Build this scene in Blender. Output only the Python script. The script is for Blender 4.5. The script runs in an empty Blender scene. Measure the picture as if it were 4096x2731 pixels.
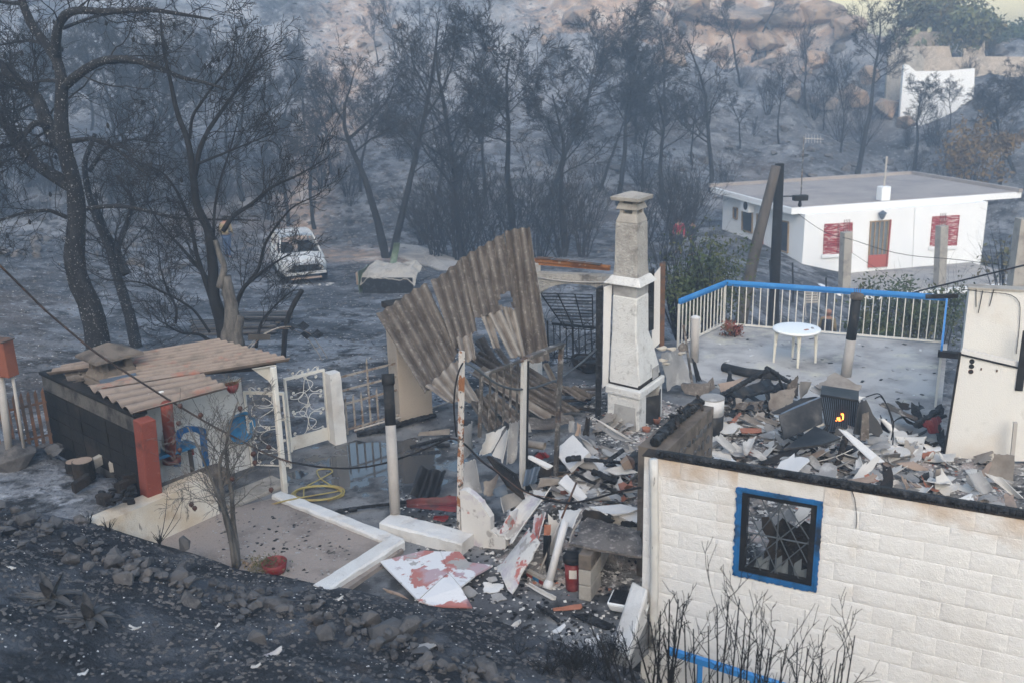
import bpy,math,random
import numpy as np
from mathutils import Vector,Matrix
# ------------------------------------------------------------------ camera, light, exposure
scene=bpy.context.scene
CAM_H,FPX,PITCH,ROLL,W,H=6.0,943.0,math.radians(16.7),math.radians(1.5),1024,682
cam_d=bpy.data.cameras.new("camera")
cam=bpy.data.objects.new("camera",cam_d)
scene.collection.objects.link(cam)
scene.camera=cam
cam_d.sensor_width=36.0
cam_d.lens=FPX/W*36.0
cam_d.clip_start,cam_d.clip_end=0.1,2000
cam_d.dof.use_dof=True
cam_d.dof.focus_distance=14.0
cam_d.dof.aperture_fstop=1.6
_f=Vector((0,math.cos(PITCH),-math.sin(PITCH)))
_u=Vector((0,math.sin(PITCH),math.cos(PITCH)))
_r=Vector((1,0,0))
RT=_r*math.cos(ROLL)-_u*math.sin(ROLL)
UP=_r*math.sin(ROLL)+_u*math.cos(ROLL)
FW=_f
cam.matrix_world=Matrix(((RT.x,UP.x,-FW.x,0),(RT.y,UP.y,-FW.y,0),(RT.z,UP.z,-FW.z,CAM_H),(0,0,0,1)))
SUN_EL,SUN_AZ=math.radians(34),math.radians(182)
world=bpy.data.worlds.new("World")
scene.world=world
world.use_nodes=True
wn=world.node_tree.nodes
sky=wn.new("ShaderNodeTexSky")
sky.sky_type='NISHITA'
sky.sun_disc=False
sky.sun_elevation=SUN_EL
sky.sun_rotation=SUN_AZ
sky.dust_density=2.5
sky.air_density=1.6
sky.ozone_density=1.0
wn["Background"].inputs[1].default_value=0.15
world.node_tree.links.new(sky.outputs[0],wn["Background"].inputs[0])
sun_d=bpy.data.lights.new("sun",'SUN')
sun_d.energy=0.75
sun_d.angle=math.radians(40)
sun_d.color=(1.0,0.975,0.95)
sun=bpy.data.objects.new("sun",sun_d)
scene.collection.objects.link(sun)
_sd=Vector((math.sin(SUN_AZ)*math.cos(SUN_EL),math.cos(SUN_AZ)*math.cos(SUN_EL),math.sin(SUN_EL)))
sun.rotation_euler=_sd.to_track_quat('Z','Y').to_euler()
sun.location=(0,-5,30)
vs=scene.view_settings
vs.view_transform='Standard'
vs.look='None'
vs.gamma=1.0
vs.exposure=1.0
vs.use_curve_mapping=False
scene.cycles.use_denoising=True
scene.cycles.max_bounces=6
scene.cycles.diffuse_bounces=3
scene.cycles.transparent_max_bounces=16
scene.cycles.volume_bounces=1
scene.cycles.volume_step_rate=4
# ------------------------------------------------------------------ helpers
COL=scene.collection
RNG=np.random.default_rng(7)
random.seed(7)
V=lambda*a:np.array(a,float)
CAMP=V(0,0,CAM_H)
_RT,_UP,_FW=V(*RT),V(*UP),V(*FW)
TILES={1:(0,0,6.72),2:(337.5,0,6.72),3:(674,0,6.72),4:(0,225,6.72),5:(337.5,225,6.72),6:(674,225,6.72), 7:(0,449.5,6.72),8:(337.5,449.5,6.72),9:(674,449.5,6.72),0:(0,0,2.297), 'A1':(0,325,10.453),'A2':(225,325,10.453),'A3':(425,325,10.453),'A4':(625,325,10.453),'A5':(825,325,11.81), 'A6':(450,450,10.453),'A7':(700,162.5,7.259),'A8':(825,0,11.81)}
def ray(n,x,y):
	ox,oy,s=TILES[n]
	px,py=ox+x/s,oy+y/s
	return _RT*(px-W/2)/FPX+_UP*(H/2-py)/FPX+_FW
def g(n,x,y,z=0.0):
	d=ray(n,x,y)
	return CAMP+d*((z-CAM_H)/d[2])
def gy(n,x,y,Y):
	d=ray(n,x,y)
	return CAMP+d*(Y/d[1])
def gv(n,x,y,p,axis):
	d=ray(n,x,y)
	nrm=V(-axis[1],axis[0],0)
	return CAMP+d*(np.dot(p-CAMP,nrm)/np.dot(d,nrm))
def pxm(p):
	return FPX/np.dot(np.asarray(p)-CAMP,_FW)
def unit(v):
	v=np.asarray(v,float)
	return v/(np.linalg.norm(v)+1e-12)
def frame(d,hint=(0,0,1)):
	d=unit(d)
	h=np.asarray(hint,float)
	if abs(np.dot(d,unit(h)))>0.97:
		h=V(1,0,0)
	a=unit(np.cross(h,d))
	return a,np.cross(d,a)
def hang(deg):
	return V(math.cos(math.radians(deg)),math.sin(math.radians(deg)),0)
ORIG={}
class MB:
	def __init__(s):
		s.v,s.f,s.n=[],[],0
	def add(s,v,f):
		v=np.asarray(v,float).reshape(-1,3)
		s.v.append(v)
		if isinstance(f,np.ndarray):
			s.f.append(f+s.n)
		else:
			by={}
			for t in f:
				by.setdefault(len(t),[]).append(t)
			for t in by.values():
				s.f.append(np.array(t,int)+s.n)
		s.n+=len(v)
		return s
	def box(s,c,x,y,z,ax=None,ay=None,az=None):
		ax=V(1,0,0) if ax is None else unit(ax)
		az=V(0,0,1) if az is None else unit(az)
		ay=np.cross(az,ax) if ay is None else unit(ay)
		c=np.asarray(c,float)
		P=[c+ax*x/2*i+ay*y/2*j+az*z/2*k for k in (-1,1) for j in (-1,1) for i in (-1,1)]
		return s.add(P,[(0,2,3,1),(4,5,7,6),(0,1,5,4),(2,6,7,3),(0,4,6,2),(1,3,7,5)])
	def beam(s,a,b,w,h=None,hint=(0,0,1)):
		a,b=np.asarray(a,float),np.asarray(b,float)
		x,y=frame(b-a,hint)
		return s.box((a+b)/2,w,h or w,np.linalg.norm(b-a),x,y,unit(b-a))
	def tube(s,pts,rad,n=8,cap=True,wob=0.0):
		pts=np.asarray(pts,float)
		m=len(pts)
		rad=np.broadcast_to(np.asarray(rad,float),(m,)).copy()
		tg=np.gradient(pts,axis=0)
		a,b=frame(tg[0])
		ang=np.arange(n)*2*math.pi/n
		out=[]
		for i in range(m):
			t=unit(tg[i])
			a=unit(a-t*np.dot(a,t))
			b=np.cross(t,a)
			r=rad[i]*(1+(RNG.uniform(-wob,wob,n) if wob else 0))
			out.append(pts[i]+np.outer(np.cos(ang)*r,a)+np.outer(np.sin(ang)*r,b))
		i,j=np.meshgrid(np.arange(m-1),np.arange(n),indexing='ij')
		j2=(j+1) % n
		F=np.stack([i*n+j,i*n+j2,(i+1)*n+j2,(i+1)*n+j],-1).reshape(-1,4)
		base=s.n
		s.add(np.concatenate(out),F)
		if cap:
			s.f.append(np.array([list(range(base,base+n))[::-1]]))
			s.f.append(np.array([list(range(base+(m-1)*n,base+m*n))]))
		return s
	def segs(s,A,B,ra,rb,n=3):
		A,B=np.asarray(A,float),np.asarray(B,float)
		if len(A)==0:
			return s
		d=B-A
		d/=(np.linalg.norm(d,axis=1,keepdims=True)+1e-9)
		h=np.where(np.abs(d[:,2:3])>0.9,V(1,0,0),V(0,0,1))
		a=np.cross(h,d)
		a/=(np.linalg.norm(a,axis=1,keepdims=True)+1e-9)
		b=np.cross(d,a)
		ra,rb=np.broadcast_to(ra,len(A))[:,None],np.broadcast_to(rb,len(A))[:,None]
		vs_=[]
		for k in range(n):
			t=2*math.pi*k/n
			o=a*math.cos(t)+b*math.sin(t)
			vs_+=[A+o*ra,B+o*rb]
		Vv=np.stack(vs_,1).reshape(-1,3)
		base=np.arange(len(A))[:,None]*2*n
		F=np.concatenate([base+np.array([[2*k,(2*k+2) % (2*n),(2*k+3) % (2*n),2*k+1]]) for k in range(n)])
		return s.add(Vv,F)
	def lathe(s,c,prof,n=20,axis=(0,0,1),cap=True):
		c=np.asarray(c,float)
		z=unit(axis)
		x,y=frame(z,(0.3,1,0.2))
		m=len(prof)
		ang=np.arange(n)*2*math.pi/n
		P=[c+z*h+r*(math.cos(t)*x+math.sin(t)*y) for r,h in prof for t in ang]
		F=[(i*n+j,i*n+(j+1) % n,(i+1)*n+(j+1) % n,(i+1)*n+j) for i in range(m-1) for j in range(n)]
		if cap:
			F+=[tuple(range(n))[::-1],tuple(range((m-1)*n,m*n))]
		return s.add(P,F)
	def prism(s,poly,h,up=(0,0,1)):
		poly=np.asarray(poly,float)
		n=len(poly)
		u=unit(up)*h
		return s.add(np.concatenate([poly,poly+u]),[tuple(range(n))[::-1],tuple(range(n,2*n))]+[(i,(i+1) % n,n+(i+1) % n,n+i) for i in range(n)])
	def grid(s,P,thick=0.0,keep=None):
		P=np.asarray(P,float)
		m,n=P.shape[:2]
		idx=np.arange(m*n).reshape(m,n)
		Q=np.stack([idx[:-1,:-1],idx[1:,:-1],idx[1:,1:],idx[:-1,1:]],-1)
		if keep is None:
			keep=np.ones((m-1,n-1),bool)
		F=Q[keep]
		if not thick:
			return s.add(P.reshape(-1,3),F)
		du=np.gradient(P,axis=0)
		dv=np.gradient(P,axis=1)
		N=np.cross(du,dv)
		N/=(np.linalg.norm(N,axis=-1,keepdims=True)+1e-9)
		top,bot=(P+N*thick/2).reshape(-1,3),(P-N*thick/2).reshape(-1,3)
		o=m*n
		fs=[F,F[:,::-1]+o]
		pad=np.pad(keep,1)
		for (di,dj,c0,c1) in ((-1,0,0,3),(1,0,2,1),(0,-1,1,0),(0,1,3,2)):
			e=keep & ~pad[1+di:m+di,1+dj:n+dj]
			E_=Q[e]
			if len(E_):
				fs.append(np.stack([E_[:,c1],E_[:,c0],E_[:,c0]+o,E_[:,c1]+o],-1))
		base=s.n
		s.v+=[top,bot]
		s.f+=[x+base for x in fs]
		s.n+=2*o
		return s
	def mesh(s,name,mat=None,smooth=False,org=(0,0,0)):
		v=np.concatenate(s.v)-np.asarray(org,float)
		me=bpy.data.meshes.new(name)
		me.vertices.add(len(v))
		me.vertices.foreach_set("co",v.ravel())
		lens=np.concatenate([np.full(len(f),f.shape[1]) for f in s.f])
		loops=np.concatenate([f.ravel() for f in s.f])
		me.loops.add(len(loops))
		me.loops.foreach_set("vertex_index",loops.astype(np.int32))
		me.polygons.add(len(lens))
		st=np.concatenate([[0],np.cumsum(lens)[:-1]])
		me.polygons.foreach_set("loop_start",st.astype(np.int32))
		me.polygons.foreach_set("loop_total",lens.astype(np.int32))
		me.polygons.foreach_set("use_smooth",np.full(len(lens),bool(smooth)))
		me.update(calc_edges=True)
		me.validate()
		if mat is not None:
			me.materials.append(M[mat] if isinstance(mat,str) else mat)
		return me
	def base(s):
		v=np.concatenate(s.v)
		return V((v[:,0].min()+v[:,0].max())/2,(v[:,1].min()+v[:,1].max())/2,v[:,2].min())
	def build(s,name,mat,parent=None,smooth=False,label=None,cat=None,group=None,kind=None,bevel=0):
		org=ORIG[parent.name] if parent is not None else s.base()
		o=bpy.data.objects.new(name,s.mesh(name,mat,smooth,org))
		COL.objects.link(o)
		if parent is not None:
			o.parent=parent
		else:
			o.location=org
		ORIG[o.name]=org
		tag(o,label,cat,group,kind)
		if bevel:
			b=o.modifiers.new("bevel",'BEVEL')
			b.width=bevel
			b.segments=2
			b.limit_method='ANGLE'
		return o
def tag(o,label=None,cat=None,group=None,kind=None):
	for k,x in (('label',label),('category',cat),('group',group),('kind',kind)):
		if x:
			o[k]=x
def thing(name,loc,label,cat,group=None,kind=None):
	o=bpy.data.objects.new(name,None)
	o.empty_display_size=0.1
	COL.objects.link(o)
	o.location=loc
	ORIG[o.name]=np.asarray(loc,float)
	tag(o,label,cat,group,kind)
	return o
def inst(me,name,parent,p,R=None,sc=(1,1,1)):
	o=bpy.data.objects.new(name,me)
	COL.objects.link(o)
	R=R or (V(1,0,0),V(0,1,0),V(0,0,1))
	org=V(0,0,0) if parent is None else ORIG[parent.name]
	q=np.asarray(p,float)-org
	m=Matrix([[R[0][i]*sc[0],R[1][i]*sc[1],R[2][i]*sc[2],q[i]] for i in range(3)]+[[0,0,0,1]])
	if parent is not None:
		o.parent=parent
	o.matrix_local=m
	ORIG[o.name]=np.asarray(p,float)
	return o
def copy_tree(root,loc,rotz=0,sc=1.0,tilt=(0,0)):
	r=root.copy()
	COL.objects.link(r)
	r.location=loc
	r.rotation_euler=(tilt[0],tilt[1],rotz)
	r.scale=(sc,sc,sc) if not hasattr(sc,'__len__') else sc
	for ch in root.children:
		c=ch.copy()
		COL.objects.link(c)
		c.parent=r
		for g2 in ch.children:
			d=g2.copy()
			COL.objects.link(d)
			d.parent=c
	return r
# value noise on numpy arrays
def _hash(ix,iy,seed):
	h=(ix.astype(np.int64)*374761393+iy.astype(np.int64)*668265263+seed*974634777) & 0xffffffff
	h=((h ^ (h>>13))*1274126177) & 0xffffffff
	return ((h ^ (h>>16)) & 0xffff)/65535.0
def vnoise(x,y,seed=0):
	x,y=np.asarray(x,float),np.asarray(y,float)
	ix,iy=np.floor(x),np.floor(y)
	fx,fy=x-ix,y-iy
	fx,fy=fx*fx*(3-2*fx),fy*fy*(3-2*fy)
	a,b,c,d=_hash(ix,iy,seed),_hash(ix+1,iy,seed),_hash(ix,iy+1,seed),_hash(ix+1,iy+1,seed)
	return (a+(b-a)*fx)*(1-fy)+(c+(d-c)*fx)*fy-0.5
def fbm(x,y,sc=1.0,oct=4,seed=0):
	r,a=0,1.0
	for k in range(oct):
		r=r+a*vnoise(x*sc,y*sc,seed+k)
		sc,a=sc*2.03,a*0.5
	return r
def sst(a,b,x):
	t=np.clip((x-a)/(b-a),0,1)
	return t*t*(3-2*t)
# ------------------------------------------------------------------ materials
M={}
def srgb(r,gg,b):
	return tuple(((c/255)/12.92 if c/255<=0.04045 else ((c/255+0.055)/1.055)**2.4) for c in (r,gg,b))
def mat(name,base,layers=(),rough=0.85,bump=0.0,bscale=30,bump2=0.0,b2scale=4,metal=0,coord='pos',spec=0.3):
	"""base colour, then layers of (colour, noise scale, low, high[, strength[, stretch]]) laid over it where the noise rises from low to high"""
	m=bpy.data.materials.new(name)
	m.use_nodes=True
	nt=m.node_tree
	N,L=nt.nodes,nt.links
	bs=N["Principled BSDF"]
	bs.inputs["Roughness"].default_value=rough
	bs.inputs["Metallic"].default_value=metal
	bs.inputs["Specular IOR Level"].default_value=spec
	if coord=='pos':
		co=N.new("ShaderNodeNewGeometry").outputs["Position"]
	else:
		co=N.new("ShaderNodeTexCoord").outputs["Object"]
	prev=None
	seed=(sum(map(ord,name)) % 97)*1.37
	for i,ly in enumerate(layers):
		c,sc,lo,hi=ly[:4]
		st=ly[4] if len(ly)>4 else 1.0
		src=co
		mp=N.new("ShaderNodeMapping")
		mp.inputs["Location"].default_value=(seed+i*5.1,seed*0.7+i*2.3,seed*0.3)
		if len(ly)>5:
			mp.inputs["Scale"].default_value=ly[5]
		L.new(co,mp.inputs[0])
		src=mp.outputs[0]
		nz=N.new("ShaderNodeTexNoise")
		nz.inputs["Scale"].default_value=sc
		nz.inputs["Detail"].default_value=6
		nz.inputs["Roughness"].default_value=0.62
		L.new(src,nz.inputs["Vector"])
		mr=N.new("ShaderNodeMapRange")
		mr.inputs[1].default_value,mr.inputs[2].default_value=lo,hi
		mr.inputs[4].default_value=st
		L.new(nz.outputs[0],mr.inputs[0])
		mx=N.new("ShaderNodeMix")
		mx.data_type='RGBA'
		L.new(mr.outputs[0],mx.inputs[0])
		if prev is None:
			mx.inputs[6].default_value=(*base,1)
		else:
			L.new(prev,mx.inputs[6])
		mx.inputs[7].default_value=(*c,1)
		prev=mx.outputs[2]
	if prev is None:
		bs.inputs["Base Color"].default_value=(*base,1)
	else:
		L.new(prev,bs.inputs["Base Color"])
	nrm=None
	for k,(bp,sc) in enumerate(((bump2,b2scale),(bump,bscale))):
		if bp:
			nz=N.new("ShaderNodeTexNoise")
			nz.inputs["Scale"].default_value=sc
			nz.inputs["Detail"].default_value=5
			L.new(co,nz.inputs["Vector"])
			b=N.new("ShaderNodeBump")
			b.inputs["Strength"].default_value=1.0
			b.inputs["Distance"].default_value=bp
			L.new(nz.outputs[0],b.inputs["Height"])
			if nrm is not None:
				L.new(nrm,b.inputs["Normal"])
			nrm=b.outputs[0]
	if nrm is not None:
		L.new(nrm,bs.inputs["Normal"])
	M[name]=m
	return m
def G_(v,t=(1,1,1)):
	return (v*t[0],v*t[1],v*t[2])
CHAR=(0.012,0.012,0.013)
SOOT=(0.03,0.027,0.025)
mat('ash_bank',(0.02448,0.02592,0.02952),[((0.0864,0.09072,0.1008),1.1,0.46,0.64),((0.072,0.05184,0.0396),2.3,0.60,0.74,0.5),((0.00864,0.00864,0.00936),5,0.5,0.68,0.9),((0.108,0.1152,0.126),34,0.62,0.72,0.75),((0.36,0.36,0.36),75,0.70,0.75,0.9)],0.95,0.03,26,0.06,6)
mat('ash_slope',(0.082,0.087,0.096),[((0.19,0.20,0.215),0.5,0.45,0.62),((0.03,0.031,0.035),1.1,0.5,0.64,0.9),((0.10,0.062,0.04),0.13,0.56,0.66,0.6),((0.30,0.31,0.33),7,0.58,0.70,0.8),((0.02,0.02,0.022),14,0.58,0.68,0.8)],0.95,0.05,12,0.2,1.2)
mat('earth_bed',(0.29,0.245,0.215),[((0.17,0.145,0.13),1.5,0.5,0.7),((0.02,0.02,0.02),9,0.62,0.70,0.8),((0.5,0.46,0.43),45,0.66,0.72,0.8)],0.95,0.02,30)
mat('concrete_yard',(0.16,0.164,0.168),[((0.06,0.0624,0.068),0.9,0.45,0.62),((0.3,0.29,0.27),2.4,0.55,0.7,0.6),((0.016,0.016,0.016),3.0,0.60,0.72,0.9),((0.55,0.55,0.55),60,0.68,0.74,0.8)],0.8,0.006,40)
mat('concrete_terrace',(0.41,0.395,0.38),[((0.20,0.19,0.185),0.9,0.44,0.64),((0.52,0.50,0.40),1.7,0.56,0.7,0.7),((0.09,0.085,0.085),5,0.62,0.72,0.6),((0.6,0.6,0.6),70,0.69,0.74,0.8)],0.9,0.006,50)
mat('rubble_floor',(0.1875,0.1762,0.165),[((0.42,0.34,0.3),3,0.5,0.66),((0.03,0.0285,0.02775),2.2,0.5,0.62,0.95),((0.62,0.6,0.58),14,0.55,0.66,0.8),((0.015,0.015,0.015),30,0.56,0.66,0.8)],0.95,0.03,22,0.05,7)
mat('whitewash',(0.64,0.63,0.61),[((0.48,0.45,0.42),1.6,0.47,0.7,0.8),((0.34,0.28,0.23),2.2,0.58,0.76,0.7),((0.10,0.095,0.09),12,0.66,0.72,0.7)],0.9,0.012,70,0.012,12)
mat('whitewash_stained',(0.62,0.58,0.51),[((0.52,0.42,0.30),1.2,0.42,0.62,0.85),((0.33,0.24,0.165),2.5,0.55,0.70,0.7),((0.06,0.055,0.05),5,0.66,0.70,0.8,(1,1,.25))],0.92,0.012,60,0.02,9)
mat('block_plaster',(0.68,0.675,0.665),[((0.60,0.585,0.565),0.8,0.5,0.7,0.8),((0.48,0.40,0.32),0.7,0.60,0.78,0.6),((0.74,0.74,0.735),6,0.5,0.7,0.6)],0.92,0.007,75,0.008,22)
mat('stucco',(0.68,0.67,0.645),[((0.50,0.475,0.445),3.0,0.50,0.70,0.7),((0.09,0.08,0.072),1.9,0.60,0.70,0.8),((0.36,0.34,0.32),16,0.56,0.68,0.6)],0.95,0.014,30,0.02,70)
mat('stucco_grey',(0.44,0.415,0.38),[((0.30,0.275,0.245),3.0,0.46,0.66,0.8),((0.07,0.06,0.055),1.6,0.56,0.68,0.85),((0.58,0.56,0.53),14,0.56,0.68,0.6)],0.95,0.035,26,0.03,60)
mat('stucco_tan',(0.42,0.36,0.30),[((0.36,0.27,0.19),1.5,0.5,0.7,0.7),((0.10,0.08,0.07),1.1,0.64,0.78,0.6)],0.95,0.025,60)
mat('plaster_bare',(0.36,0.35,0.335),[((0.16,0.15,0.145),3,0.5,0.7,0.8)],0.9,0.003,40)
mat('plaster_interior',(0.62,0.61,0.585),[((0.50,0.43,0.36),0.9,0.52,0.75,0.7),((0.13,0.11,0.095),0.8,0.57,0.72,0.75)],0.9,0.010,70)
mat('sooty_block',(0.0132,0.012,0.0108),[((0.051,0.0396,0.0318),0.9,0.56,0.70,0.8),((0.0072,0.0066,0.0066),1.4,0.45,0.6),((0.156,0.12,0.09),8,0.70,0.78,0.5)],0.95,0.01,60,0.015,14)
mat('mortar',(0.12,0.11,0.10),[((0.03,0.028,0.027),3,0.45,0.65)],0.95,0.02,40)
mat('mortar_white',(0.64,0.62,0.59),[((0.54,0.51,0.47),3,0.45,0.65)],0.95,0.01,60)
mat('charred',(0.0077,0.0077,0.00825),[((0.04125,0.044,0.0495),9,0.52,0.64,0.9),((0.088,0.088,0.09075),30,0.64,0.72,0.6)],0.6,0.02,18,0.02,50)
mat('charred_brown',(0.0325,0.0247,0.0195),[((0.0078,0.0078,0.0078),3,0.45,0.6),((0.117,0.104,0.091),14,0.62,0.72,0.7)],0.85,0.015,30)
mat('bark_burnt',(0.0132,0.0126,0.0132),[((0.033,0.033,0.0348),6,0.5,0.66,0.8,(1,1,0.35)),((0.34,0.345,0.355),26,0.60,0.66,0.9),((0.096,0.036,0.018),1.3,0.70,0.76,0.7)],0.95,0.02,24,0.02,60)
mat('bark_dark',(0.0099,0.0099,0.01045),[((0.02475,0.0253,0.0275),5,0.5,0.66,0.8),((0.077,0.077,0.0825),40,0.66,0.72,0.6)],0.9,0.01,30)
mat('twig_burnt',(0.0132,0.0132,0.0143),[((0.0275,0.0264,0.0264),1.5,0.45,0.65)],0.95)
mat('twig_far',(0.0143,0.0143,0.01495),[((0.02925,0.0247,0.0221),0.3,0.48,0.65)],0.95)
mat('bark_grey',(0.13,0.12,0.11),[((0.05,0.047,0.045),8,0.45,0.62,0.9,(1,1,0.3)),((0.22,0.20,0.18),30,0.6,0.7,0.6)],0.95,0.008,40)
mat('scorched_needles',(0.10,0.055,0.03),[((0.05,0.035,0.025),0.8,0.45,0.6)],0.9)
mat('leaf_green',(0.05,0.075,0.03),[((0.085,0.085,0.03),1.2,0.45,0.6),((0.03,0.045,0.025),3,0.5,0.6)],0.7)
mat('leaf_olive',(0.11,0.12,0.05),[((0.16,0.12,0.05),0.6,0.42,0.6),((0.06,0.08,0.04),1.5,0.5,0.62)],0.8)
mat('leaf_tan',(0.16,0.11,0.05),[((0.09,0.06,0.035),1.2,0.45,0.62)],0.9)
mat('leaf_red',(0.22,0.06,0.04),[((0.10,0.09,0.04),5,0.45,0.6)],0.8)
mat('rock_dark',(0.085,0.08415,0.0867),[((0.136,0.1232,0.1148),1.3,0.45,0.65),((0.02975,0.02975,0.03145),3.5,0.52,0.66,0.85),((0.204,0.1997,0.1997),20,0.62,0.72,0.6)],0.95,0.012,22)
mat('rock_warm',(0.30,0.225,0.17),[((0.20,0.18,0.165),0.25,0.42,0.6),((0.38,0.24,0.15),0.5,0.5,0.66,0.8),((0.10,0.09,0.085),1.2,0.52,0.66,0.8),((0.42,0.38,0.34),2,0.6,0.7,0.6)],0.95,0.15,2,0.3,0.6)
mat('stone_wall',(0.40,0.34,0.28),[((0.30,0.26,0.22),1.5,0.45,0.6),((0.50,0.44,0.38),4,0.5,0.66)],0.95,0.02,14)
mat('asbestos',(0.1275,0.1088,0.0935),[((0.06375,0.051,0.0425),2.2,0.46,0.64,0.9),((0.3,0.28,0.255),16,0.54,0.70,0.7),((0.04675,0.03825,0.0323),5,0.60,0.72,0.7),((0.42,0.4,0.37),55,0.66,0.73,0.8)],0.95,0.004,60)
mat('asbestos_clean',(0.245,0.22,0.195),[((0.14,0.115,0.097),2.2,0.48,0.66,0.8),((0.08,0.065,0.055),3,0.62,0.74,0.7)],0.95,0.003,40)
mat('asbestos_red',(0.25,0.20,0.165),[((0.30,0.10,0.065),2.0,0.57,0.70,0.8),((0.145,0.12,0.10),5,0.5,0.66,0.8),((0.66,0.64,0.60),2.6,0.685,0.70,0.95),((0.05,0.045,0.042),1.1,0.62,0.74,0.7)],0.95,0.004,60)
mat('board_grey',(0.306,0.297,0.288),[((0.198,0.189,0.18),1.2,0.45,0.65),((0.117,0.099,0.09),1.0,0.60,0.74,0.7),((0.5,0.49,0.47),4,0.56,0.66,0.6)],0.85,0.002,50)
mat('board_pale',(0.50,0.48,0.45),[((0.36,0.34,0.315),1.4,0.46,0.66,0.85),((0.17,0.13,0.105),1.3,0.63,0.76,0.7)],0.85,0.002,50)
mat('board_white',(0.56,0.555,0.55),[((0.58,0.565,0.55),2.2,0.5,0.68,0.7),((0.12,0.11,0.10),2.5,0.66,0.76,0.7),((0.40,0.38,0.36),30,0.64,0.72,0.5)],0.9,0.006,30)
mat('board_tan',(0.30,0.225,0.175),[((0.20,0.14,0.11),2,0.5,0.68),((0.08,0.065,0.055),1.6,0.6,0.72,0.8)],0.9,0.003,40)
mat('tile_terracotta',(0.30,0.125,0.08),[((0.20,0.09,0.065),4,0.5,0.66),((0.40,0.26,0.20),10,0.6,0.7,0.7)],0.9,0.002,40)
mat('pink_plaster',(0.38,0.15,0.13),[((0.40,0.33,0.36),2.0,0.49,0.60,0.8),((0.62,0.615,0.62),2.3,0.51,0.53),((0.33,0.315,0.30),3.2,0.585,0.60),((0.16,0.09,0.10),2.7,0.61,0.68,0.8)],0.85,0.004,30)
mat('pink_worn',(0.56,0.54,0.51),[((0.42,0.38,0.42),2.4,0.52,0.62,0.9),((0.40,0.14,0.12),2.8,0.595,0.63),((0.34,0.32,0.30),3.3,0.58,0.61),((0.45,0.34,0.22),1.0,0.55,0.8,0.6)],0.85,0.004,30)
mat('metal_black',(0.009,0.009,0.0096),[((0.036,0.03,0.027),6,0.55,0.7,0.8)],0.6,0.002,60)
mat('metal_burnt',(0.075,0.068,0.062),[((0.30,0.28,0.26),7,0.52,0.62,0.9),((0.13,0.06,0.03),5,0.56,0.68,0.8),((0.02,0.02,0.02),2.5,0.5,0.64,0.8)],0.7,0.003,40)
mat('metal_peeling',(0.52,0.48,0.44),[((0.27,0.10,0.03),5,0.53,0.57,0.95),((0.06,0.055,0.05),6.5,0.55,0.58,0.95)],0.7,0.003,40)
mat('metal_white',(0.60,0.58,0.53),[((0.42,0.37,0.31),3,0.5,0.7,0.7),((0.22,0.11,0.06),9,0.66,0.74,0.8)],0.6,0.001,60)
mat('fence_rust',(0.30,0.27,0.235),[((0.15,0.085,0.05),6,0.5,0.62,0.9),((0.44,0.41,0.37),4,0.57,0.68,0.8),((0.05,0.04,0.035),9,0.6,0.7,0.8)],0.8,0.002,50)
mat('rust',(0.12,0.065,0.042),[((0.06,0.05,0.045),4,0.45,0.62),((0.20,0.09,0.045),8,0.55,0.68,0.7)],0.85,0.002,50)
mat('rust_orange',(0.32,0.13,0.045),[((0.18,0.07,0.03),3,0.48,0.64),((0.50,0.40,0.30),6,0.62,0.70,0.7)],0.75,0.002,50)
mat('red_wall',(0.22,0.055,0.036),[((0.19,0.05,0.036),2.5,0.5,0.68),((0.035,0.022,0.02),1.5,0.61,0.72,0.9),((0.36,0.17,0.13),20,0.62,0.70,0.5)],0.9,0.010,40)
mat('red_plastic',(0.17,0.022,0.022),[((0.34,0.10,0.09),6,0.52,0.7,0.7),((0.08,0.02,0.02),2,0.6,0.74,0.7)],0.5)
mat('orange_box',(0.22,0.075,0.045),[((0.13,0.05,0.035),2,0.5,0.7)],0.6)
mat('blue_paint',(0.016,0.12,0.32),[((0.012,0.065,0.15),3,0.46,0.64,0.9),((0.025,0.027,0.03),2.6,0.52,0.64,0.9)],0.6,0.006,40)
mat('blue_rail',(0.035,0.21,0.52),[((0.09,0.30,0.60),2.5,0.5,0.7,0.7),((0.30,0.32,0.34),12,0.66,0.74,0.6)],0.55,0.001,60)
mat('blue_plastic',(0.035,0.17,0.33),[((0.02,0.09,0.19),5,0.5,0.7)],0.45)
mat('pvc_white',(0.56,0.55,0.52),[((0.40,0.38,0.36),4,0.48,0.68,0.8),((0.03,0.03,0.03),7,0.64,0.67,0.9,(1,1,.3))],0.5)
mat('plastic_table',(0.76,0.77,0.76),[((0.60,0.57,0.50),3,0.55,0.75,0.7)],0.45)
mat('table_leg',(0.66,0.63,0.55),[((0.50,0.46,0.38),4,0.5,0.7)],0.55)
mat('pipe_pale',(0.38,0.355,0.33),[((0.28,0.255,0.23),3,0.5,0.7,0.7)],0.6)
mat('pipe_sooty',(0.0132,0.0126,0.0126),[((0.066,0.06,0.054),4,0.55,0.7,0.7)],0.7)
mat('concrete_grey',(0.33,0.305,0.27),[((0.22,0.20,0.175),3,0.48,0.68),((0.42,0.39,0.35),14,0.58,0.7,0.6),((0.12,0.10,0.09),2,0.62,0.74,0.5)],0.95,0.006,50)
mat('concrete_sooty',(0.1445,0.119,0.09775),[((0.0595,0.0493,0.0425),2.2,0.46,0.64),((0.221,0.187,0.153),7,0.58,0.7,0.7)],0.95,0.006,40)
mat('house_white',(0.76,0.77,0.78),[((0.66,0.66,0.65),0.5,0.5,0.75,0.5),((0.55,0.50,0.42),0.9,0.66,0.8,0.4)],0.9,0.003,30)
mat('roof_slab',(0.31,0.275,0.255),[((0.22,0.20,0.195),0.4,0.45,0.66),((0.38,0.34,0.31),1.5,0.55,0.7,0.7)],0.95)
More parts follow.
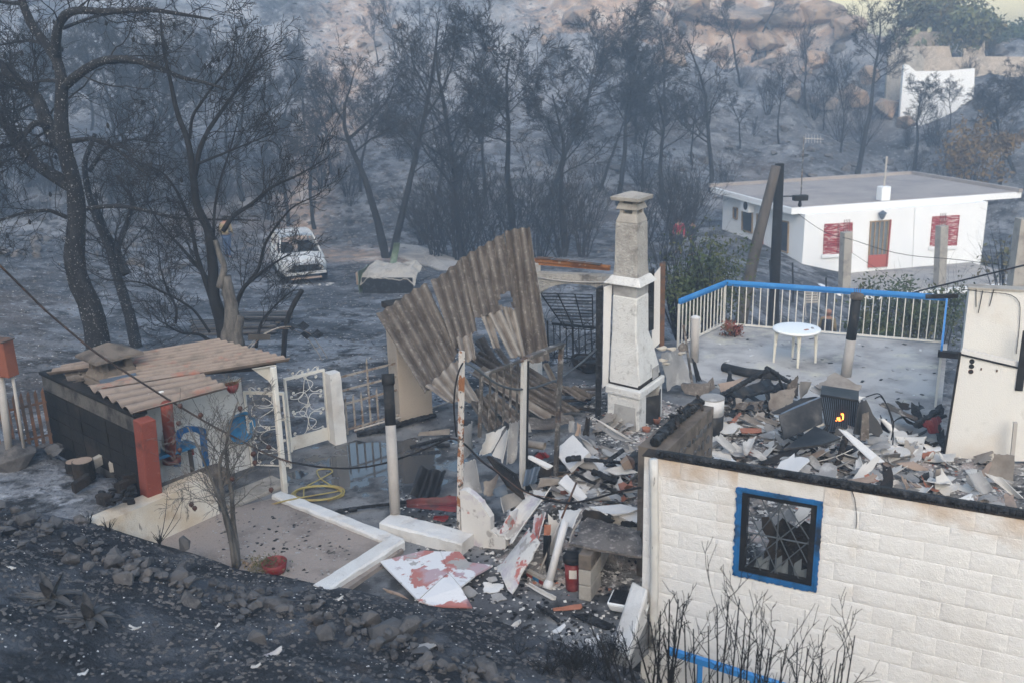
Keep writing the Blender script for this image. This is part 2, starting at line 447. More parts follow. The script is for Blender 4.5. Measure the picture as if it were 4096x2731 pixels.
mat('shutter_red',(0.30,0.04,0.045),[((0.60,0.50,0.48),7,0.52,0.57,0.9,(0.4,0.4,3.0)),((0.24,0.03,0.035),3,0.5,0.7)],0.7)
mat('door_red',(0.36,0.085,0.065),[((0.28,0.07,0.055),2,0.5,0.7)],0.7)
mat('door_wood',(0.30,0.21,0.12),[((0.20,0.13,0.07),4,0.5,0.7)],0.6)
mat('glass_dark',(0.02,0.022,0.025),[],0.12,spec=0.6)
mat('glass_grey',(0.16,0.18,0.19),[((0.08,0.09,0.10),1,0.4,0.7)],0.15,spec=0.6)
mat('pole_wood',(0.10,0.088,0.08),[((0.05,0.045,0.042),3,0.45,0.65,0.9,(1,1,0.1))],0.9,0.004,30)
mat('car_paint',(0.46,0.46,0.45),[((0.30,0.29,0.28),1.8,0.5,0.66),((0.14,0.085,0.055),2.2,0.58,0.68,0.9),((0.62,0.61,0.59),1.2,0.56,0.7,0.8),((0.04,0.038,0.036),3.5,0.62,0.7,0.8)],0.9,0.003,40)
mat('cloth_green',(0.10,0.14,0.10),[((0.3,0.32,0.28),2,0.5,0.7)],0.9)
mat('hose_yellow',(0.33,0.27,0.10),[((0.25,0.14,0.07),2,0.5,0.65)],0.6)
mat('cable_burnt',(0.0112,0.0105,0.0112),[((0.07,0.0315,0.021),5,0.58,0.68,0.8)],0.8,0.003,60)
mat('cable_grey',(0.06,0.07,0.08),[],0.6)
mat('rope_burnt',(0.045,0.035,0.032),[((0.13,0.08,0.06),9,0.52,0.65,0.8),((0.22,0.18,0.16),20,0.64,0.72,0.6)],0.9,0.004,60)
mat('tin_dark',(0.0315,0.0301,0.0294),[((0.119,0.1085,0.098),2.4,0.52,0.68,0.8),((0.0105,0.0105,0.0112),1.4,0.45,0.6)],0.5,0.004,14)
mat('tin_red',(0.13,0.018,0.02),[((0.03,0.02,0.02),1.8,0.5,0.66,0.9),((0.35,0.28,0.25),9,0.66,0.74,0.6)],0.55,0.003,20)
mat('metal_blue',(0.10,0.13,0.17),[((0.04,0.05,0.065),1.6,0.5,0.68),((0.24,0.22,0.20),3,0.6,0.74,0.8),((0.16,0.075,0.04),4,0.66,0.76,0.7)],0.45,0.004,10)
mat('foam',(0.46,0.42,0.36),[((0.22,0.18,0.15),5,0.5,0.68)],0.95,0.03,14)
mat('jeans',(0.035,0.06,0.12),[((0.05,0.08,0.15),6,0.5,0.7)],0.9)
mat('skin',(0.30,0.16,0.11),[],0.6)
mat('hair',(0.02,0.016,0.013),[],0.8)
mat('jacket_dark',(0.03,0.035,0.045),[],0.9)
mat('jacket_tan',(0.25,0.19,0.10),[((0.18,0.13,0.07),6,0.5,0.7)],0.9)
mat('hivis',(0.45,0.62,0.08),[],0.6)
mat('shirt_red',(0.34,0.03,0.05),[],0.9)
mat('fruit',(0.075,0.032,0.022),[((0.04,0.02,0.016),14,0.45,0.65)],0.6)
mat('agave',(0.075,0.075,0.078),[((0.13,0.125,0.12),4,0.5,0.66),((0.03,0.03,0.03),7,0.55,0.66)],0.85)
mat('cactus',(0.20,0.22,0.12),[((0.35,0.30,0.20),2,0.5,0.65)],0.8)
mat('concrete_path',(0.34,0.32,0.30),[((0.20,0.19,0.185),0.7,0.48,0.66),((0.07,0.07,0.07),1.6,0.6,0.7,0.8)],0.95,0.01,20)
mat('asphalt_ash',(0.14,0.145,0.155),[((0.075,0.078,0.085),0.5,0.45,0.65),((0.22,0.225,0.235),0.8,0.55,0.68,0.7),((0.03,0.03,0.03),7,0.62,0.7,0.7)],0.95,0.02,14)
def add_stain(name,c,z0,z1):
	nt=M[name].node_tree
	N,L=nt.nodes,nt.links
	bs=N["Principled BSDF"]
	src=bs.inputs["Base Color"].links[0].from_socket
	geo=N.new("ShaderNodeNewGeometry")
	sp=N.new("ShaderNodeSeparateXYZ")
	L.new(geo.outputs["Position"],sp.inputs[0])
	nz=N.new("ShaderNodeTexNoise")
	nz.inputs["Scale"].default_value=3.0
	nz.inputs["Detail"].default_value=6
	L.new(geo.outputs["Position"],nz.inputs["Vector"])
	ma=N.new("ShaderNodeMath")
	ma.operation='MULTIPLY_ADD'
	ma.inputs[1].default_value,ma.inputs[2].default_value=0.9,-0.45
	L.new(nz.outputs[0],ma.inputs[0])
	ad=N.new("ShaderNodeMath")
	ad.operation='ADD'
	L.new(ma.outputs[0],ad.inputs[0])
	L.new(sp.outputs[2],ad.inputs[1])
	mr=N.new("ShaderNodeMapRange")
	mr.inputs[1].default_value,mr.inputs[2].default_value,mr.inputs[4].default_value=z0,z1,.9
	L.new(ad.outputs[0],mr.inputs[0])
	mx=N.new("ShaderNodeMix")
	mx.data_type='RGBA'
	L.new(mr.outputs[0],mx.inputs[0])
	L.new(src,mx.inputs[6])
	mx.inputs[7].default_value=(*c,1)
	L.new(mx.outputs[2],bs.inputs["Base Color"])
add_stain('block_plaster',(0.42,0.30,0.195),1.66,2.02)
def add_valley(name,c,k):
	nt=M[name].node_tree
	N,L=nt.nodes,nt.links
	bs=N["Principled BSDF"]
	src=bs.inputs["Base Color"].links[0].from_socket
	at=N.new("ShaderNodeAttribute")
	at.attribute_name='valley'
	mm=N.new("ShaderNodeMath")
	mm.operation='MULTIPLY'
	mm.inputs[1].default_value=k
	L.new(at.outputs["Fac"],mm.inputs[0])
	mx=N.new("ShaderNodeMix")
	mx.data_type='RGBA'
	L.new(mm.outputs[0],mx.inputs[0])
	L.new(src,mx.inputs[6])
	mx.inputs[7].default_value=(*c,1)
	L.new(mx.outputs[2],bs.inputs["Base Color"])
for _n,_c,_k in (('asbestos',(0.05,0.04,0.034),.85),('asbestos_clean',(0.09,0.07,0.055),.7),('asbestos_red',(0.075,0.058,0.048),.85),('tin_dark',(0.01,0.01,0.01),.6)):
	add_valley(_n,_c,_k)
mat('counter_stone',(0.13,0.115,0.105),[((0.04,0.037,0.036),3,0.45,0.62),((0.30,0.27,0.25),14,0.55,0.66,0.8),((0.5,0.46,0.44),40,0.62,0.7,0.8)],0.85,0.01,30)
def emit(name,c,s):
	m=bpy.data.materials.new(name)
	m.use_nodes=True
	b=m.node_tree.nodes["Principled BSDF"]
	b.inputs["Base Color"].default_value=(*c,1)
	b.inputs["Emission Color"].default_value=(*c,1)
	b.inputs["Emission Strength"].default_value=s
	M[name]=m
emit('flame',(1.0,0.22,0.03),6.0)
# ------------------------------------------------------------------ terrain
CREST=[(7,-700,330,.85),(7,0,392,.80),(7,300,432,.72),(7,650,492,.60),(7,850,560,.48),(7,1050,622,.36),(7,1290,690,.26),(7,1430,735,.2),(7,1600,800,.14), (7,1900,845,.10),(7,2120,895,.08),(7,2352,930,.08),(8,300,985,.08),(8,500,1025,.08),(8,900,1085,.08),(8,1200,1190,.07),(8,1500,1290,.05),(8,1800,1410,.04),(8,2050,1500,.0),(9,500,1700,-.1),(9,2300,2300,-.2)]
_c=np.array([g(n,x,y,z) for n,x,y,z in CREST])
CX,CY,CZ=_c[:,0],_c[:,1],_c[:,2]
def bank_h(x,y):
	x,y=np.asarray(x,float),np.asarray(y,float)
	cy,cz=np.interp(x,CX,CY),np.interp(x,CX,CZ)
	b=cy-y
	cz=cz-3.2*sst(1.2,1.6,x)
	z=cz+np.where(b>0,0.30*b+0.012*b*b,3.0*b)
	return np.maximum(z,-0.6-3.2*sst(1.2,1.6,x))+np.where(b>-0.02,(fbm(x,y,1.3,3,3)*0.16+fbm(x,y,7,3,9)*0.045)*sst(-0.05,0.5,b),0)
def terrain_h(x,y):
	x,y=np.asarray(x,float),np.asarray(y,float)
	zl=np.interp(y,[0,15,20,30,36,42],[-.6,-.25,-.35,-1.45,-1.75,-2.3])
	zl=zl-3.2*sst(1.2,1.7,x)*sst(10.0,9.2,y+0.45*x)+0.16*np.maximum(0,-x-9.5)*sst(13,17,y)*sst(48,36,y)
	d=(x-1.2)*0.92-(y-19)*0.39
	zr=np.interp(y,[0,20,24,48,60],[-3.6,-3.6,-3.5,-3.4,-3.2])
	t=sst(0.0,6.0,d)
	z=zl*(1-t)+zr*t
	s=(x+4.8)*-0.64+(y-11.4)*-0.77
	hi=sst(-0.25,0.05,s)*sst(16.5,13.8,y)*sst(-4.4,-4.9,x)
	side=(x+4.24)*0.83-(y-11.95)*0.55
	hi=hi*sst(-0.05,-0.25,side)
	z=z*(1-hi)+0.62*hi
	sl=np.interp(x,[-90,-30,0,16,26,34,90],[.30,.30,.29,.27,.27,.30,.30])
	y0=np.interp(x,[-90,-20,0,10,25,29],[40,42,44,48,50,43])
	e=np.maximum(0,y-y0)
	e=np.where(e<6,e*e/12,e-3)
	hill=sl*e
	cl=sst(80,88,y+3*fbm(x,y,.12,2,31))*sst(2,9,x)*sst(33,25,x)
	hill=hill+5.5*cl
	cap=np.interp(x,[0,18,28,34],[60,60,7.6,7.2])
	hill=np.minimum(hill,cap+0.02*e)
	n=fbm(x,y,0.11,4,5)*np.clip(e/18,0,1)*3.4+fbm(x,y,0.5,3,15)*np.clip(0.10+e/40,0,0.8)
	flat=sst(13.5,17,y)
	pad=sst(22.5,20.5,np.abs(x-17))*sst(9,7,np.abs(y-44))
	return z+hill+n*flat*(1-pad)-0.25*pad
def ground(n,x,y,lo=14.0,hi=124.0):
	d=ray(n,x,y)
	Y=np.linspace(lo,hi,3000)
	P=CAMP+np.outer(Y/d[1],d)
	k=np.nonzero(P[:,2]<=terrain_h(P[:,0],P[:,1]))[0]
	return P[k[0]] if len(k) else P[-1]
def terrain_mesh():
	xs=np.concatenate([[-130,-105],np.arange(-88,-22,1.5),np.arange(-22,27,0.33),np.arange(27,90,1.2),[105,130]])
	ys=np.concatenate([[-60,-10],np.arange(6,46,0.33),np.arange(46,125.5,0.8)])
	X,Y=np.meshgrid(xs,ys,indexing='ij')
	Z=terrain_h(X,Y)
	Z=np.where(Y<6,-0.5,Z)
	mb=MB().grid(np.stack([X,Y,Z],-1))
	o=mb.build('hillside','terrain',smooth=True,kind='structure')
	xv,yv=X.ravel(),Y.ravel()
	strip=np.exp(-((xv-np.interp(yv,[38,55,70,95,120],[-9.2,-11.5,-12.2,-13.5,-16]))/np.interp(yv,[38,70,120],[1.0,2.6,6]))**2*1.2)*sst(36,42,yv)
	strip=strip*(0.75+0.6*fbm(xv,yv,.35,3,41))
	rock=sst(74,84,yv+6*fbm(xv,yv,.15,2,55))*sst(-4,8,xv)*0.9+0.35*sst(85,120,yv)
	foot=0.8*np.exp(-((xv+7)/4)**2-((yv-41)/2.5)**2)
	at=o.data.attributes.new('warm','FLOAT','POINT')
	at.data.foreach_set('value',np.clip(np.maximum.reduce([strip,rock,foot]),0,1).astype(np.float32))
	pl=.6*sst(50,85,yv)*np.clip(.45+1.7*fbm(xv,yv,.3,4,63),0,1)  # upper slope: pale ash, lightened further in colour to stand in for bright smoke
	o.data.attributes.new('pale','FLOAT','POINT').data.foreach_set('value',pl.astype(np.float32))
	return o
def terrain_material():
	m=mat('terrain',(0.06,0.064,0.071),[((0.205,0.212,0.226),0.42,0.45,0.60),((0.014,0.0145,0.016),1.3,0.50,0.60,0.95),((0.085,0.06,0.045),0.09,0.55,0.66,0.6),((0.34,0.35,0.37),5,0.57,0.68,0.8),((0.02,0.02,0.022),11,0.57,0.66,0.8),((0.42,0.43,0.45),26,0.64,0.71,0.7)],0.95,0.06,11,0.25,1.0)
	N,L=m.node_tree.nodes,m.node_tree.links
	bs=N["Principled BSDF"]
	src=bs.inputs["Base Color"].links[0].from_socket
	at=N.new("ShaderNodeAttribute")
	at.attribute_name='warm'
	geo=N.new("ShaderNodeNewGeometry")
	n1,n2=N.new("ShaderNodeTexNoise"),N.new("ShaderNodeTexNoise")
	n1.inputs["Scale"].default_value,n2.inputs["Scale"].default_value=0.7,3.0
	n1.inputs["Detail"].default_value=n2.inputs["Detail"].default_value=6
	for q in (n1,n2):
		L.new(geo.outputs["Position"],q.inputs["Vector"])
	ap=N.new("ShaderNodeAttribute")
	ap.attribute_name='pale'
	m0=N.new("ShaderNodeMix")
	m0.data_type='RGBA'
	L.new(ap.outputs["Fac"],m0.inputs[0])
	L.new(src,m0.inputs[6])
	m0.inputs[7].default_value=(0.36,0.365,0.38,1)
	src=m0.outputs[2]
	cr=N.new("ShaderNodeValToRGB")
	e=cr.color_ramp.elements
	e[0].position,e[0].color=0.34,(0.19,0.165,0.15,1)
	e[1].position,e[1].color=0.66,(0.50,0.44,0.39,1)
	k=cr.color_ramp.elements.new(0.5)
	k.color=(0.37,0.255,0.18,1)
	L.new(n1.outputs[0],cr.inputs[0])
	mul=N.new("ShaderNodeMath")
	mul.operation='MULTIPLY_ADD'
	mul.inputs[1].default_value,mul.inputs[2].default_value=2.2,-1.1
	L.new(n2.outputs[0],mul.inputs[0])
	ad=N.new("ShaderNodeMath")
	ad.operation='ADD'
	ad.use_clamp=True
	L.new(at.outputs["Fac"],ad.inputs[0])
	L.new(mul.outputs[0],ad.inputs[1])
	mn=N.new("ShaderNodeMath")
	mn.operation='MULTIPLY'
	mn.use_clamp=True
	mt=N.new("ShaderNodeMath")
	mt.operation='MULTIPLY'
	mt.use_clamp=True
	mt.inputs[1].default_value=2.5
	L.new(at.outputs["Fac"],mt.inputs[0])
	L.new(ad.outputs[0],mn.inputs[0])
	L.new(mt.outputs[0],mn.inputs[1])
	mx=N.new("ShaderNodeMix")
	mx.data_type='RGBA'
	L.new(mn.outputs[0],mx.inputs[0])
	L.new(src,mx.inputs[6])
	L.new(cr.outputs[0],mx.inputs[7])
	L.new(mx.outputs[2],bs.inputs["Base Color"])
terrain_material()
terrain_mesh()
# near bank
_bx=np.arange(-13,5.0,0.055)
_bs=np.concatenate([[-0.5,-0.2,-0.1,-0.03,0.0],np.arange(0.045,5.0,0.05),np.arange(5.2,16,0.4)])
_X,_B=np.meshgrid(_bx,_bs,indexing='ij')
_Y=np.interp(_X,CX,CY)-_B
MB().grid(np.stack([_X,_Y,bank_h(_X,_Y)],-1)[:,::-1]).build('bank','ash_bank',smooth=True,kind='structure')
# ------------------------------------------------------------------ rocks
def rock_mesh(seed,flat=0.7,name='rock'):
	r=np.random.default_rng(seed)
	pts=[]
	for k in range(15):
		v=unit(r.normal(size=3))
		pts.append(v*V(1,0.8,flat)*r.uniform(0.75,1.0)*0.5)
	import bmesh
	bm=bmesh.new()
	for p in pts:
		bm.verts.new(p)
	res=bmesh.ops.convex_hull(bm,input=bm.verts)
	junk=[e for e in res['geom_interior'] if isinstance(e,bmesh.types.BMVert)]
	if junk:
		bmesh.ops.delete(bm,geom=junk,context='VERTS')
	bmesh.ops.bevel(bm,geom=bm.edges[:],offset=0.012,segments=1,affect='EDGES')
	for f in bm.faces:
		f.smooth=False
	me=bpy.data.meshes.new(name)
	bm.to_mesh(me)
	bm.free()
	return me
ROCKS=[rock_mesh(100+k,f) for k,f in enumerate((.7,.8,.55,.9,.65,.45))]
for me in ROCKS:
	me.materials.append(M['rock_dark'])
ROCKS_WARM=[me.copy() for me in ROCKS[:4]]
for me in ROCKS_WARM:
	me.materials[0]=M['rock_warm']
def rock(p,s,label,group,meshes=ROCKS,cat='stone',sink=0.3,name='stone'):
	a=RNG.uniform(0,6.28)
	x=V(math.cos(a),math.sin(a),RNG.uniform(-.3,.3))
	x=unit(x)
	y=unit(np.cross(V(RNG.uniform(-.3,.3),RNG.uniform(-.3,.3),1),x))
	z=np.cross(x,y)
	me=meshes[RNG.integers(len(meshes))]
	o=inst(me,name,None,np.asarray(p)+V(0,0,s*0.35*(1-2*sink)),(x,y,z),(s*RNG.uniform(.8,1.3),s*RNG.uniform(.8,1.2),s*RNG.uniform(.7,1.1)))
	tag(o,label,cat,group)
	return o
# row of tumbled stones across the bank
ROW=[(7,-150,470),(7,150,520),(7,350,610),(7,560,655),(7,740,740),(7,960,800),(7,1120,840),(7,1260,930),(7,1400,985),(7,1620,1010),(7,1790,1070),(7,2000,1110),(7,2200,1190),(8,0,1180),(8,250,1230),(8,500,1380),(8,760,1470),(8,900,1530),(8,1100,1600)]
def bank_pt(n,x,y):
	d=ray(n,x,y)
	Y=np.linspace(13,3,1600)
	P=CAMP+np.outer(Y/d[1],d)
	hh=bank_h(P[:,0],P[:,1])
	cy=np.interp(P[:,0],CX,CY)
	ok=(P[:,1]<cy-0.02)
	k=np.nonzero(ok & (P[:,2]>=hh))[0]
	return P[k[0]] if len(k) else P[0]
_row=np.array([bank_pt(*q) for q in ROW])
_cum=np.concatenate([[0],np.cumsum(np.linalg.norm(np.diff(_row,axis=0),axis=1))])
for k in range(285):
	t=RNG.uniform(0,_cum[-1])
	c=V(*[np.interp(t,_cum,_row[:,i]) for i in range(3)])
	q=c+V(RNG.normal()*0.16,RNG.normal()*0.24-0.02,0)
	q[2]=bank_h(q[0],q[1])
	s=float(np.clip(RNG.lognormal(-2.15,0.42),0.05,0.32))
	rock(q+V(0,0,RNG.uniform(0,0.09)),s,'grey stone in the tumbled row of stones crossing the burnt bank','stones of the tumbled row',sink=0.22)
for (n,x,y,s,lab) in [(7,1215,880,.40,'large rounded boulder standing out in the middle of the stone row'),(7,770,780,.34,'broad brown boulder in the left half of the stone row'), (8,330,1270,.48,'largest round boulder at the right end of the stone row'),(7,1730,1290,.26,'lone dark angular stone below the stone row'), (7,1860,1060,.38,'flat grey slab stone on the right part of the stone row'),(7,1290,1030,.30,'square dark stone at the foot of the row near its middle'), (7,550,490,.24,'brown stone beside the burnt stump at the bank edge'),(7,1230,650,.30,'flat grey stone at the foot of the white retaining wall'),(8,1000,1510,.36,'pale boulder at the lower end of the stone row near the frame bottom')]:
	q=bank_pt(n,x,y)
	rock(q,s,lab,None,cat='boulder',name='boulder')
# pebbles and flakes over the bank: uncountable
def scatter_stuff(name,matn,pts,smin,smax,kind='stuff',label=None,cat=None,flat=0.5,parent=None):
	pts=np.asarray(pts)
	n=len(pts)
	base=np.array([[1,0,0],[-.5,.87,0],[-.6,-.8,0],[.1,.05,1],[.4,-.9,.2]])
	tri=np.array([[0,1,3],[1,2,3],[2,4,3],[4,0,3],[0,4,2],[0,2,1]])
	s=RNG.uniform(smin,smax,n)[:,None,None]
	a=RNG.uniform(0,6.28,n)
	v=np.repeat(base[None],n,0)*V(1,1,flat)+RNG.uniform(-.22,.22,(n,5,3))
	c,sn=np.cos(a)[:,None],np.sin(a)[:,None]
	x,y=v[...,0]*c-v[...,1]*sn,v[...,0]*sn+v[...,1]*c
	v=np.stack([x,y,v[...,2]],-1)*s+pts[:,None,:]
	F=(tri[None]+(np.arange(n)*5)[:,None,None]).reshape(-1,3)
	return MB().add(v.reshape(-1,3),F).build(name,matn,parent,label=label,cat=cat,kind=kind)
def bank_scatter(n,smin,smax,name,matn,label,cat):
	x=RNG.uniform(-8,2.0,n)
	y=np.interp(x,CX,CY)-np.abs(RNG.beta(1,1.2,n))*5.0-0.02
	z=bank_h(x,y)
	scatter_stuff(name,matn,np.stack([x,y,z-smin*.2],-1),smin,smax,label=label,cat=cat)
bank_scatter(9000,.01,.04,'gravel','rock_dark','dark loose gravel and cinders strewn over the burnt bank','gravel')
bank_scatter(1300,.006,.016,'ash_flakes','board_white','white flakes of ash and lime scattered on the dark bank','ash')
_n=5200
_x,_y=RNG.uniform(-24,3,_n),15.3+24*RNG.random(_n)**1.4
scatter_stuff('slope_ash_flakes','board_pale',np.stack([_x,_y,terrain_h(_x,_y)],-1),.008,.028,label='pale ash flakes over the slope behind the fence',cat='ash')
_A=np.stack([_x,_y,terrain_h(_x,_y)+.02],-1)[:420]
_d=RNG.normal(size=(420,3))*V(.25,.25,.03)
MB().segs(_A-_d,_A+_d,.009,.005).build('slope_sticks','twig_burnt',kind='stuff',label='burnt sticks lying on the slope behind the fence',cat='sticks')
_x,_y=RNG.uniform(-24,3,_n),15.3+24*RNG.random(_n)**1.4
scatter_stuff('slope_gravel','rock_dark',np.stack([_x,_y,terrain_h(_x,_y)],-1),.012,.075,label='grey stones and cinders littering the ash slope behind the fence',cat='gravel')
_x,_y=RNG.uniform(-30,38,7000),RNG.uniform(42,100,7000)
_k=~((np.abs(_x-17)<10.5) & (np.abs(_y-44)<9))
scatter_stuff('hillside_gravel','rock_dark',np.stack([_x,_y,terrain_h(_x,_y)],-1)[_k],.04,.26,label='loose grey stones littering the far burnt hillside',cat='gravel')
# stones on the hillside and on the left slope
for k in range(46):
	x0,y0=(RNG.uniform(0,115),RNG.uniform(455,600)) if k<26 else (RNG.uniform(180,420),RNG.uniform(520,640))
	p=ground(0,x0,y0)
	rock(p,RNG.uniform(.25,.7),'scorched stone in the heap on the left ash slope behind the tall pine','stones on the left ash slope',sink=.3)
for k in range(150):
	p=ground(0,RNG.uniform(600,2300),RNG.uniform(60,470),44)
	if abs(p[0]-17)<11 and abs(p[1]-44)<8:
		continue
	s=RNG.uniform(.35,1.1)*(1.7 if p[1]>70 else 1)
	rock(p,s,'grey boulder half buried in ash on the far burnt hillside','boulders on the far hillside',meshes=ROCKS_WARM if (p[1]>76 and RNG.random()<.6) else ROCKS,sink=.35,name='hillside_boulder',cat='boulder')
for (x,y,s) in [(1480,60,5),(1580,30,6),(1690,45,6),(1800,40,6.5),(1880,30,5),(1760,100,4),(1950,60,4),(1420,110,3.5),(1650,120,3.5),(1870,140,3),(1330,40,4),(1540,130,3),(1990,175,3),(2040,250,3),(2080,280,2.6),(1890,230,3),(1960,225,3.2),(1830,205,2.5)]:
	p=ground(0,x,y+14,60)
	rock(p,s,'pale orange crag of bare rock high on the hillside','crags of the far cliff',meshes=ROCKS_WARM,sink=.35,name='crag',cat='rock')
# ------------------------------------------------------------------ burnt trees
class Grower:
	def __init__(s,seed):
		s.r=np.random.default_rng(seed)
		s.paths,s.A,s.B,s.ra,s.rb,s.tips=[],[],[],[],[],[]
	def path(s,p,d,L,n,wander,trop):
		pts=[np.asarray(p,float)]
		d=unit(d)
		for i in range(n):
			d=unit(d+s.r.normal(size=3)*wander+V(0,0,trop))
			pts.append(pts[-1]+d*L/n)
		return np.array(pts)
	def emit(s,pts,r0,r1,thick=False):
		rad=np.linspace(r0,r1,len(pts))
		if thick:
			s.paths.append((pts,rad))
		else:
			s.A.append(pts[:-1]); s.B.append(pts[1:]); s.ra.append(rad[:-1]); s.rb.append(rad[1:])
	def spawn(s,pts,r0,r1,level,spec):
		"""children along a branch; spec[level] = (count, start, length, spread, wander, trop, nseg, radius ratio)"""
		if level>=len(spec):
			s.tips.append(pts[-1])
			return
		cnt,st,Ln,spread,wander,trop,nseg,rr=spec[level]
		cnt=max(1,int(round(cnt*s.r.uniform(.75,1.25))))
		m=len(pts)-1
		total=np.linalg.norm(np.diff(pts,axis=0),axis=1).sum()
		for k in range(cnt):
			t=st+(1-st)*(k+s.r.uniform(0,1))/cnt
			f=min(t*m,m-1e-3)
			i=int(f)
			p=pts[i]+(pts[i+1]-pts[i])*(f-i)
			ax=unit(pts[i+1]-pts[i])
			a,b=frame(ax)
			th=s.r.uniform(0,6.28)
			d=unit(ax*math.cos(spread)+(a*math.cos(th)+b*math.sin(th))*math.sin(spread)*s.r.uniform(.7,1.2))
			L=(Ln*total if Ln<0.999 else Ln-1)*s.r.uniform(.6,1.2)*(1.15-0.45*t)
			r=max(min((r0+(r1-r0)*t)*rr,r0),0.0025)
			q=s.path(p,d,L,nseg,wander,trop)
			s.emit(q,r,max(r*.35,.002),thick=(r>0.035))
			s.spawn(q,r,r*.35,level+1,spec)
	def build(s,root,mt='bark_dark',mc='twig_burnt',tn='trunk',cn='crown',k=1.0,minr=0.0):
		mb=MB()
		for pts,rad in s.paths:
			mb.tube(pts,rad,8 if rad[0]>.08 else 6,wob=0.07)
		mb.build(tn,mt,root,smooth=True)
		if s.A:
			mc_=MB().segs(np.concatenate(s.A),np.concatenate(s.B),np.maximum(np.concatenate(s.ra)*k,minr),np.maximum(np.concatenate(s.rb)*k,minr*.7))
			mc_.build(cn,mc,root,kind='stuff')
def smooth_path(P,n):
	P=np.asarray(P,float)
	t=np.concatenate([[0],np.cumsum(np.linalg.norm(np.diff(P,axis=0),axis=1))])
	u=np.linspace(0,t[-1],n)
	Q=np.stack([np.interp(u,t,P[:,i]) for i in range(3)],-1)
	for _ in range(2):
		Q[1:-1]=(Q[:-2]+2*Q[1:-1]+Q[2:])/4
	return Q
def proto_pine(seed,hgt=8.0,crown=0.45,limbs=13,dense=1.0,lean=0.05,minr=0.0075,mc='twig_far'):
	gr=Grower(seed)
	root=thing('burnt_pine',(0,0,0),'burnt pine','tree','burnt pines on the hillside')
	tr=gr.path((0,0,-0.4),(gr.r.normal()*lean,gr.r.normal()*lean,1),hgt,14,0.09,0.06)
	gr.emit(tr,hgt*.0165,hgt*.004,True)
	spec=[(limbs,crown,.36,0.95,.16,.10,7,.5),(8*dense,.2,.42,.75,.2,.08,5,.5),(6*dense,.2,.5,.7,.22,.05,3,.5),(5*dense,.15,.7,.6,.2,.04,2,.6)]
	gr.spawn(tr,hgt*.0165,hgt*.004,0,spec)
	gr.build(root,'bark_dark',mc,minr=minr)
	return root
PROTOS=[proto_pine(11,crown=.42,lean=.03),proto_pine(12,crown=.55,lean=.12,limbs=11,dense=1.15),proto_pine(13,crown=.35,limbs=15,dense=.95),proto_pine(14,crown=.6,lean=.16,limbs=10,dense=1.25),proto_pine(15,crown=.3,limbs=12,dense=.85),proto_pine(16,crown=.5,lean=.08,limbs=12,dense=1.1)]
SPARE=list(PROTOS)
def pine(v,bx,by,tx,ty,label=None,group='burnt pines on the hillside',Y=None,n=0,wide=1.0):
	"""base and tip in photo pixels; the base stands on the terrain"""
	p=ground(n,bx,by) if Y is None else gy(n,bx,by,Y)
	p[2]=terrain_h(p[0],p[1])
	top=gy(n,tx,ty,p[1])
	h=max(1.5,top[2]-p[2])
	lean=math.atan2(top[0]-p[0],h)*0.8
	root=PROTOS[v]
	sc=h/8.0
	o=copy_tree(root,p,RNG.uniform(0,6.28),(sc*wide,sc*wide,sc))
	o.rotation_mode='ZYX'
	o.rotation_euler=(RNG.uniform(-.06,.06),lean,o.rotation_euler[2])
	if label is None:
		q='left of the track behind the speckled pine' if p[0]<-9 and p[1]<62 else 'high on the slope near the bare rock' if p[1]>78 else 'on the slope right of the chimney' if p[0]>5 else 'on the slope behind the slumped roof sheets'
		label,group='slender burnt pine with bare blackened crown standing '+q,'burnt pines '+q
	tag(o,label,'tree',group)
	return o
# trees one can single out
pine(2,1065,590,1085,60,'tall bare pine rising straight behind the slumped corrugated sheets',None,wide=1.0)
pine(3,1190,560,1215,70,'tall burnt pine with fine dense crown right of the straight bare pine',None,wide=1.15)
pine(5,1300,570,1330,190,'burnt pine behind the rusty roof beam left of the chimney',None,wide=1.25)
pine(1,1421,470,1450,110,'burnt pine whose trunk stands directly behind the chimney cap',None,wide=1.2)
pine(4,1632,440,1615,60,'open branched burnt pine left of the white house roof',None,wide=1.0)
pine(3,1962,405,1985,0,'tallest burnt pine behind the middle of the white house',None,wide=1.05)
pine(0,1930,350,1935,140,'thin burnt pine just left of the tallest one behind the white house',None,wide=.8)
pine(1,2098,395,2085,190,'burnt pine with curved trunk leaning left behind the white house roof',None,wide=1.4)
pine(2,725,525,700,250,'burnt pine at the road edge behind the wrecked car, right of two',None,wide=1.2)
pine(5,662,520,690,240,'burnt pine at the road edge behind the wrecked car, left of two',None,wide=1.2)
pine(5,1530,480,1525,170,'burnt pine between the chimney and the white house',None,wide=1.3)
pine(3,1240,480,1290,10,None,wide=1.1)
